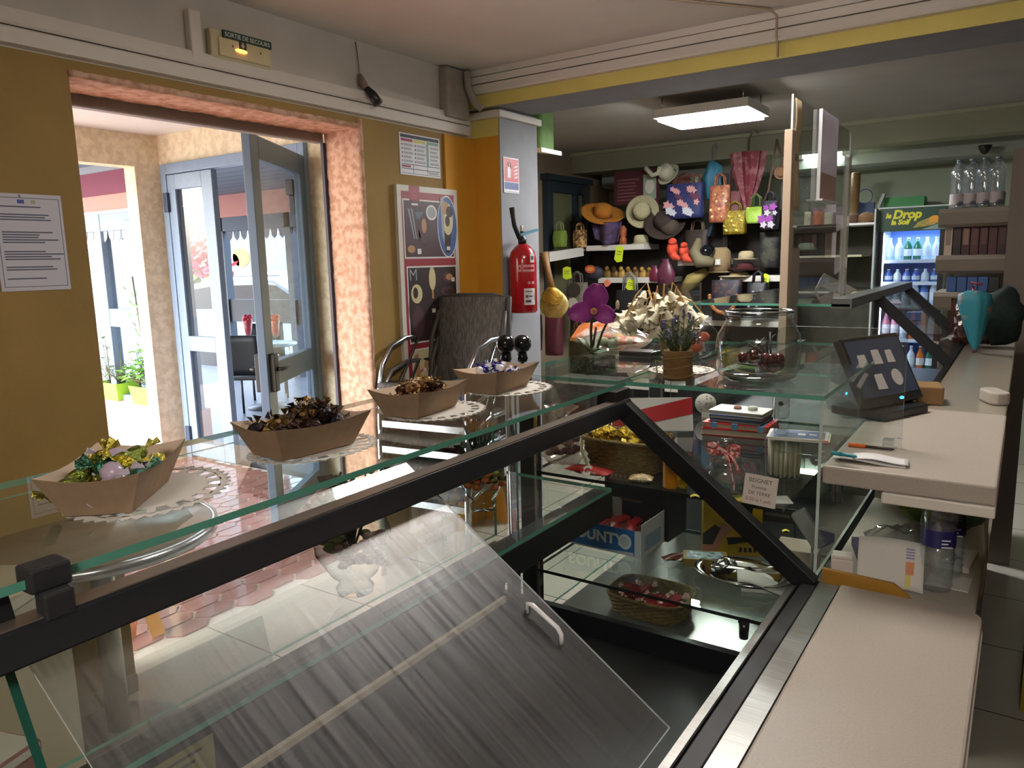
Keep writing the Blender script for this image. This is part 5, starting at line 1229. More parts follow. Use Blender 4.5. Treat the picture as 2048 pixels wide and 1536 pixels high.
# ================================================================== RIGHT-HAND WORKTOP AND CUBBY
CF = .8805
def pet(name, lab, x, y, z, s=1.0, cap='#2A2E8C', label='#2B2A66', group=None):
    t = thing(name, lab, 'bottle', (x, y, z), 0, group)
    prof = [(0, .002), (.022, .0), (.030, .006), (.0315, .014)]
    for k in range(6): prof += [(.0315, .018+.012*k), (.0298, .024+.012*k)]
    prof += [(.0315, .092), (.0315, .132), (.0325, .140), (.031, .158), (.024, .172), (.0135, .186), (.0125, .196)]
    b = MB(); b.lathe([(r_*s, h*s) for r_, h in prof], (x, y, z), 28, cap=False); b.build('bottle_body', glass('#FBFDFD', 1.4, edge='#D3DADB', haze=.07, hazecol='#E6ECEE'), t)  # pale haze in the glass stands in for light shining through
    b = MB(); b.lathe([(0, .003*s), (.0285*s, .008*s), (.0285*s, .12*s), (0, .12*s)], (x, y, z), 20); b.build('water', glass('#FDFEFE', .6, edge='#EEF2F2', haze=.05, hazecol='#E6ECEE'), t)
    b = MB(); b.lathe([(0.0127*s, .190*s), (.0145*s, .191*s), (.0148*s, .208*s), (.012*s, .211*s), (0, .211*s)], (x, y, z), 20); b.build('cap', M(cap, .35), t)
    b = MB(); b.lathe([(.0319*s, .095*s), (.0319*s, .130*s)], (x, y, z), 28, cap=False)
    b.T = frame((x+.012*s, y-.0312*s, z+.118*s), (.93, .36, 0), (0, 0, 1))
    for k, w_ in enumerate((.016, .012, .02)): b.rect(-.004, -.006-.007*k, (-.004+w_)*s, -.003-.007*k, .002, 1)
    b.build('label', [M(label, .4), M('#D9DCE8', .4)], t, fixn=False)
    return t
q = on(1866, 1188, CF); pet('water_bottle', 'small water bottle with blue cap and label, nearest in the cubby', q.x, q.y+.03, CF)
q2 = Vector((q.x+.012, q.y+.11, 0)); pet('water_bottle', 'second small blue capped water bottle, half hidden behind the nearest one', q2.x, q2.y, CF)
q0 = on(1640, 1160, CF); q1 = on(1830, 1195, CF)
b = MB(); b.prism([(-.303, CF+.001), (-.135, CF+.001), (-.150, CF+.020), (-.172, CF+.034), (-.303, CF+.038)], 1.552, 1.562, axis='y')
tag(b.build('ochre_folder', M('#B3842F', .55, var=.05, scale=20), bevel=.001), 'ochre card folder standing along the near edge of the cubby', 'folder')
b = MB(RZ(.12, (-.185, 1.60, CF+.0005))); b.sheet(lambda u, v: ((u-.5)*.12, .012*math.sin(PI*u)+.05*v, .002+.085*v), 8, 6, .002); b.sheet(lambda u, v: ((u-.5)*.12, .010+.012*math.sin(PI*u)+.05*v, .002+.08*v), 8, 6, .002)
b.T = RZ(.12, (-.185, 1.60, CF)) @ frame((.04, .012, .0), (1, 0, 0), (0, .5, .86)); 
for k in range(4): b.rect(-.012, .062+.006*k, .012, .065+.006*k, .008, 1)
b.rect(-.012, .03, .012, .056, .008, 2); b.rect(-.012, .004, .012, .03, .007, 3)
tag(b.build('envelope', [M('#E4E2DA', .6), M('#8A83B8', .5), M('#D9884E', .5), M('#D6C45A', .5)], fixn=False), 'white padded envelope with a coloured strip behind the ochre folder', 'envelope')
tag(MB(RZ(.2, (-.275, 1.60, CF+.0005))).box((-.02, -.015, 0), (.022, .02, .05)).box((-.018, -.013, .05), (.02, .018, .058)).build('paper_box', M('#E2DAD4', .6), bevel=.002), 'small white box at the glass end of the ochre folder', 'box')
b = pillow('', '', (-.17, 1.78, CF+.001), (.17, .13, .075), .3, None, seed=21, crinkle=.02); tag(b.build('plastic_bag', glass('#EFF0EF', 2.2, rough=.08, haze=.18, hazecol='#C4C3BE')), 'crumpled clear plastic bag behind the white envelope', 'bag')
b = MB(RZ(-.1, (-.085, 1.83, CF+.001))); b.box((-.035, -.06, 0), (.035, .06, .012), 0); b.box((-.03, -.05, .012), (.028, .05, .0125), 1); b.T = b.T @ frame((-.02, -.02, .013), (1, 0, 0), (0, 1, 0)); b.text('I A', .03, 0, 0, 0, 2)
tag(b.build('white_pad', [M('#D2CCC2', .6), M('#DDD7CE', .6), M('#8D8680', .6)]), 'white boxed card marked with letters at the back of the cubby', 'card')
tag(MB(RZ(-.05, (-.085, 1.70, CF+.0005))).box((-.04, -.035, 0), (.035, .04, .002)).build('paper_sheet', M('#D9D4CB', .7)), 'white paper sheet lying beside the water bottles', 'paper')
b = pillow('', '', (-.13, 2.05, CF+.001), (.19, .10, .10), .1, None, seed=6, crinkle=.02); tag(b.build('green_pouch', M('#6C7C22', .4, col2='#2E4A36', scale=8, lo=.45, hi=.55)), 'green and dark olive pouch at the back of the cubby', 'pouch')
tag(MB(RZ(.3, (-.25, 1.78, CF+.0005))).box((-.03, -.05, 0), (.025, .05, .02)).build('purple_box', M('#3A2A4E', .5)), 'dark purple packet behind the small white box', 'packet')
# papers and pens on the worktop
WT = 1.1372
b = MB(RZ(.1, (-.235, 1.612, WT))); b.sheet(lambda u, v: ((u-.5)*.13, (v-.5)*.055, .004+.004*math.sin(4*u+1)+.002*math.sin(5*v)), 10, 6, .0012); b.sheet(lambda u, v: (.02+(u-.5)*.10, -.004+(v-.5)*.05, .0095+.003*math.sin(5*u)), 8, 5, .0012)
tag(b.build('receipt', M('#E6E5E6', .6)), 'curling white receipts lying on the near edge of the worktop', 'paper')
def pen(px, py, L_, az, z, c1, c2, lab):
    p = on(px, py, z); t = thing('pen', lab, 'pen', p); d = Vector((math.cos(az), math.sin(az), 0)); p.z += .0045
    b = MB(); b.tube([p, p+d*L_*.38], .0042, 8); b.build('cap', M(c1, .4), t)
    b = MB(); b.tube([p+d*L_*.38, p+d*L_*.93, p+d*L_], [.0034, .0034, .0008], 8); b.build('barrel', M(c2, .4), t)
pen(1697, 893, .09, -.02, WT, '#E06A1E', '#3A2E2A', 'orange capped dark pen on the worktop behind the receipts')
pen(1663, 910, .05, -.2, WT+.016, '#1F8FA0', '#1F8FA0', 'short teal pen lying on the receipts')
q = on(1800, 877, WT)
tag(MB(RZ(.3, (q.x, q.y, WT))).box((-.006, -.003, .0003), (.006, .003, .0015)).build('sticker', M('#A79BC9', .3)), 'tiny lilac sticker on the beige worktop', 'sticker')
# payment terminal
zb = WT+.03
BL = on(1752, 815, zb); BR = on(1849, 795, zb); u = (BR-BL); wS = u.length; u.normalize(); nb = Vector((-u.y, u.x, 0))
best = None
for k in range(0, 60):
    th = math.radians(k)
    for hS in [x*.01 for x in range(15, 36)]:
        p = BR+(Vector((0, 0, 1))*math.cos(th)+nb*math.sin(th))*hS
        c_ = Vector((_dX.dot(Vector((0,0,0))), 0, 0)); d = p-EYE; cm = Vector((_dX.x*d.x+_dY.x*d.y+_dZ.x*d.z, _dX.y*d.x+_dY.y*d.y+_dZ.y*d.z, _dX.z*d.x+_dY.z*d.y+_dZ.z*d.z))
        xx, yy = PCX-FPX*cm.x/cm.z, PCY+FPX*cm.y/cm.z; e = (xx-1793)**2+(yy-662)**2
        if best is None or e < best[0]: best = (e, th, hS)
th, hS = best[1], best[2]; up = Vector((0, 0, 1))*math.cos(th)+nb*math.sin(th)
t = thing('payment_terminal', 'black touch-screen till leaning back on the worktop, screen showing pale panels', 'till', ((BL+BR)/2+nb*.05-Vector((0, 0, .03))))
wL = wS*1.18; o_ = BR-u*wL
b = MB(frame(o_, u, up)); b.box((0, 0, -.022), (wL, hS, 0)); b.build('case', M('#1C1D20', .4), t, bevel=.005)
b = MB(frame(o_, u, up)); b.rect(.012, .024, wL-.012, hS-.012, .0012); b.build('screen', M('#3C4A66', .12, spec=.8), t)
b = MB(frame(o_, u, up)); wI = wL-.03
for (x, y, ww, hh) in ((.10, .52, .17, .22), (.38, .55, .17, .25), (.64, .55, .15, .22), (.27, .12, .18, .26)): b.add([(.015+wI*x, .024+hS*y*.82, .002), (.015+wI*(x+ww), .024+hS*(y-.01)*.82, .002), (.015+wI*(x+ww*.95), .024+hS*(y+hh)*.82, .002), (.015+wI*(x+.02), .024+hS*(y+hh)*.82, .002)], [(0,1,2,3)])
b.oval(.015+wI*.70, .024+hS*.23, wI*.10, hS*.12, .002, 0); b.build('screen_panels', emit('#C2AFA4', .32), t)
b = MB(frame(o_, u, up)); b.oval(wL*.62, .012, .010, .004, .001, 0, 12); b.build('power_light', emit('#35B6FF', 3.0), t)
cB = (BL+BR)/2+nb*.05; b = MB(RZ(math.atan2(u.y, u.x), (cB.x-u.x*.02, cB.y-u.y*.02, WT+.0005))); b.prism(rounded(-.11, .10, -.085, .07, .02, ('ne', 'nw', 'sw', 'se')), 0, .022); b.build('base', M('#141517', .45), t, bevel=.004)
b = MB(); b.tube([cB+Vector((0, 0, -.01)), cB+nb*.03+Vector((0, 0, .06)), cB+up*.12-Vector((0, 0, 0))], .02, 10); b.build('stand_neck', M('#141517', .45), t)
b = MB(RZ(.4, (-.36, 2.02, ZT+.0)))
# till drawer and packets seen behind the terminal
tag(MB(RZ(.2, (-.20, 2.35, 1.138))).box((-.04, -.05, 0), (.03, .05, .05)).build('brown_box', M('#8A6A42', .6), bevel=.004), 'small brown cardboard box behind the payment terminal', 'box')
q = on(2015, 790, WT); 
tag(MB(RZ(.4, (-.04, 2.42, WT+.0005))).prism(rounded(-.035, .015, -.05, .05, .02, ('ne', 'nw', 'sw', 'se')), 0, .035).build('phone_base', M('#B9B2A8', .4), bevel=.006), 'pale plastic handset base on the edge of the long worktop', 'phone')
# ================================================================== BACK SHOP
YP = 6.02                      # front plane of the souvenir display
su = thing('shelf_unit', 'black backed souvenir display with white edged shelves on the far wall', 'shelf', (-2.2, 6.1, 0))
xl, xr = at(1092, 560, Y=YP).x, at(1562, 560, Y=YP).x
b = MB(); b.box((xl, YP+.12, .2), (xr, YP+.15, at(1300, 432, Y=YP).z)); b.build('back_panel', M('#221D1A', .8, var=.3, scale=12), su)
wsh = M('#C9C6BF', .5)
for (x0, x1, y) in ((1172, 1288, 497), (1196, 1335, 561), (1355, 1440, 526), (1440, 1560, 558), (1196, 1560, 640), (1100, 1560, 760)):
    p0, p1 = at(x0, y, Y=YP-.2), at(x1, y, Y=YP-.2); b = MB(); b.box((p0.x, YP-.2, p0.z-.022), (p1.x, YP+.12, p0.z+.022)); b.build('shelf_board', wsh, su, bevel=.003)
for x in (1165, 1442, 1556):
    p = at(x, 560, Y=YP); b = MB(); b.box((p.x-.02, YP+.08, 0), (p.x+.02, YP+.12, 2.2)); b.build('upright', M('#2A2624', .5), su)
s2 = thing('shelf_board', 'short white edged shelf turned towards the fire extinguisher', 'shelf', at(1130, 512, Y=5.6))
p0, p1 = at(1098, 514, Y=5.25), at(1166, 503, Y=5.8)
b = MB(); b.bar((p0.x, p0.y, p0.z), (p1.x, p1.y, p1.z), .012, .075); b.build('front_edge', wsh, s2)
b = MB(); b.bar((p0.x-.12, p0.y+.08, p0.z+.02), (p1.x-.12, p1.y+.08, p1.z+.02), .24, .02); b.build('board', M('#8E8A84', .6), s2)
# window in the side wall
q0, q1 = at(1086, 360, X=-3.49), at(1170, 372, X=-3.49); zb = at(1130, 520, X=-3.49).z
wd = bpy.data.objects.new('window_2', None); C.objects.link(wd); wd.location = (-3.49, (q0.y+q1.y)/2, 1.3); tag(wd, 'dark teal framed window in the brown side wall of the back shop', 'window', kind='structure')
dk = M('#27323B', .5); zt = q0.z
b = MB(); b.box((-3.50, q0.y, 1.2), (-3.45, q0.y+.10, zt)); b.box((-3.50, q1.y-.07, 1.2), (-3.45, q1.y, zt)); b.box((-3.5, q0.y+.1, zt-.09), (-3.45, q1.y-.07, zt)); b.box((-3.5, q0.y-.03, zt), (-3.42, q1.y+.03, zt+.05)); b.box((-3.50, q1.y-.26, 1.2), (-3.455, q1.y-.2, zt-.09)); b.build('frame', dk, wd)
b = MB(); b.box((-3.492, q0.y+.1, 1.2), (-3.488, q1.y-.07, zt-.09)); b.build('pane', M('#6F6F52', .3, var=.1, scale=6), wd)
# green rounded box on its white shelf under the ceiling
q = at(1070, 262, Y=4.15)
b = MB(); b.prism(rounded(q.x-.085, q.x+.085, 4.06, 4.24, .05, ('se', 'sw')), at(1070, 303, Y=4.1).z+.006, 2.498); tag(b.build('wall_box', M('#5E7F3E', .7, var=.08, scale=20), bevel=.01), 'green rounded box standing on a small white shelf next to the grey pillar', 'box')
q2 = at(1066, 316, Y=4.12); b = MB(); b.prism([(px_+.006, 4.0), (q2.x+.10, 4.0), (q2.x+.10, 4.04), (px_+.006, 4.24)], at(1070, 303, Y=4.1).z-.022, at(1070, 303, Y=4.1).z+.004)
tag(b.build('corner_shelf', white_p), 'small white triangular shelf on the side of the grey pillar', 'shelf')
def W(px, py, Y=YP): p = at(px, py, Y=Y); return p, mpp(p)
def straw(c, c2=None): return M(c, .85, col2=c2, scale=90, lo=.4, hi=.6, bump=.6, bscale=220, stretch=(1, 1, 5)) if c2 else M(c, .85, var=.08, scale=60, bump=.5, bscale=200)
def hat(px, py, rpx, lab, col, col2=None, rot=(0, 0, 0), Y=YP-.1, brim=1.0, crown=.55, h=.62, bandc=None, wav=.0, group=None):
    p, s = W(px, py, Y); R_ = rpx*s
    t = thing('hat', lab, 'hat', p); T = Matrix.Translation(p) @ Euler(rot).to_matrix().to_4x4()
    m = straw(col, col2); b = MB(T)
    prof = [(R_*crown*.98, 0), (R_*crown*.95, R_*h*.55), (R_*crown*.86, R_*h*.85), (R_*crown*.55, R_*h), (0, R_*h*.97)]
    b.lathe(prof, (0, 0, 0), 28); b.build('crown', m, t)
    b = MB(T); n = 36
    def rim(u, v):
        a = 2*PI*u; rr1 = R_*(crown+(brim-crown)*v); return (rr1*math.cos(a), rr1*math.sin(a), R_*(.10*v*v+wav*v*math.cos(2*a)))
    b.sheet(rim, n, 5, .004); b.build('brim', m, t)
    if bandc:
        b = MB(T); b.lathe([(R_*crown*1.0, R_*.03), (R_*crown*1.005, R_*.2)], (0, 0, 0), 28, cap=False); b.build('hat_band', M(bandc, .7), t)
    return t
def tote(px, py, wpx, hpx, lab, mats_, Y=YP-.12, name='tote_bag', handle=True, hm=None, taper=.92, depth=.10, hh=.9, belly=.02, seed=0, motif=None):
    p, s = W(px, py, Y); w_, h_ = wpx*s, hpx*s
    t = thing(name, lab, 'bag', (p.x, p.y, p.z-h_/2)); o = Vector((p.x, p.y, p.z-h_/2)); b = MB()
    r = random.Random(seed); ph = r.uniform(0, 6)
    def ring(v):
        k = taper+(1-taper)*v; return k*w_/2, depth/2*(1-.55*v)
    n = 24; rows = 8; vs = []
    for j in range(rows+1):
        v = j/rows; a_, d_ = ring(v)
        for k in range(n):
            an = 2*PI*k/n; ca, sa = math.cos(an), math.sin(an); dd = (abs(ca)**4+abs(sa)**4)**.25
            vs.append((o.x+a_*ca/dd+.003*math.sin(3*an+ph+5*v), o.y+(d_+belly*math.sin(PI*v))*sa/dd, o.z+h_*v))
    fs = [(j*n+k, j*n+(k+1) % n, (j+1)*n+(k+1) % n, (j+1)*n+k) for j in range(rows) for k in range(n)]+[tuple(range(n-1, -1, -1))]
    b.add(vs, fs, 0, True)
    if motif: motif(b, o, w_, h_, depth, r)
    b.build('bag_body', mats_, t)
    if handle:
        b = MB()
        for sy in (-1, 1):
            b.tube([(o.x-w_*.24, o.y+sy*depth*.2, o.z+h_*.92), (o.x-w_*.2, o.y+sy*depth*.2, o.z+h_*(1+.25*hh)), (o.x, o.y+sy*depth*.15, o.z+h_*(1+.36*hh)), (o.x+w_*.2, o.y+sy*depth*.2, o.z+h_*(1+.25*hh)), (o.x+w_*.24, o.y+sy*depth*.2, o.z+h_*.92)], .006, 6)
        b.build('handle', hm or mats_[0], t)
    return t
def flowers_motif(n, rad, idx):
    def f(b, o, w_, h_, d_, r):
        for k in range(n):
            x = (((k*.618+.13) % 1)-.5)*.84*w_; z = (.1+.8*((k*.7549+.3) % 1))*h_; T0 = b.T; b.T = frame((o.x+x, o.y-d_*.5-.012-.0004*k, o.z+z), (1, 0, 0), (0, 0, 1)); m = 5
            R_ = rad*r.uniform(.6, 1.2); b.poly([(R_*(1 if i % 2 == 0 else .55)*math.cos(PI*i/m), R_*(1 if i % 2 == 0 else .55)*math.sin(PI*i/m)) for i in range(2*m)], 0, idx[k % len(idx)]); b.T = T0
    return f
# hats
hat(1205, 430, 44, 'wide brimmed orange straw hat tilted on the upper souvenir shelf', '#D08B2E', '#B8741F', rot=(.45, .30, .2), wav=.06, crown=.42, h=.50)
hat(1285, 424, 33, 'cream straw hat with dark band hung sideways beside the dark red poster', '#C2BC98', '#A9A37E', rot=(1.25, .9, 0), bandc='#2B2622', crown=.55, h=.75)
hat(1282, 488, 18, 'small plain cream hat standing at the end of the upper shelf', '#B7AF8C', None, crown=.85, brim=1.02, h=1.0)
hat(1338, 350, 24, 'white bucket hat hung high under the olive beam', '#C9C8B0', None, rot=(.9, -.5, 0), Y=YP+.05, crown=.7, h=1.0)
hat(1492, 520, 24, 'cream fedora resting on top of the maroon hat pile', '#B6AA86', None, bandc='#8E8468', crown=.66, h=.75)
hat(1490, 540, 34, 'maroon straw hat under the cream fedora', '#4E1E22', None, crown=.5, h=.45)
hat(1478, 556, 40, 'pale straw hat at the foot of the hat pile on the shelf', '#9C8E62', None, crown=.5, h=.3)
hat(1440, 545, 26, 'tall tan straw hat stack standing left of the maroon hat', '#A58F6A', '#8C7754', crown=.86, h=1.9)
hat(1330, 445, 42, 'dark brown broad hat hanging above the coral toys', '#33261F', None, rot=(1.0, .3, 0), crown=.5, h=.5)
hat(1345, 462, 24, 'dark grey knitted cap in front of the dark brown hat', '#4A4038', None, rot=(.6, -.4, 0), crown=.8, h=1.0)
hat(1563, 345, 14, 'small tan hat dangling from the long strap by the acrylic guard', '#8E6A4C', None, rot=(1.4, .2, 0), crown=.7, h=.6)
# bags
tote(1370, 402, 78, 68, 'navy shopping bag printed with pink and white flowers', [M('#232B5C', .6), M('#C08D8E', .7), M('#B9BCC4', .7), M('#5A2E4A', .7)], motif=flowers_motif(30, .034, [1, 2, 1, 3]), seed=1, hm=M('#5A3A30', .7), taper=.98)
tote(1440, 408, 42, 72, 'rose and copper sequinned bag beside the flowered shopping bag', [M('#8A4E4A', .4, col2='#B97A4E', scale=40, lo=.4, hi=.6), M('#E9D9A8', .2)], motif=flowers_motif(8, .012, [1]), seed=2)
tote(1468, 412, 34, 58, 'dull burgundy shoulder bag with one tall strap', [M('#6A3A40', .6, var=.15, scale=30)], seed=3, Y=YP-.05, hm=M('#4A2A20', .6), hh=2.6)
tote(1470, 445, 48, 46, 'gold sequinned hand bag on the display table edge', [M('#A88A22', .3, metal=.3, col2='#6E6A1E', scale=60, lo=.4, hi=.6, bump=.6, bscale=150), M('#F0E08A', .2)], motif=flowers_motif(14, .010, [1]), seed=4, handle=True, hh=1.1)
tote(1512, 430, 40, 32, 'lime green bucket bag with dark rim and round handle', [M('#86A835', .5, col2='#A8C85A', scale=12)], seed=5, taper=.85, hm=M('#5A6A3A', .5), hh=2.2)
tote(1540, 430, 34, 56, 'purple and white sequinned bag beside the acrylic guard strip', [M('#2A2436', .5), M('#8E3A9A', .3), M('#B9B4C0', .3)], motif=flowers_motif(10, .035, [1, 2]), seed=6)
tote(1120, 478, 26, 32, 'small green woven basket bag on the upper shelf', [straw('#6E8A34', '#8FAA4A')], seed=7, Y=5.7, hh=1.6, hm=M('#7E8A5A', .7))
tote(1160, 478, 26, 34, 'small brown and cream patterned bag on the upper shelf', [M('#5A3626', .6, col2='#B9985E', scale=35, lo=.45, hi=.55)], seed=8, Y=5.8, hh=1.2)
tote(1155, 598, 44, 66, 'grey owl faced pouch bag hanging below the second shelf', [M('#6E675A', .7, var=.12, scale=40), M('#3A332B', .7), M('#C9B45A', .6), M('#B9B2A2', .6)], seed=9, Y=YP-.25, hh=.9,
     motif=lambda b, o, w_, h_, d_, r: [b.add([(o.x+cx_*w_+rr_*w_*math.cos(a), o.y-d_*.5-.013-.001*k, o.z+cz_*h_+rr_*w_*math.sin(a)) for a in [2*PI*i/14 for i in range(14)]], [tuple(range(14))], k+1) for k, (cx_, cz_, rr_) in ((0, (0, .78, .34)), (2, (-.05, .38, .26)), (1, (-.05, .38, .18)), (0, (-.05, .38, .08)))])
tote(1453, 600, 60, 80, 'round dark bag edged with amber beads on the lower display', [M('#1E1C2A', .5, col2='#4A3428', scale=25, lo=.5, hi=.6), M('#8E5A2A', .4)], seed=10, Y=YP-.3, handle=False,
     motif=lambda b, o, w_, h_, d_, r: [b.ball((o.x+w_*.46*math.cos(PI+PI*i/22), o.y-d_*.5-.03, o.z+h_*.62+h_*.42*math.sin(PI+PI*i/22)), .016, 6, 1) for i in range(23)])
tote(1515, 600, 40, 70, 'black bag with silver specks beside the bead edged bag', [M('#17171C', .5), M('#8A8FA0', .3)], motif=flowers_motif(8, .014, [1]), seed=11, Y=YP-.3)
tote(1260, 610, 60, 60, 'black handbag with thin round handle behind the orchid', [M('#17171A', .55)], seed=12, Y=YP-.25, hm=M('#8A8A86', .4), hh=1.6)
tote(1065, 665, 40, 70, 'black souvenir bag with a gold mark below the fire extinguisher', [M('#141416', .5), M('#A8873A', .4)], motif=flowers_motif(2, .02, [1]), seed=13, Y=4.9, handle=False)
tote(1108, 670, 36, 80, 'maroon cloth bag below the gold fan', [M('#4A1420', .7, var=.2, scale=20)], seed=14, Y=5.2, hm=M('#7A3A2A', .6))
tote(1160, 690, 44, 60, 'dark brown leather bag behind the orchid pot', [M('#2E221C', .5)], seed=15, Y=5.4, hm=M('#8A5A34', .6))
tote(1395, 490, 50, 60, 'dark brown bag with pale cord in the middle of the display', [M('#2B1F1A', .6)], seed=16, Y=YP-.02, hm=M('#7A6A58', .7))
tote(1540, 500, 40, 70, 'dark camouflage bag beside the guard strip', [M('#3A3A2E', .7, col2='#15161A', scale=14, lo=.45, hi=.55)], seed=17, Y=YP-.02)
# hanging things under the beam
def hung_line(px, py0, py1, Y):
    a, c = at(px, py0, Y=Y), at(px, py1, Y=Y); return a, c
p, s = W(1425, 350, YP-.05)
t = thing('rain_poncho', 'teal folded poncho hanging from a hook under the olive beam', 'garment', p)
b = MB(); L_ = 62*s; w_ = 34*s
b.lathe([(.0, .0), (.03, -.02), (w_*.55, -L_*.25), (w_*.62, -L_*.6), (w_*.5, -L_*1.0), (w_*.25, -L_*1.22), (0, -L_*1.25)], (p.x, p.y, p.z+30*s), 20, sy=.45); r = random.Random(1); b.v = [q+Vector((.012*math.sin(40*q.z+9*q.x), .02*math.sin(60*q.x), 0)) for q in b.v]; b.build('cloth', M('#2A6A82', .6, var=.15, scale=12), t)
b = MB(); b.tube([(p.x, p.y, p.z+30*s), (p.x-.005, p.y, p.z+52*s), (p.x+.02, p.y, p.z+60*s), (p.x+.03, p.y, p.z+50*s)], .006, 6); b.build('hook', M('#6A7A84', .4, metal=.5), t)
b = MB(); b.tube([(p.x+.05, p.y-.03, p.z), (p.x+.06, p.y-.04, p.z-60*s), (p.x-.01, p.y-.04, p.z-120*s)], .012, 6); b.build('strap', M('#3A5A74', .6), t)
p, s = W(1496, 350, YP-.05)
t = thing('umbrella', 'closed dark red umbrella hanging point down under the olive beam', 'umbrella', p)
b = MB(); n = 16; L_ = 105*s; vs = []
for j, (rw, h) in enumerate(((36, 44), (34, 40), (30, 10), (20, -25), (8, -60), (2, -75))):
    for k in range(n): a = 2*PI*k/n; f_ = 1+.22*math.cos(a*8); vs.append((p.x+rw*s*f_*math.cos(a)*.9, p.y+rw*s*f_*math.sin(a)*.5, p.z+h*s))
b.add(vs, [(j*n+k, j*n+(k+1) % n, (j+1)*n+(k+1) % n, (j+1)*n+k) for j in range(5) for k in range(n)]+[tuple(range(n))], 0); b.build('canopy', M('#6E2834', .6, col2='#8E5A5E', scale=18, lo=.5, hi=.6), t)
b = MB(); b.tube([(p.x, p.y, p.z+70*s), (p.x, p.y, p.z-82*s)], .008, 6); b.tube([(p.x, p.y, p.z+70*s), (p.x+.03, p.y, p.z+84*s), (p.x+.07, p.y, p.z+78*s)], .008, 6); b.build('shaft', M('#7A7470', .4, metal=.6), t)
p, s = W(1500, 398, YP-.03)
t = thing('toy_feather', 'narrow bright green feather ornament hanging beside the red umbrella', 'ornament', p); b = MB(); b.sheet(lambda u, v: (p.x+(u-.5)*22*s*math.sin(PI*(.12+.76*v)), p.y+.02*math.cos(PI*u), p.z+(v-.5)*90*s), 6, 12, .01); b.build('vane', M('#1E7A3E', .5, var=.15, scale=20), t)
p, s = W(1552, 330, YP-.1)
t = thing('strap_bag', 'long thin tan strap looping down from the beam near the acrylic guard', 'strap', p); b = MB(); b.tube([(p.x+.0, p.y, p.z+50*s), (p.x-.02, p.y, p.z+10*s), (p.x-.05, p.y, p.z-50*s), (p.x-.12, p.y, p.z-95*s)], .008, 6); b.tube([(p.x+.0, p.y, p.z+50*s), (p.x+.04, p.y, p.z+10*s), (p.x+.03, p.y, p.z-30*s)], .008, 6); b.build('strap_loop', M('#5E4636', .7), t)
# posters on the back of the display
def poster(px0, py0, px1, py1, Y, lab, mats_, n=8, seed=0, name='poster'):
    a, c = at(px0, py0, Y=Y), at(px1, py1, Y=Y); b = MB(); b.box((a.x, Y, min(a.z, c.z)), (c.x, Y+.012, max(a.z, c.z)), 0); b.T = frame((a.x, Y-.001, c.z), (1, 0, 0), (0, 0, 1)); w_, h_ = c.x-a.x, a.z-c.z; r = random.Random(seed)
    for k in range(n): b.rect(w_*.08, h_*(.12+.1*k), w_*r.uniform(.4, .62), h_*(.16+.1*k), .001, 1)
    b.rect(w_*.66, h_*.12, w_*.94, h_*.86, .001, 2); b.oval(w_*.8, h_*.5, w_*.10, h_*.22, .002, 3)
    return tag(b.build(name, mats_), lab, 'poster')
poster(1228, 345, 1318, 405, YP+.06, 'dark red framed poster with faint text beside a pale picture', [M('#4A2028', .5), M('#7A4A50', .6), M('#8FA08A', .6), M('#C9C6BC', .6)], 7)
poster(1345, 352, 1400, 384, YP+.06, 'small rust coloured board with pale marks under the beam', [M('#6A3F36', .6), M('#A8907A', .6), M('#7A8A6A', .6), M('#C9BDA8', .6)], 4, 2)
p, s = W(1313, 344, YP-.03)
b = MB(); b.tube([(p.x-24*s, p.y, p.z+10*s), (p.x-8*s, p.y, p.z-6*s), (p.x+4*s, p.y, p.z-2*s), (p.x+8*s, p.y, p.z+10*s)], 5*s, 8); tag(b.build('white_scarf', M('#C9C7B4', .8)), 'rolled white scarf hanging left of the white bucket hat', 'scarf')
# coral toys, purple cloth, tiki figure, tags, fish row
for (px, py, sc_, lab) in ((1345, 498, 1.0, 'orange red coral shaped toy sitting below the dark hats'), (1368, 502, .8, 'orange red bird shaped toy with tail over the shelf edge')):
    p, s = W(px, py, YP-.22); t = thing('plush_toy', lab, 'toy', (p.x, p.y, p.z-14*s)); b = MB(); b.ball(p, (11*s*sc_, .06, 15*s*sc_), 14); b.ball(p+Vector((2*s, -.02, 14*s*sc_)), (8*s*sc_, .05, 8*s*sc_), 12); b.tube([p+Vector((0, 0, -8*s)), p+Vector((8*s, -.03, -16*s)), p+Vector((20*s, -.03, -20*s))], [.04, .03, .01], 8); b.build('body', M('#C9452E', .75, var=.12, scale=30), t)
p, s = W(1212, 465, YP-.2)
b = MB(); b.sheet(lambda u, v: (p.x+(u-.5)*66*s*(1-.25*v), p.y+.03*math.sin(9*u), p.z+20*s-(46*s*v)*(1-.5*abs(u-.6))), 16, 8, .008); tag(b.build('cloth_banner', M('#3A2A44', .8, col2='#4A3A5E', scale=16, lo=.45, hi=.55)), 'dark purple scarf spread beneath the orange straw hat', 'cloth')
p, s = W(1246, 472, YP-.15)
t = thing('tiki_figure', 'small orange carved wooden figure standing at the end of the purple scarf', 'figurine', (p.x, p.y, p.z-20*s)); b = MB(); b.lathe([(0, 0), (7*s, 0), (7.5*s, 14*s), (5*s, 18*s), (7*s, 22*s), (7*s, 34*s), (3*s, 40*s), (0, 41*s)], (p.x, p.y, p.z-20*s), 14); b.build('body', M('#A8622E', .6, col2='#8A3A22', scale=25), t)
neon, neon2 = M('#C9DE2E', .55), M('#E8826A', .55)
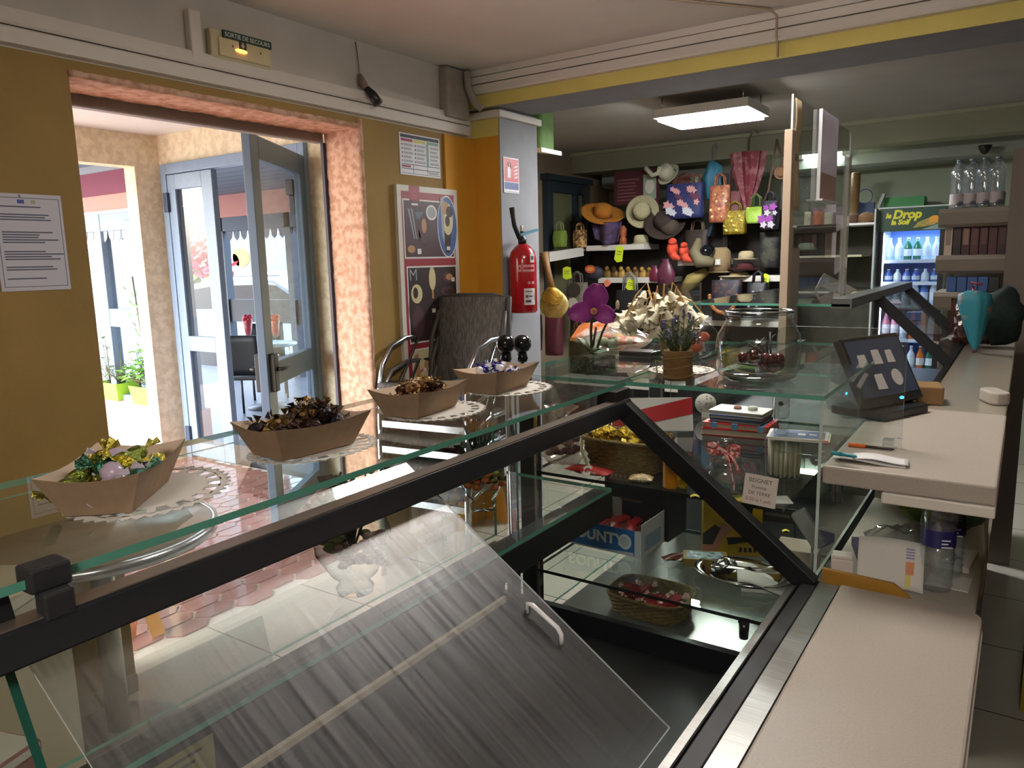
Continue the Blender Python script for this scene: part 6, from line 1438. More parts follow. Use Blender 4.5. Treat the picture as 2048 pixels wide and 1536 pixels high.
for (px, py, w_, h_, m, lab, rot) in ((1238, 508, 18, 34, neon, 'neon yellow leaf shaped price tag under the upper shelf', -.15), (1134, 546, 20, 26, neon, 'neon yellow price tag beside the owl pouch', .05), (1262, 570, 20, 24, neon, 'neon yellow price tag above the white flowers', -.3), (1530, 562, 16, 30, neon, 'neon green price tag hanging near the acrylic guard strip', 0), (1214, 566, 14, 14, neon2, 'small salmon price tag on the second shelf edge', .6)):
    p, s = W(px, py, YP-.24 if px > 1150 else 5.5); b = MB(frame(p, (math.cos(rot), 0, math.sin(rot)), (-math.sin(rot), 0, math.cos(rot)))); a_, c_ = w_*s/2, h_*s/2
    b.prism([(-a_, -c_*.7), (-a_*.2, -c_), (a_, -c_*.8), (a_*.9, c_*.8), (0, c_), (-a_*.9, c_*.75)], -.002, .002); b.rect(-a_*.6, c_*.2, a_*.6, c_*.35, .0026, 1); b.rect(-a_*.6, -c_*.1, a_*.5, c_*.02, .0026, 1)
    tag(b.build('price_tag', [m, M('#8A9A2E', .6)]), lab, 'tag')
for k in range(7):
    p, s = W(1216+14*k, 549+.3*k, YP-.1); b = MB(); b.ball((p.x, p.y, p.z), (9*s, .03, 12*s), 10); b.ball((p.x, p.y-.02, p.z+12*s), (5*s, .02, 5*s), 8)
    tag(b.build('carved_figure', M(['#8A6A30', '#6E4E28', '#A8853E'][k % 3], .45, var=.2, scale=40)), 'brown carved souvenir figure in the row on the second shelf', 'figurine', 'carved figures on the second shelf')
p, s = W(1188, 540, YP-.2)
t = thing('mask', 'orange fish mask with dark body on the second shelf', 'ornament', p); b = MB(); b.ball(p+Vector((0, 0, -6*s)), (22*s, .06, 14*s), 16); b.build('body', M('#2A2A36', .6, var=.2, scale=20), t); b = MB(frame(p+Vector((0, -.07, 2*s)), (1, 0, 0), (0, 0, 1))); b.oval(0, 0, 12*s, 8*s, .0, 0); b.oval(0, 0, 8*s, 4*s, .003, 1); b.build('face', [M('#B5542E', .6), M('#D98A4A', .6)], t)
p, s = W(1330, 545, YP-.2)
for (dx, dy, rx, rz, c, lab) in ((-22, 4, 12, 15, '#6A1E3A', 'magenta bauble pouch at the end of the carved figure row'), (2, 2, 20, 24, '#5A2A3E', 'mauve glittering pouch below the coral toys')):
    b = MB(); b.lathe([(0, -rz*s), (rx*s*.9, -rz*s*.8), (rx*s, 0), (rx*s*.55, rz*s*.8), (rx*s*.35, rz*s), (rx*s*.5, rz*s*1.2)], (p.x+dx*s, p.y, p.z-dy*s), 16, sy=.5); tag(b.build('pouch', M(c, .4, var=.25, scale=60)), lab, 'pouch')
p, s = W(1415, 503, YP-.2)
t = thing('whale_ornament', 'dark glossy sphere cupped in a curled driftwood base', 'ornament', (p.x, p.y, p.z-30*s)); b = MB(); b.ball(p, (15*s, .09, 14*s), 18); b.build('sphere', M('#101418', .1), t); b = MB(); b.tube([p+Vector((-16*s, -.02, 26*s)), p+Vector((-22*s, -.04, 0)), p+Vector((-10*s, -.05, -18*s)), p+Vector((18*s, -.05, -22*s))], [.02, .05, .06, .03], 10); b.build('driftwood', M('#6A6248', .7), t)
p, s = W(1392, 562, YP-.15)
b = MB(); b.tube([p+Vector((-28*s, 0, -18*s)), p+Vector((-8*s, -.02, 0)), p+Vector((22*s, 0, 20*s))], [.03, .06, .03], 10); tag(b.build('horn', M('#8A7A44', .6, var=.1, scale=20)), 'olive coloured horn lying slantwise below the white shelf end', 'ornament')
# straw ornaments hanging beside the window
for (px, py, r_, c, lab) in ((1062, 382, 15, '#8A6A3A', 'round straw rosette hanging between the pillar and the dark window'), (1060, 415, 13, '#9A6E34', 'straw doll body hanging under the round rosette')):
    p, s = W(px, py, 4.6); t = thing('straw_ornament', lab, 'ornament', p); b = MB(frame(p, (1, .3, 0), (0, 0, 1)))
    if r_ == 15:
        for k in range(4): b.tube([((5+3*k)*s*math.cos(2*PI*i/24), (5+3*k)*s*math.sin(2*PI*i/24), 0) for i in range(24)], 1.8*s, 6, closed=True)
    else:
        b.prism([(-6*s, 14*s), (6*s, 14*s), (4*s, 2*s), (13*s, -10*s), (4*s, -8*s), (8*s, -24*s), (-8*s, -24*s), (-4*s, -8*s), (-13*s, -10*s), (-4*s, 2*s)], -.012, .012)
    b.build('weave', straw(c, '#6E5226'), t)
    if r_ == 15:
        b = MB(); b.tube([p+Vector((0, 0, 12*s)), p+Vector((-14*s, 0, 44*s))], .004, 5); b.tube([p+Vector((6*s, 0, 12*s)), p+Vector((14*s, 0, 44*s))], .004, 5); b.build('cord', M('#6E5226', .8), t)
# gold leather fan hanging below the extinguisher bracket
p, s = W(1108, 598, 4.5)
t = thing('palm_fan', 'gold straw fan shaped bag hanging next to the fire extinguisher', 'bag', (p.x, p.y, p.z-30*s))
b = MB(frame(p, (1, .25, 0), (0, 0, 1))); b.sheet(lambda u, v: ((u-.5)*60*s*math.sin(PI*(.15+.8*v)), (v-.62)*60*s, .03*math.sin(PI*u)*math.sin(PI*v)), 12, 12, .012); b.build('pouch', M('#9A8248', .45, metal=.3, col2='#C9B06A', scale=20), t)
b = MB(frame(p, (1, .25, 0), (0, 0, 1))); b.sheet(lambda u, v: ((u-.5)*44*s*math.sin(PI*(.2+.7*v)), (v-.3)*34*s, .04+.02*math.sin(PI*u)), 10, 8, .008); b.build('flap', M('#C9A24A', .25, metal=.7, bump=.5, bscale=60), t)
b = MB(); b.tube([p+Vector((-6*s, 0, 20*s)), p+Vector((-14*s, 0, 60*s)), p+Vector((-22*s, 0, 92*s))], [.03, .022, .03], 8); b.build('strap', M('#7A5A34', .6), t)

# ---- drinks cooler
YC = 6.35; xa, xb = at(1757, 420, Y=YC).x, at(1898, 420, Y=YC).x; zt_ = at(1822, 412, Y=YC).z
ck = thing('drinks_cooler', 'lit glass fronted drinks cooler with a green lettered banner across its top', 'fridge', ((xa+xb)/2, YC+.25, 0)); w_ = xb-xa
lite = emit('#BFD6FF', 1.3)
b = MB(); b.box((xa, YC, .02), (xa+.03, YC+.5, zt_)); b.box((xb-.03, YC, .02), (xb, YC+.5, zt_)); b.box((xa+.03, YC, zt_-.05), (xb-.03, YC+.5, zt_)); b.box((xa+.03, YC, .02), (xb-.03, YC+.5, .12)); b.build('cabinet', M('#C9CFCC', .4), ck, bevel=.004)
b = MB(); b.box((xa+.03, YC+.47, .12), (xb-.03, YC+.5, zt_-.05)); b.build('back_liner', M('#6E8AD2', .5), ck)
zb_ = at(1822, 462, Y=YC).z
b = MB(); b.box((xa+.012, YC-.03, zb_), (xb-.012, YC-.004, zt_-.012), 0); b.T = frame((xa+.02, YC-.031, zb_), (1, 0, 0), (0, 0, 1)); hB = zt_-zb_; b.text('Drop', .085, w_*.18, hB*.52, .001, 1, bold=.004, shear=.2); b.text('le', .05, w_*.08, hB*.55, .001, 1, bold=.003, shear=.2); b.text('la Soif', .05, w_*.16, hB*.28, .001, 1, bold=.003, shear=.2)
b.poly([(w_*.48, hB*.12), (w_*.55, hB*.35), (w_*.72, hB*.52), (w_*.95, hB*.62), (w_*.95, hB*.4), (w_*.75, hB*.2)], .001, 2); b.oval(w_*.78, hB*.45, w_*.08, hB*.13, .002, 3); b.poly([(w_*.6, hB*.04), (w_*.95, hB*.36), (w_*.95, hB*.04)], .0015, 4); b.build('banner', [M('#123E2A', .4), M('#D2D22A', .5), M('#C99A52', .6, col2='#7E8A3A', scale=40), M('#E0A02E', .5), M('#7E9A96', .5)], ck)
b = MB(); b.box((xa+.02, YC+.01, .12), (xa+.05, YC+.03, zb_-.01)); b.build('light_tube', emit('#E6F0FF', 5), ck)
b = MB(); b.box((xa+.01, YC-.02, .1), (xa+.045, YC-.004, zb_)); b.box((xb-.045, YC-.02, .1), (xb-.01, YC-.004, zb_)); b.build('door_frame', M('#15181C', .4), ck)
b = MB(); b.box((xa+.045, YC-.014, .1), (xb-.045, YC-.010, zb_)); b.build('door_glass', glass('#EEF4FA', 1.0), ck)
shz = []
for y in (522, 566, 612, 680, 740):
    z = at(1822, y, Y=YC+.1).z; shz.append(z); b = MB(); b.box((xa+.035, YC+.06, z-.008), (xb-.035, YC+.46, z+.004)); b.build('shelf', M('#D9E6F2', .3), ck)
    b = MB(); b.box((xa+.035, YC+.055, z-.014), (xb-.035, YC+.062, z+.012)); b.build('shelf_edge', M('#EAF2FA', .3), ck)
il = bpy.data.lights.new('cooler_light', 'AREA'); il.shape = 'RECTANGLE'; il.size = w_*.7; il.size_y = .35; il.energy = 2.0; il.color = (.62, .76, 1.0); io = bpy.data.objects.new('cooler_light', il); C.objects.link(io); io.location = ((xa+xb)/2, YC+.22, zb_-.01)
bt0 = {}
cols = [('clear', '#DCE8F4', '#E9EEF4'), ('green', '#1E6A46', '#E9EEF0'), ('blue', '#4A6EC2', '#D9E2F0'), ('orange', '#D9701E', '#E9E2D8'), ('pink', '#D98AA0', '#F0E4E8')]
rowdef = [(0, [0, 0, 1, 1, 0, 0], .17), (1, [2, 0, 2, 2, 0, 2], .10), (2, [0, 2, 0, 0, 2, 0], .20), (3, [4, 4, 0, 3, 3, 0], .22), (4, [1, 0, 1, 0, 3, 1], .18)]
for (ri, seq, h_) in rowdef:
    z = shz[ri]+.0045
    for k, ci in enumerate(seq):
        for dpt in (0,):
            x = xa+.075+(w_-.15)*k/(len(seq)-1); nm, c1, c2 = cols[ci]
            if (ci, h_) not in bt0:
                o = thing('drink_bottle', 'x', 'bottle', (x, YC+.13, z)); rr1 = .028
                b = MB(); b.lathe([(0, 0), (rr1, .002), (rr1, h_*.6), (rr1*.4, h_*.82), (rr1*.38, h_*.95), (0, h_*.95)], (0, 0, 0), 14); b.build('bottle_body', M(c1, .15, spec=.8), o, world=False)
                b = MB(); b.lathe([(rr1*.42, h_*.93), (rr1*.42, h_), (0, h_)], (0, 0, 0), 12); b.build('cap', M(c2, .4), o, world=False)
                b = MB(); b.lathe([(rr1*1.02, h_*.2), (rr1*1.02, h_*.5)], (0, 0, 0), 14, cap=False); b.build('label', M(c2, .5), o, world=False)
                bt0[(ci, h_)] = o
            else: o = dup(bt0[(ci, h_)], (x, YC+.13, z))
            sname = ['top', 'second', 'middle', 'fourth', 'lowest'][ri]
            tag(o, '%s drink bottle on the %s shelf of the lit drinks cooler' % (nm, sname), 'bottle', '%s bottles on the %s cooler shelf' % (nm, sname))
# things beside the cooler and behind the guard
p0, p1 = at(1700, 448, Y=6.3), at(1754, 448, Y=6.3)
sw = thing('wall_shelf', 'thin white shelf left of the drinks cooler holding woven bowls', 'shelf', ((p0.x+p1.x)/2, 6.4, p0.z))
b = MB(); b.box((p0.x-.5, 6.25, p0.z-.012), (p1.x, 6.7, p0.z+.004)); b.build('board', white_p, sw); b = MB(); b.box((p0.x-.5, 6.66, .5), (p1.x, 6.7, p0.z-.012)); b.build('back_panel', M('#3A3A30', .7, var=.2, scale=14), sw)
b = MB(); b.box((p1.x-.012, 6.24, .5), (p1.x, 6.66, p0.z+.1)); b.build('side_post', M('#B9BDB8', .4), sw)
p, s = W(1733, 437, 6.35); b = MB(); b.ball((p.x, p.y, p.z), (17*s, .06, 13*s), 16); tag(b.build('woven_bowl', straw('#A8845A', '#5A3E2E')), 'cream and brown woven bowl propped on the white shelf by the cooler', 'bowl')
p, s = W(1706, 437, 6.35); b = MB(); b.ball((p.x, p.y, p.z), (14*s, .06, 12*s), 12); tag(b.build('woven_bowl', straw('#4A2E22', '#8A6A5A')), 'dark brown woven bowl at the acrylic guard end of the white shelf', 'bowl')
p, s = W(1710, 390, 6.5); b = MB(); b.lathe([(0, -42*s), (8*s, -42*s), (9*s, 42*s), (6*s, 44*s), (0, 40*s)], (p.x, p.y, p.z), 16); tag(b.build('bamboo_tube', M('#6A5028', .6, var=.2, scale=15, stretch=(1, 1, 4))), 'tall brown bamboo tube standing on the white shelf', 'tube')
p, s = W(1733, 415, 6.6); b = MB(); b.box((p.x-20*s, p.y, p.z-14*s), (p.x+14*s, p.y+.04, p.z+10*s)); b.tube([(p.x+14*s*math.cos(a)-4*s, p.y, p.z+22*s+14*s*math.sin(a)) for a in [2*PI*i/24 for i in range(24)]], .005, 5, closed=True); tag(b.build('gift_bag', M('#2A3A5E', .6)), 'dark blue gift bag with a round cord handle behind the woven bowls', 'bag')
p, s = W(1766, 402, 6.55); b = MB(); b.bar((p.x-8*s, p.y, p.z-14*s), (p.x+2*s, p.y, p.z+14*s), .06, .02); tag(b.build('grey_panel', M('#9AA09E', .5)), 'grey panel end leaning behind the cooler top', 'panel')
p, s = W(1812, 407, 6.6); b = MB(); b.box((p.x-40*s, p.y, zt_+.002), (p.x+32*s, p.y+.2, zt_+.085)); tag(b.build('green_crate', M('#1E7A3A', .5)), 'flat green box lying on top of the drinks cooler', 'box')
p, s = W(1640, 425, 6.4)
for (px, py, w1, h1, c, lab) in ((1615, 437, 12, 26, '#C9BFA2', 'cream tin seen through the tall acrylic guard'), (1636, 438, 18, 30, '#B5623E', 'orange tin seen through the tall acrylic guard'), (1657, 438, 16, 26, '#B9B49A', 'pale tin beside the orange tin behind the acrylic guard')):
    p, s = W(px, py, 6.4); b = MB(); b.lathe([(0, -h1*s/2), (w1*s/2, -h1*s/2), (w1*s/2, h1*s/2), (0, h1*s/2)], (p.x, p.y, p.z), 18); tag(b.build('tin', M(c, .5, var=.1, scale=20)), lab, 'tin')
p0, p1 = at(1600, 452, Y=6.35), at(1690, 452, Y=6.35)
s3 = thing('wall_shelf', 'dark shelf of tins and white pots behind the tall acrylic guard', 'shelf', ((p0.x+p1.x)/2, 6.5, p0.z)); b = MB(); b.box((p0.x, 6.25, p0.z-.02), (p1.x, 6.7, p0.z)); b.build('board', M('#6A6460', .6), s3); b = MB(); b.box((p0.x, 6.68, .5), (p1.x, 6.7, p0.z+.15)); b.build('back_panel', M('#5A4650', .7, var=.15, scale=8), s3)
p, s = W(1612, 498, 6.4); hat(1612, 500, 20, 'pale mint knitted hat behind the tall acrylic guard', '#8FA88E', None, Y=6.4, crown=.8, h=.7)
p0, p1 = at(1600, 513, Y=6.35), at(1645, 513, Y=6.35); tag(MB().box((p0.x, 6.25, p0.z-.012), (p1.x+.3, 6.66, p0.z+.004)).build('shelf_board', M('#B9B89A', .5)), 'thin pale shelf board below the mint hat', 'shelf')
# tube light and cable box below the olive beam
p0, p1 = at(1600, 310, Y=6.55), at(1692, 312, Y=6.55)
tl = thing('tube_lamp', 'glowing fluorescent tube on the white duct below the olive beam', 'lamp', ((p0.x+p1.x)/2, 6.55, p0.z))
b = MB(); b.tube([(p0.x+.02, 6.55, p0.z), (p1.x-.02, 6.55, p0.z)], .028, 14); b.build('tube', emit('#F4FFF6', 45), tl)
for x in (p0.x, p1.x): 
    b = MB(); b.box((x-.025, 6.52, p0.z-.035), (x+.025, 6.60, p0.z+.035)); b.build('end_cap', white_p, tl)
z0 = at(1900, 290, Y=6.65).z
struct(MB().prism([(6.60, z0-.09), (6.64, z0-.11), (6.95, z0-.11), (6.95, z0+.10), (6.64, z0+.10), (6.60, z0+.07)], -3.4, .85, axis='x').build('trim_13', M('#8F958C', .5)))
p, s = W(1970, 295, 6.5); b = MB(); b.lathe([(0, -14*s), (6*s, -11*s), (11*s, -2*s), (13*s, 4*s), (0, 4*s)], (p.x, p.y, p.z), 18); tag(b.build('camera_dome', M('#1E1C1A', .3)), 'dark dome camera under the duct above the water bottles', 'camera')

# ---- rack on the right with water bottles
YR_ = 4.35; xa, xb = at(1885, 420, Y=YR_).x, at(2018, 420, Y=YR_).x; z1 = at(1950, 415, Y=YR_).z; z2 = at(1950, 510, Y=YR_).z; z3 = at(1950, 585, Y=YR_).z
rk = thing('shelf_rack', 'grey brown shop rack with angled shelf fronts beside the drinks cooler', 'shelf', ((xa+xb)/2, YR_+.2, 0)); gb = M('#7E756A', .6)
for z in (z1, z2, z3):
    b = MB(); b.prism([(YR_, z-.075), (YR_+.02, z-.09), (YR_+.40, z-.03), (YR_+.40, z), (YR_, z), (YR_-.012, z-.02)], xa-.015, xb, axis='x'); b.build('shelf', gb, rk)
b = MB(); b.box((xa+.04, YR_+.40, 0), (xb, YR_+.43, z1+.02)); b.build('back_panel', M('#5A554C', .7), rk)
b = MB(); b.box((xb, YR_-.05, 0), (xb+.12, YR_+.43, at(2030, 300, Y=YR_).z)); b.build('side_panel', M('#6A6056', .6), rk)
k = 0
wb0 = None
for row in (0, 1):
    for i in range(4):
        x = xa+.03+(xb-xa-.06)*(i+.5)/4; y = YR_+.06+.10*row
        lab = 'large clear water bottle with pale label standing in the row on the top rack shelf'
        if wb0 is None:
            t = thing('water_bottle', lab, 'bottle', (x, y, z1+.001), 0, 'large water bottles on the rack'); H_ = at(1950, 315, Y=YR_).z-z1; R_ = .0345
            prof = [(0, .002), (R_*.85, 0), (R_, .01)]
            for j in range(5): prof += [(R_, H_*(.05+.11*j)), (R_*.92, H_*(.10+.11*j))]
            prof += [(R_, H_*.66), (R_*.98, H_*.74), (R_*.75, H_*.84), (R_*.42, H_*.92), (R_*.36, H_*.945), (R_*.36, H_*.96)]
            b = MB(); b.lathe(prof, (0, 0, 0), 20, cap=False); b.build('bottle_body', glass('#EEF3F5', 2.2, edge='#8E9AA2', haze=.10, hazecol='#C9D3DA'), t, world=False)  # haze colour brightens the bottle in place of light behind it
            b = MB(); b.lathe([(R_*.38, H_*.945), (R_*.4, H_), (0, H_)], (0, 0, 0), 14); b.build('cap', M('#5A6A72', .4), t, world=False)
            b = MB(); b.lathe([(R_*1.02, H_*.08), (R_*1.02, H_*.30)], (0, 0, 0), 20, cap=False); b.build('label', M('#A39C9E', .5, col2='#4A5262', scale=18, lo=.5, hi=.6), t, world=False); wb0 = t
        else: dup(wb0, (x, y, z1+.001))
for i in range(7):
    x = xa+.03+(xb-xa-.05)*i/6; b = MB(); b.box((x-.017, YR_+.05, z2+.001), (x+.017, YR_+.16, z2+.17-.006*(i % 2)), 0); b.box((x-.012, YR_+.0495, z2+.05), (x+.012, YR_+.0499, z2+.13), 1)
    tag(b.build('carton', [M(['#B9A89A', '#231A1A', '#3E1E1E', '#4A2422', '#3A1A1C', '#4E2826', '#331A1A'][i], .5), M(['#8A7A6E', '#3A2A2A', '#8A6A5E', '#5A3430', '#5E3A34', '#4A2A28', '#4A2A28'][i], .5)], bevel=.002), ['pale carton at the cooler end of the middle rack shelf', 'black carton second on the middle rack shelf', 'dark red carton with spotted front on the middle rack shelf'][min(i, 2)] if i < 3 else 'dark red carton packed in the row on the middle rack shelf', 'carton', None if i < 3 else 'dark red cartons on the rack')
for i in range(5):
    x = xa+.035+.045*i; b = MB(); b.box((x, YR_+.04, z3+.001), (x+.042, YR_+.12, z3+.075), 0)
    tag(b.build('blue_box', M('#3A5A94', .5, var=.12, scale=25) if i < 4 else M('#22262C', .5), bevel=.002), 'small blue box in the row on the lowest rack shelf' if i < 4 else 'black box at the end of the blue box row on the rack', 'box', 'blue boxes on the rack' if i < 4 else None)
# things standing on the far end of the long worktop
WT3 = 1.1372
q = at(1925, 640, Y=3.75)
t = thing('coffee_bag', 'shiny brown foil coffee bag at the far end of the long worktop', 'bag', (-.19, 3.9, WT3)); b = pillow('', '', (-.19, 3.9, WT3+.10), (.16, .20, .07), .1, None, tilt=PI/2-.2, seed=30, crinkle=.02); b.build('pouch', M('#3E1A10', .2, spec=.9, bump=.4, bscale=20), t)
q = at(1955, 625, Y=3.6); z_ = WT3
t = thing('folded_parasol', 'folded teal cloth parasol standing point down on the long worktop', 'umbrella', (q.x, 3.6, z_)); b = MB(); n = 14; vs = []
for (rw, h) in ((.004, .0), (.022, .05), (.04, .13), (.055, .20), (.05, .235), (.02, .25)):
    for k in range(n): a = 2*PI*k/n; f_ = 1+.25*math.cos(a*5); vs.append((q.x-.01*h*8+rw*f_*math.cos(a), 3.6+rw*f_*math.sin(a)*.7, z_+.002+h))
b.add(vs, [(j*n+k, j*n+(k+1) % n, (j+1)*n+(k+1) % n, (j+1)*n+k) for j in range(5) for k in range(n)]+[tuple(range(5*n, 6*n))], 0, True); b.build('cloth', M('#2E8496', .6, col2='#B98A6E', scale=14, lo=.6, hi=.66), t)
b = MB(); b.tube([(q.x, 3.6, z_+.001), (q.x-.02, 3.6, z_+.26)], .006, 6); b.tube([(q.x-.02, 3.6, z_+.26), (q.x-.03, 3.6, z_+.285), (q.x+.01, 3.6, z_+.275)], .005, 6); b.build('shaft', M('#8E2A3A', .5), t)
b = MB(); b.T = None
for k in range(24):
    r = random.Random(k); b.sheet(lambda u, v: (-.085+.10*(r.random()-.5)+.05*(u-.5), 3.95+.12*(r.random()-.5)*.2, WT3+.02+.20*v), 2, 4, .004)
b = MB(); b.ball((-.075, 3.85, WT3+.13), (.085, .08, .128), 18); b.v = [p+Vector((.012*math.sin(60*p.z), .012*math.sin(50*p.x+40*p.z), .006*math.sin(70*p.x))) for p in b.v]; tag(b.build('dark_bundle', M('#152420', .9, var=.3, scale=40)), 'dark green cloth bundle heaped at the end of the long worktop', 'bundle')
q = on(1820, 706, 1.1375)
tag(MB().ball((-.36, 3.0, 1.045), (.06, .05, .06), 14).build('bread_loaf', M('#8A5A34', .6, var=.15, scale=20)), 'round brown loaf inside the slanted case beyond the terminal', 'bread')
tag(MB().box((-.40, 2.75, .981), (-.27, 2.88, 1.02)).build('paper_pack', M('#A89A8A', .6)), 'pale packet lying inside the slanted case beyond the terminal', 'packet')
# clutter seen on top of the slanted case
p = at(1700, 560, Y=3.5); b = MB(frame((-.66, 3.5, 1.40), (.8, .2, -.45), (.1, .9, .2))); b.box((-.09, -.07, 0), (.10, .07, .004)); b.box((-.09, -.07, -.03), (-.08, .07, 0)); tag(b.build('menu_board', M('#9C978C', .5)), 'grey board tilted on top of the slanted glass case', 'board')
# dark things behind the counter at the picture's right side
tag(MB().box((.30, 2.3, 0), (.62, 2.8, .78)).box((.28, 2.28, .78), (.64, 2.82, .80), 1).build('service_trolley', [M('#15171A', .6), M('#1E4A32', .5)]), 'dark trolley with green top behind the counter', 'trolley')
tag(MB().prism(rounded(.20, .42, 1.95, 2.2, .04, ('ne', 'nw', 'sw', 'se')), .0, .62).build('red_bin', M('#7A1420', .5), bevel=.02), 'red plastic bin standing behind the counter', 'bin')
b = MB(); b.box((.085, 2.9, 0), (.13, 3.1, 1.6)); tag(b.build('yellow_post', M('#A8922A', .6)), 'yellow upright post at the end of the long worktop', 'post')
# ================================================================== ON AND ALONG THE DOOR WALL
# emergency exit light
ya, yb = 1.885, 2.165; z0, z1 = 2.345, 2.455
t = thing('exit_light', 'off-white emergency exit light with green lettered strip and glowing orange arrow lamp', 'exit sign', (WX, (ya+yb)/2, z0))
XE = WX+.034
b = MB(); b.box((WX+.002, ya, z0), (XE, yb, z1)); b.build('housing', M('#C2B795', .5, var=.05, scale=30), t, bevel=.008)
b = MB(); b.box((XE, ya+.03, z0+.012), (XE+.008, yb-.018, z1-.030)); b.build('lens', M('#CDBF98', .35), t, bevel=.003)
b = MB(frame((XE, ya+.05, z1-.030), (0, 1, 0), (0, 0, 1))); b.box((0, 0, 0), (.225, .028, .010), 0); b.text('SORTIE DE SECOURS', .0225, .006, .006, .0106, 1, bold=.0004); b.build('sign_strip', [M('#20443A', .5), M('#C9CFC2', .5)], t)
b = MB(frame((XE+.008, (ya+yb)/2-.004, z0+.055), (0, 1, 0), (0, 0, 1))); b.box((-.017, -.004, 0), (.017, .027, .0012), 0); b.poly([(-.010, .012), (.010, .012), (0, -.001)], .0018, 1); b.rect(-.004, .012, .004, .022, .0018, 1); b.build('arrow', [M('#3A3A2C', .5), M('#C9C2A8', .5)], t)
b = MB(frame((XE+.008, (ya+yb)/2-.012, z0+.044), (0, 1, 0), (0, 0, 1))); b.ball((0, 0, 0), (.028, .0065, .004), 14); b.build('glow_lamp', emit('#FF9A1E', 14), t)
b = MB(frame((XE+.0085, ya+.05, z0+.03), (0, 1, 0), (0, 0, 1))); 
for x in (.04, .17): b.oval(x, .025, .004, .005, .0, 0, 10)
b.build('screw_caps', M('#5A5240', .5), t)
# small black spotlight clamped on the trunking
p = at(742, 195, X=WX+.05)
t = thing('clamp_spotlight', 'small black clamp lamp on the white cable trunking with a twist of grey cloth', 'lamp', (WX+.03, p.y, p.z-.03))
b = MB(); b.tube([(WX+.035, p.y-.02, p.z+.05), (WX+.06, p.y, p.z+.01), (WX+.085, p.y+.012, p.z-.03)], [.012, .022, .024], 12); b.build('lamp_head', M('#1A1A1B', .4), t)
b = MB(); b.tube([(WX+.02, p.y-.035, p.z+.10), (WX+.03, p.y-.03, p.z+.06), (WX+.04, p.y-.02, p.z+.04)], [.010, .022, .016], 10); b.build('cloth_twist', M('#7A6A60', .8), t)
b = MB(); b.tube([(WX+.008, p.y-.04, ZC-.01), (WX+.010, p.y-.035, p.z+.2), (WX+.02, p.y-.034, p.z+.09)], .003, 5); b.build('cord', M('#6E665C', .7), t)
# paper notices
def onwall(px, py): return at(px, py, X=WX+.004)
a = onwall(0, 385); c = onwall(143, 578)
b = MB(frame((WX+.0015, a.y-.03, c.z), (0, 1, 0), (0, 0, 1))); w_, h_ = c.y-a.y+.03, a.z-c.z
b.box((0, 0, 0), (w_, h_, .001), 0)
def frame_rect(b, x0, y0, x1, y1, t_, z, mi):
    b.rect(x0, y0, x1, y0+t_, z, mi); b.rect(x0, y1-t_, x1, y1, z, mi); b.rect(x0, y0+t_, x0+t_, y1-t_, z, mi); b.rect(x1-t_, y0+t_, x1, y1-t_, z, mi)
frame_rect(b, .01, .012, w_-.008, h_-.012, .002, .0012, 1)
r = random.Random(3)
for (y, n, m) in ((.86, 1, 1), (.78, 3, 1), (.60, 5, 1), (.40, 4, 1), (.24, 2, 1), (.12, 1, 1)):
    for k in range(n): b.rect(w_*.1, h_*y-.008*k, w_*r.uniform(.6, .95), h_*y-.008*k+.0042, .0013, 1)
b.rect(w_*.36, h_*.9, w_*.46, h_*.94, .0013, 2); b.rect(w_*.55, h_*.9, w_*.62, h_*.94, .0013, 3); b.oval(w_*.40, h_*.975, .004, .004, .0014, 4)
tag(b.build('notice', [M('#C4C2CC', .6), M('#5A5C6E', .7), M('#4A5A9A', .6), M('#A8A88A', .6), M('#6E6E5A', .5)]), 'white printed official notice pinned on the yellow wall left of the doorway', 'notice')
a = onwall(799, 266); c = onwall(880, 358)
w_, h_ = .318, .205; b = MB(frame((WX+.0015, a.y-.004, c.z+.002), (0, 1, 0), (0, 0, 1))); b.box((0, 0, 0), (w_, h_, .0012), 0); z_ = .0015
b.rect(.008, h_-.022, w_-.008, h_-.006, z_, 1); b.rect(.008, .008, w_-.008, .010, z_, 1)
for (x0, x1, m) in ((.012, .10, 2), (.11, .20, 3), (.21, w_-.012, 4)): b.rect(x0, h_-.04, x1, h_-.026, z_, m); 
b.rect(.205, .05, .225, h_-.04, z_, 4)
for k in range(5):
    for (x0, x1) in ((.03, .10), (.13, .20), (.235, .305)): b.rect(x0, h_-.062-.020*k, x1-.01*(k % 2), h_-.050-.020*k, z_, 5)
    b.oval(.02, h_-.056-.02*k, .005, .005, z_, 2, 8); b.oval(.12, h_-.056-.02*k, .005, .005, z_, 1, 8)
for y in (.052, .030): b.rect(.008, y, w_-.008, y+.003, z_, 1)
for x in (.10, .21): b.rect(x, .010, x+.003, .052, z_, 1)
b.rect(.012, .038, .08, .048, z_, 2); b.rect(.22, .014, .30, .026, z_, 5)
tag(b.build('menu_card', [M('#C9C8CC', .5), M('#23252E', .6), M('#9A4050', .6), M('#C9BE5A', .6), M('#7E9E8C', .6), M('#9EA0A8', .6)]), 'laminated menu card with three columns on the yellow wall above the ice cream poster', 'poster')
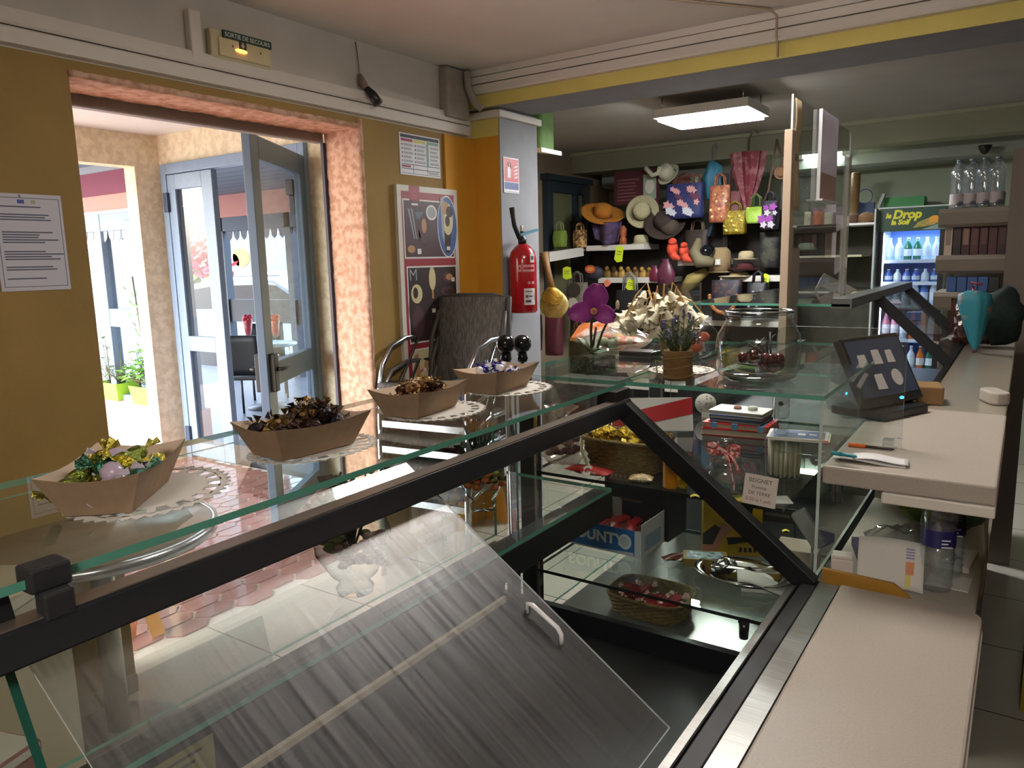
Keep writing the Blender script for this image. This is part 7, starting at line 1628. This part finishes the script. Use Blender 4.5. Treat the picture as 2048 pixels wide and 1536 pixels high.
# ice cream poster on a board
P0 = at(792, 368, X=WX+.02); w_, zt, zb = .485, P0.z, .78; h_ = zt-zb
b = MB(frame((WX+.002, P0.y, zb), (0, 1, 0), (0, 0, 1))); b.box((0, 0, 0), (w_, h_, .02), 0); z = .0205; U = lambda v: h_-v   # v measured down from the top
red, brn, dbr, crm, blu, pnk, sil, wht, cho, tan_, gry = range(1, 12)
b.rect(.03, U(h_-.02), w_-.03, U(.03), z, red)
def panel(x0, v0, x1, v1, m): b.rect(x0-.008, U(v1)-.008, x1+.008, U(v0)+.008, z+.0005, wht); b.rect(x0, U(v1), x1, U(v0), z+.001, m)
panel(.045, .075, .44, .36, brn); panel(.055, .415, .45, .80, dbr); panel(.065, .845, .455, 1.02, crm)
b.rect(.06, 0.02, w_-.03, U(1.05), z+.001, gry)
b.rect(.09, U(.105), .17, U(.0), z+.0008, red); 
for (rr1, rr2) in ((.026, .021), (.014, .009)):
    for k in range(20):
        a0, a1 = 2*PI*k/24+.6, 2*PI*(k+1)/24+.6
        b.add([(.13+rr1*math.cos(a0), U(.04)+rr1*math.sin(a0), z+.0012), (.13+rr1*math.cos(a1), U(.04)+rr1*math.sin(a1), z+.0012), (.13+rr2*math.cos(a1), U(.04)+rr2*math.sin(a1), z+.0012), (.13+rr2*math.cos(a0), U(.04)+rr2*math.sin(a0), z+.0012)], [(0,1,2,3)], pnk)
b.rect(.105, U(.098), .155, U(.088), z+.0012, wht)
b.oval(.39, U(.20), .085, .165, z+.002, wht, 28); b.oval(.39, U(.20), .080, .158, z+.0024, blu, 28); b.poly([(.345, U(.22)), (.43, U(.20)), (.40, U(.34)), (.37, U(.34))], z+.0028, cho); b.oval(.395, U(.16), .045, .085, z+.003, crm, 20); b.oval(.375, U(.10), .03, .035, z+.0034, tan_, 14); b.oval(.41, U(.12), .03, .03, z+.0036, cho, 14); b.oval(.39, U(.17), .02, .03, z+.0036, cho, 12); b.poly([(.335, U(.05)), (.365, U(.04)), (.36, U(.3)), (.34, U(.25))], z+.0032, sil); b.rect(.375, U(.325), .405, U(.305), z+.004, wht)
for k in range(5): b.poly([(.06+.012*k, U(.11)), (.075+.012*k, U(.12)), (.12+.012*k, U(.26)), (.105+.008*k, U(.27))], z+.0015+.0002*k, sil if k % 2 else brn)
b.oval(.19, U(.22), .045, .085, z+.002, dbr, 18); b.oval(.19, U(.22), .04, .078, z+.0023, brn, 18); b.oval(.195, U(.20), .02, .038, z+.0026, tan_, 14); b.rect(.12, U(.165), .19, U(.13), z+.0022, gry); b.rect(.135, U(.345), .165, U(.318), z+.0028, wht); b.oval(.26, U(.13), .045, .04, z+.002, wht, 14); b.oval(.26, U(.13), .035, .03, z+.0024, sil, 14); b.oval(.09, U(.32), .03, .02, z+.002, tan_, 10)
b.T = b.T @ Matrix.Translation((0, 0, 0))
b.text('M', .085, .06, U(.47)-.01, z+.0026, sil)
b.oval(.245, U(.475), .028, .062, z+.0022, crm, 16); b.rect(.238, U(.58), .252, U(.53), z+.0021, tan_); b.oval(.20, U(.47), .03, .05, z+.0018, cho, 12); b.oval(.29, U(.47), .03, .05, z+.0018, cho, 12)
b.oval(.11, U(.63), .06, .13, z+.002, cho, 18); b.oval(.115, U(.55), .045, .05, z+.0024, crm, 14); b.oval(.105, U(.545), .02, .03, z+.0028, cho, 10); b.oval(.12, U(.70), .05, .09, z+.0026, brn, 14)
b.oval(.38, U(.47), .045, .03, z+.0022, brn, 14); b.oval(.39, U(.47), .03, .018, z+.0025, tan_, 12); b.oval(.37, U(.545), .06, .025, z+.0022, brn, 14); b.oval(.38, U(.55), .04, .012, z+.0025, cho, 12)
for (x, v) in ((.42, .485), (.43, .575), (.245, .645), (.225, .79), (.39, .775)): b.rect(x-.014, U(v+.011), x+.014, U(v-.011), z+.004, wht)
b.rect(.32, U(.80), .45, U(.60), z+.0014, cho); b.rect(.38, U(.80), .45, U(.60), z+.0017, pnk)
for (x, m) in ((.345, tan_), (.42, dbr)): b.oval(x, U(.70), .017, .055, z+.0024, m, 14); b.rect(x-.004, U(.785), x+.004, U(.75), z+.0022, tan_)
b.oval(.385, U(.675), .014, .022, z+.003, wht, 12); b.oval(.21, U(.73), .025, .06, z+.0022, cho, 12); b.oval(.26, U(.74), .02, .05, z+.0022, cho, 12)
b.poly([(.075, U(.87)), (.105, U(.86)), (.12, U(.98)), (.085, U(1.0))], z+.0018, tan_); b.oval(.20, U(.93), .05, .04, z+.002, tan_, 14); b.rect(.14, U(.96), .165, U(.945), z+.003, wht); b.rect(.18, U(.96), .205, U(.945), z+.003, wht); b.poly([(.29, U(.87)), (.34, U(.84)), (.40, U(.87)), (.40, U(.885)), (.34, U(.86)), (.29, U(.885))], z+.0022, blu); b.oval(.41, U(.875), .035, .03, z+.0024, sil, 12); b.rect(.09, U(1.01), .12, U(.975), z+.003, dbr)
for k in range(5): b.poly([(.08, .02+.04*k), (.15, .05+.04*k), (.15, .065+.04*k), (.08, .035+.04*k)], z+.0016, pnk)
b.oval(.25, U(1.10), .08, .035, z+.0018, blu, 16); b.oval(.30, U(1.13), .05, .025, z+.002, sil, 12); b.rect(.26, U(1.125), .29, U(1.105), z+.003, wht)
tag(b.build('ice_cream_poster', [M('#C9C4B8', .5), M('#8E2A34', .5), M('#4A3036', .5), M('#2A201F', .5), M('#C4B98F', .5), M('#3A5E96', .5), M('#B0566A', .5), M('#8E9296', .45), M('#D6D2CC', .5), M('#33221E', .5), M('#A67E54', .5), M('#57646E', .5)]), 'tall framed ice cream price poster of cones and chocolate bars on the yellow wall', 'poster')
# extinguisher sign and extinguisher on the pillar side
XP = px_+.008; a = at(1006, 313, X=XP); c = at(1038, 388, X=XP)
b = MB(frame((XP, a.y, c.z), (0, 1, 0), (0, 0, 1))); w_, h_ = c.y-a.y, a.z-c.z; b.box((0, 0, 0), (w_, h_, .002), 0); b.rect(.006, h_*.32, w_-.006, h_-.006, .0024, 1); b.rect(.006, h_*.10, w_-.006, h_*.30, .0024, 2); b.rect(.006, .006, w_-.006, h_*.04, .0024, 2)
x = w_*.34; b.prism([(x-.016, h_*.42), (x+.016, h_*.42), (x+.016, h_*.68), (x+.008, h_*.74), (x-.008, h_*.74), (x-.016, h_*.68)], .0025, .0032, 0); b.tube([(x, h_*.75, .003), (x-.01, h_*.82, .003), (x-.002, h_*.88, .003), (x+.016, h_*.86, .003), (x+.02, h_*.7, .003)], .0028, 5, 0)
for k in range(4): b.poly([(w_*.7, h_*(.42+.1*k)), (w_*.9, h_*(.46+.1*k)), (w_*.9, h_*(.50+.1*k)), (w_*.7, h_*(.46+.1*k))], .0028, 0)
tag(b.build('extinguisher_sign', [M('#D6D2D0', .5), M('#B5202A', .5), M('#2E3E7E', .5)]), 'red and blue fire extinguisher sign on the grey pillar', 'sign')
p = at(1049, 625, X=px_+.10); top = at(1049, 488, X=px_+.10)
t = thing('fire_extinguisher', 'large red fire extinguisher hanging on the side of the grey pillar', 'fire extinguisher', (px_+.09, p.y, p.z)); ex, ey = px_+.095, p.y; H_ = top.z-p.z; redp = M('#A5141E', .22, coat=.4)
b = MB(); b.lathe([(.02, .008), (.070, .0), (.078, .012), (.078, H_*.78), (.070, H_*.88), (.045, H_*.96), (.028, H_), (0, H_)], (ex, ey, p.z), 32); b.build('cylinder', redp, t)
b = MB(); b.lathe([(.024, H_), (.024, H_+.03), (.012, H_+.04), (.012, H_+.07), (0, H_+.07)], (ex, ey, p.z), 16); b.build('valve', M('#2A2A2C', .4, metal=.4), t)
b = MB(); b.bar((ex-.0, ey-.03, p.z+H_+.05), (ex+.02, ey+.13, p.z+H_+.08), .025, .014); b.build('lever', M('#4E7E8E', .4), t)
b = MB(); b.tube([(ex, ey-.03, p.z+H_+.03), (ex-.01, ey-.06, p.z+H_+.10), (ex-.015, ey-.075, p.z+H_+.20)], [.012, .014, .016], 10); b.build('hose', M('#1D1C1D', .6), t)
b = MB(); b.lathe([(0, 0), (.009, 0), (.009, .03), (0, .034)], (ex, ey-.005, p.z+H_+.07), 10); b.build('safety_pin', M('#D6D2C4', .4), t)
def wraplab(name, az0, az1, z0, z1, mats_, lines):
    n = 8; b = MB(); R_ = .0787
    vs = [(ex+R_*math.cos(az0+(az1-az0)*i/n), ey+R_*math.sin(az0+(az1-az0)*i/n), p.z+z) for z in (z0, z1) for i in range(n+1)]
    b.add(vs, [(i, i+1, n+2+i, n+1+i) for i in range(n)], 0, True)
    for (f0, f1, g0, g1) in lines:
        R2 = R_+.0006; vs = [(ex+R2*math.cos(az0+(az1-az0)*(f0+(f1-f0)*i/n)), ey+R2*math.sin(az0+(az1-az0)*(f0+(f1-f0)*i/n)), p.z+z0+(z1-z0)*g) for g in (g0, g1) for i in range(n+1)]; b.add(vs, [(i, i+1, n+2+i, n+1+i) for i in range(n)], 1, True)
    b.build(name, mats_, t, fixn=False)
vd = math.atan2(-ey, -ex); LW, LG, LR = M('#D6D2CE', .5), M('#4A4A52', .6), M('#C98A88', .5)
wraplab('inspection_label', vd+.05, vd+.95, H_*.12, H_*.36, [LW, LG], [(.1, .75, .78, .84), (.12, .35, .45, .6), (.4, .75, .48, .56), (.12, .6, .15, .3), (.88, .93, .3, .7)])
wraplab('round_label', vd-.35, vd-.10, H_*.60, H_*.70, [LR, redp], [(.3, .7, .3, .7)])
wraplab('print', vd-.02, vd+.95, H_*.60, H_*.70, [LR, redp], [(.05, .95, .35, .65)])
wraplab('small_label', vd+.55, vd+.95, H_*.73, H_*.86, [LW, LG], [(.2, .8, .3, .7)])
wraplab('pictograms', vd+.35, vd+.9, H_*.42, H_*.46, [LR, redp], [(.35, .55, 0, 1)])
# stack of aluminium armchairs with woven plastic backs
al = M('#C3C7CC', .22, metal=1.0); wk = M('#3F3A35', .75, col2='#5A544C', scale=120, stretch=(1, 1, .12), lo=.42, hi=.58, bump=.8, bscale=200)
BX, BY = -2.385, 2.93
def chair(lab):
    t = thing('stacking_armchair', lab, 'chair', (0, 0, 0), 0, 'stack of woven aluminium armchairs')
    for sx in (-1, 1):
        b = MB(); x = sx*.25
        b.tube([(x, -.24, 0), (x, -.23, .45), (x, -.20, .56), (x, -.12, .645), (x, 0, .675), (x, .14, .675), (x*.93, .22, .665)], .014, 12); b.build('arm_leg', al, t, world=False)
        b = MB(); b.tube([(x*.92, .30, 0), (x*.92, .18, .44), (x*.86, .20, .66), (x*.80, .262, .80)], .013, 10); b.build('rear_leg', M('#3A3632', .6), t, world=False)
        b = MB(); b.tube([(x*.98, -.18, .44), (x*.98, -.06, .46), (x*.93, .10, .67)], .009, 8); b.build('side_brace', al, t, world=False)
    b = MB(); b.bar((-.25, -.23, .40), (.25, -.23, .40), .012, .032); b.build('front_rail', al, t, world=False)
    b = MB(); b.sheet(lambda u, v: ((u-.5)*(.50-.06*v), -.25+.46*v, .445+.02*math.cos(PI*v)-.012*math.sin(PI*u)), 10, 8, .026); b.build('seat', wk, t, world=False)
    b = MB(); b.sheet(lambda u, v: ((u-.5)*.40, .20+.075*v+.02*math.cos(PI*(u-.5)), .40+.47*v), 14, 10, .022); b.build('backrest', wk, t, world=False)
    b = MB(); b.tube([(-.207, .225, .42), (-.211, .262, .66), (-.210, .292, .865), (-.10, .305, .875), (.10, .305, .875), (.210, .292, .865), (.211, .262, .66), (.207, .225, .42)], .016, 8); b.build('back_frame', M('#37322E', .7, var=.15, scale=80), t, world=False)
    return t
step = .125
labs = ['woven backed aluminium armchair on top of the stack beside the ice cream poster', 'second armchair from the top of the stack by the ice cream poster', 'middle armchair of the stack by the ice cream poster', 'second armchair from the floor in the stack by the ice cream poster', 'lowest armchair of the stack, standing on the tiles']
c0 = chair(labs[0]); c0.location = (BX, BY, step*4)
c0.rotation_euler = (0, 0, .12)
for i in range(1, 5): dup(c0, (BX+.004*i, BY-.012*i, step*(4-i)), .12, labs[i])
# round grey table by the doorway
tp = Vector((-2.43, 1.17, 0)); RT = .36
t = thing('round_table', 'round grey metal rimmed table on a single steel post beside the yellow wall', 'table', tp)
b = MB(); b.lathe([(0, .70), (RT-.01, .70), (RT-.01, .722), (0, .722)], tp, 48); b.build('tabletop', M('#8A7F70', .3, var=.06, scale=20, stretch=(1, 12, 1)), t)
b = MB(); b.lathe([(RT-.012, .694), (RT+.004, .694), (RT+.008, .71), (RT+.004, .727), (RT-.010, .727), (RT-.010, .7225)], tp, 48, cap=False); b.build('rim', M('#C0C2C2', .25, metal=.9), t)
b = MB(); b.tube([tp+Vector((0, 0, .025)), tp+Vector((0, 0, .70))], .036, 20); b.build('post', M('#B9B6AE', .3, metal=.7), t)
b = MB(); b.lathe([(.20, 0), (.20, .010), (.17, .02), (.05, .034), (0, .034)], tp, 32); b.build('base', M('#6E675E', .45, metal=.3), t)
# pale chest behind the table, maroon and white crate further along
b = MB(RZ(.55, (-2.32, .62, 0))); b.box((-.28, -.25, 0), (.28, .22, .70), 0); b.box((-.29, -.26, .70), (.29, .23, .735), 1)
tag(b.build('cabinet', [M('#A59A84', .5), M('#B9AF9A', .4)], bevel=.006), 'low beige topped cabinet standing next to the round table', 'cabinet')
p = at(22, 1490, Z=.55); b = MB(RZ(.3, (p.x-.1, p.y-.12, 0))); b.box((-.14, -.14, 0), (.14, .14, .50), 0); b.box((-.145, -.145, .50), (.145, .145, .53), 1)
tag(b.build('maroon_stool', [M('#7A2334', .6), M('#C9C2BC', .5)], bevel=.006), 'maroon box stool with pale top near the end of the serving case', 'stool')
p = at(300, 1268, Z=0)
t = thing('floor_sign', 'low yellow folding floor sign standing on the terracotta hexagon tiles', 'sign', (p.x, p.y, .002)); ym = M('#D99A1E', .5)
for sg in (-1, 1):
    b = MB(); b.bar((p.x+.03*sg, p.y+.05*sg-.03, .004), (p.x-.002+.01*sg, p.y-.03, .27), .055, .055 if sg > 0 else .02); b.build('panel', ym, t)
struct(MB().box((WX, -2.6, 0), (WX+.012, YL-.001, .07)).build('baseboard_left', M('#8E7F66', .4)))
# ------------------------------------------------------------------ camera, world, view
cam = bpy.data.cameras.new('camera'); cam.sensor_fit = 'HORIZONTAL'; cam.sensor_width = 36.0; cam.lens = 36.0*FPX/2048
cam.clip_start = 0.02; cam.clip_end = 200
co = bpy.data.objects.new('camera', cam); C.objects.link(co)
Rm = Matrix((_dX, _dY, _dZ))
co.matrix_world = Matrix.Translation(EYE) @ Rm.to_4x4()
bpy.context.scene.camera = co
sc = bpy.context.scene
sc.view_settings.view_transform = 'Standard'; sc.view_settings.look = 'None'; sc.view_settings.gamma = 1
sc.view_settings.exposure = EXPOSURE; sc.view_settings.use_curve_mapping = False
sc.cycles.max_bounces = 7; sc.cycles.diffuse_bounces = 4; sc.cycles.glossy_bounces = 4; sc.cycles.transmission_bounces = 4
sc.cycles.transparent_max_bounces = 40; sc.cycles.caustics_reflective = False; sc.cycles.caustics_refractive = False
sc.cycles.sample_clamp_indirect = 4.0; sc.cycles.use_denoising = True
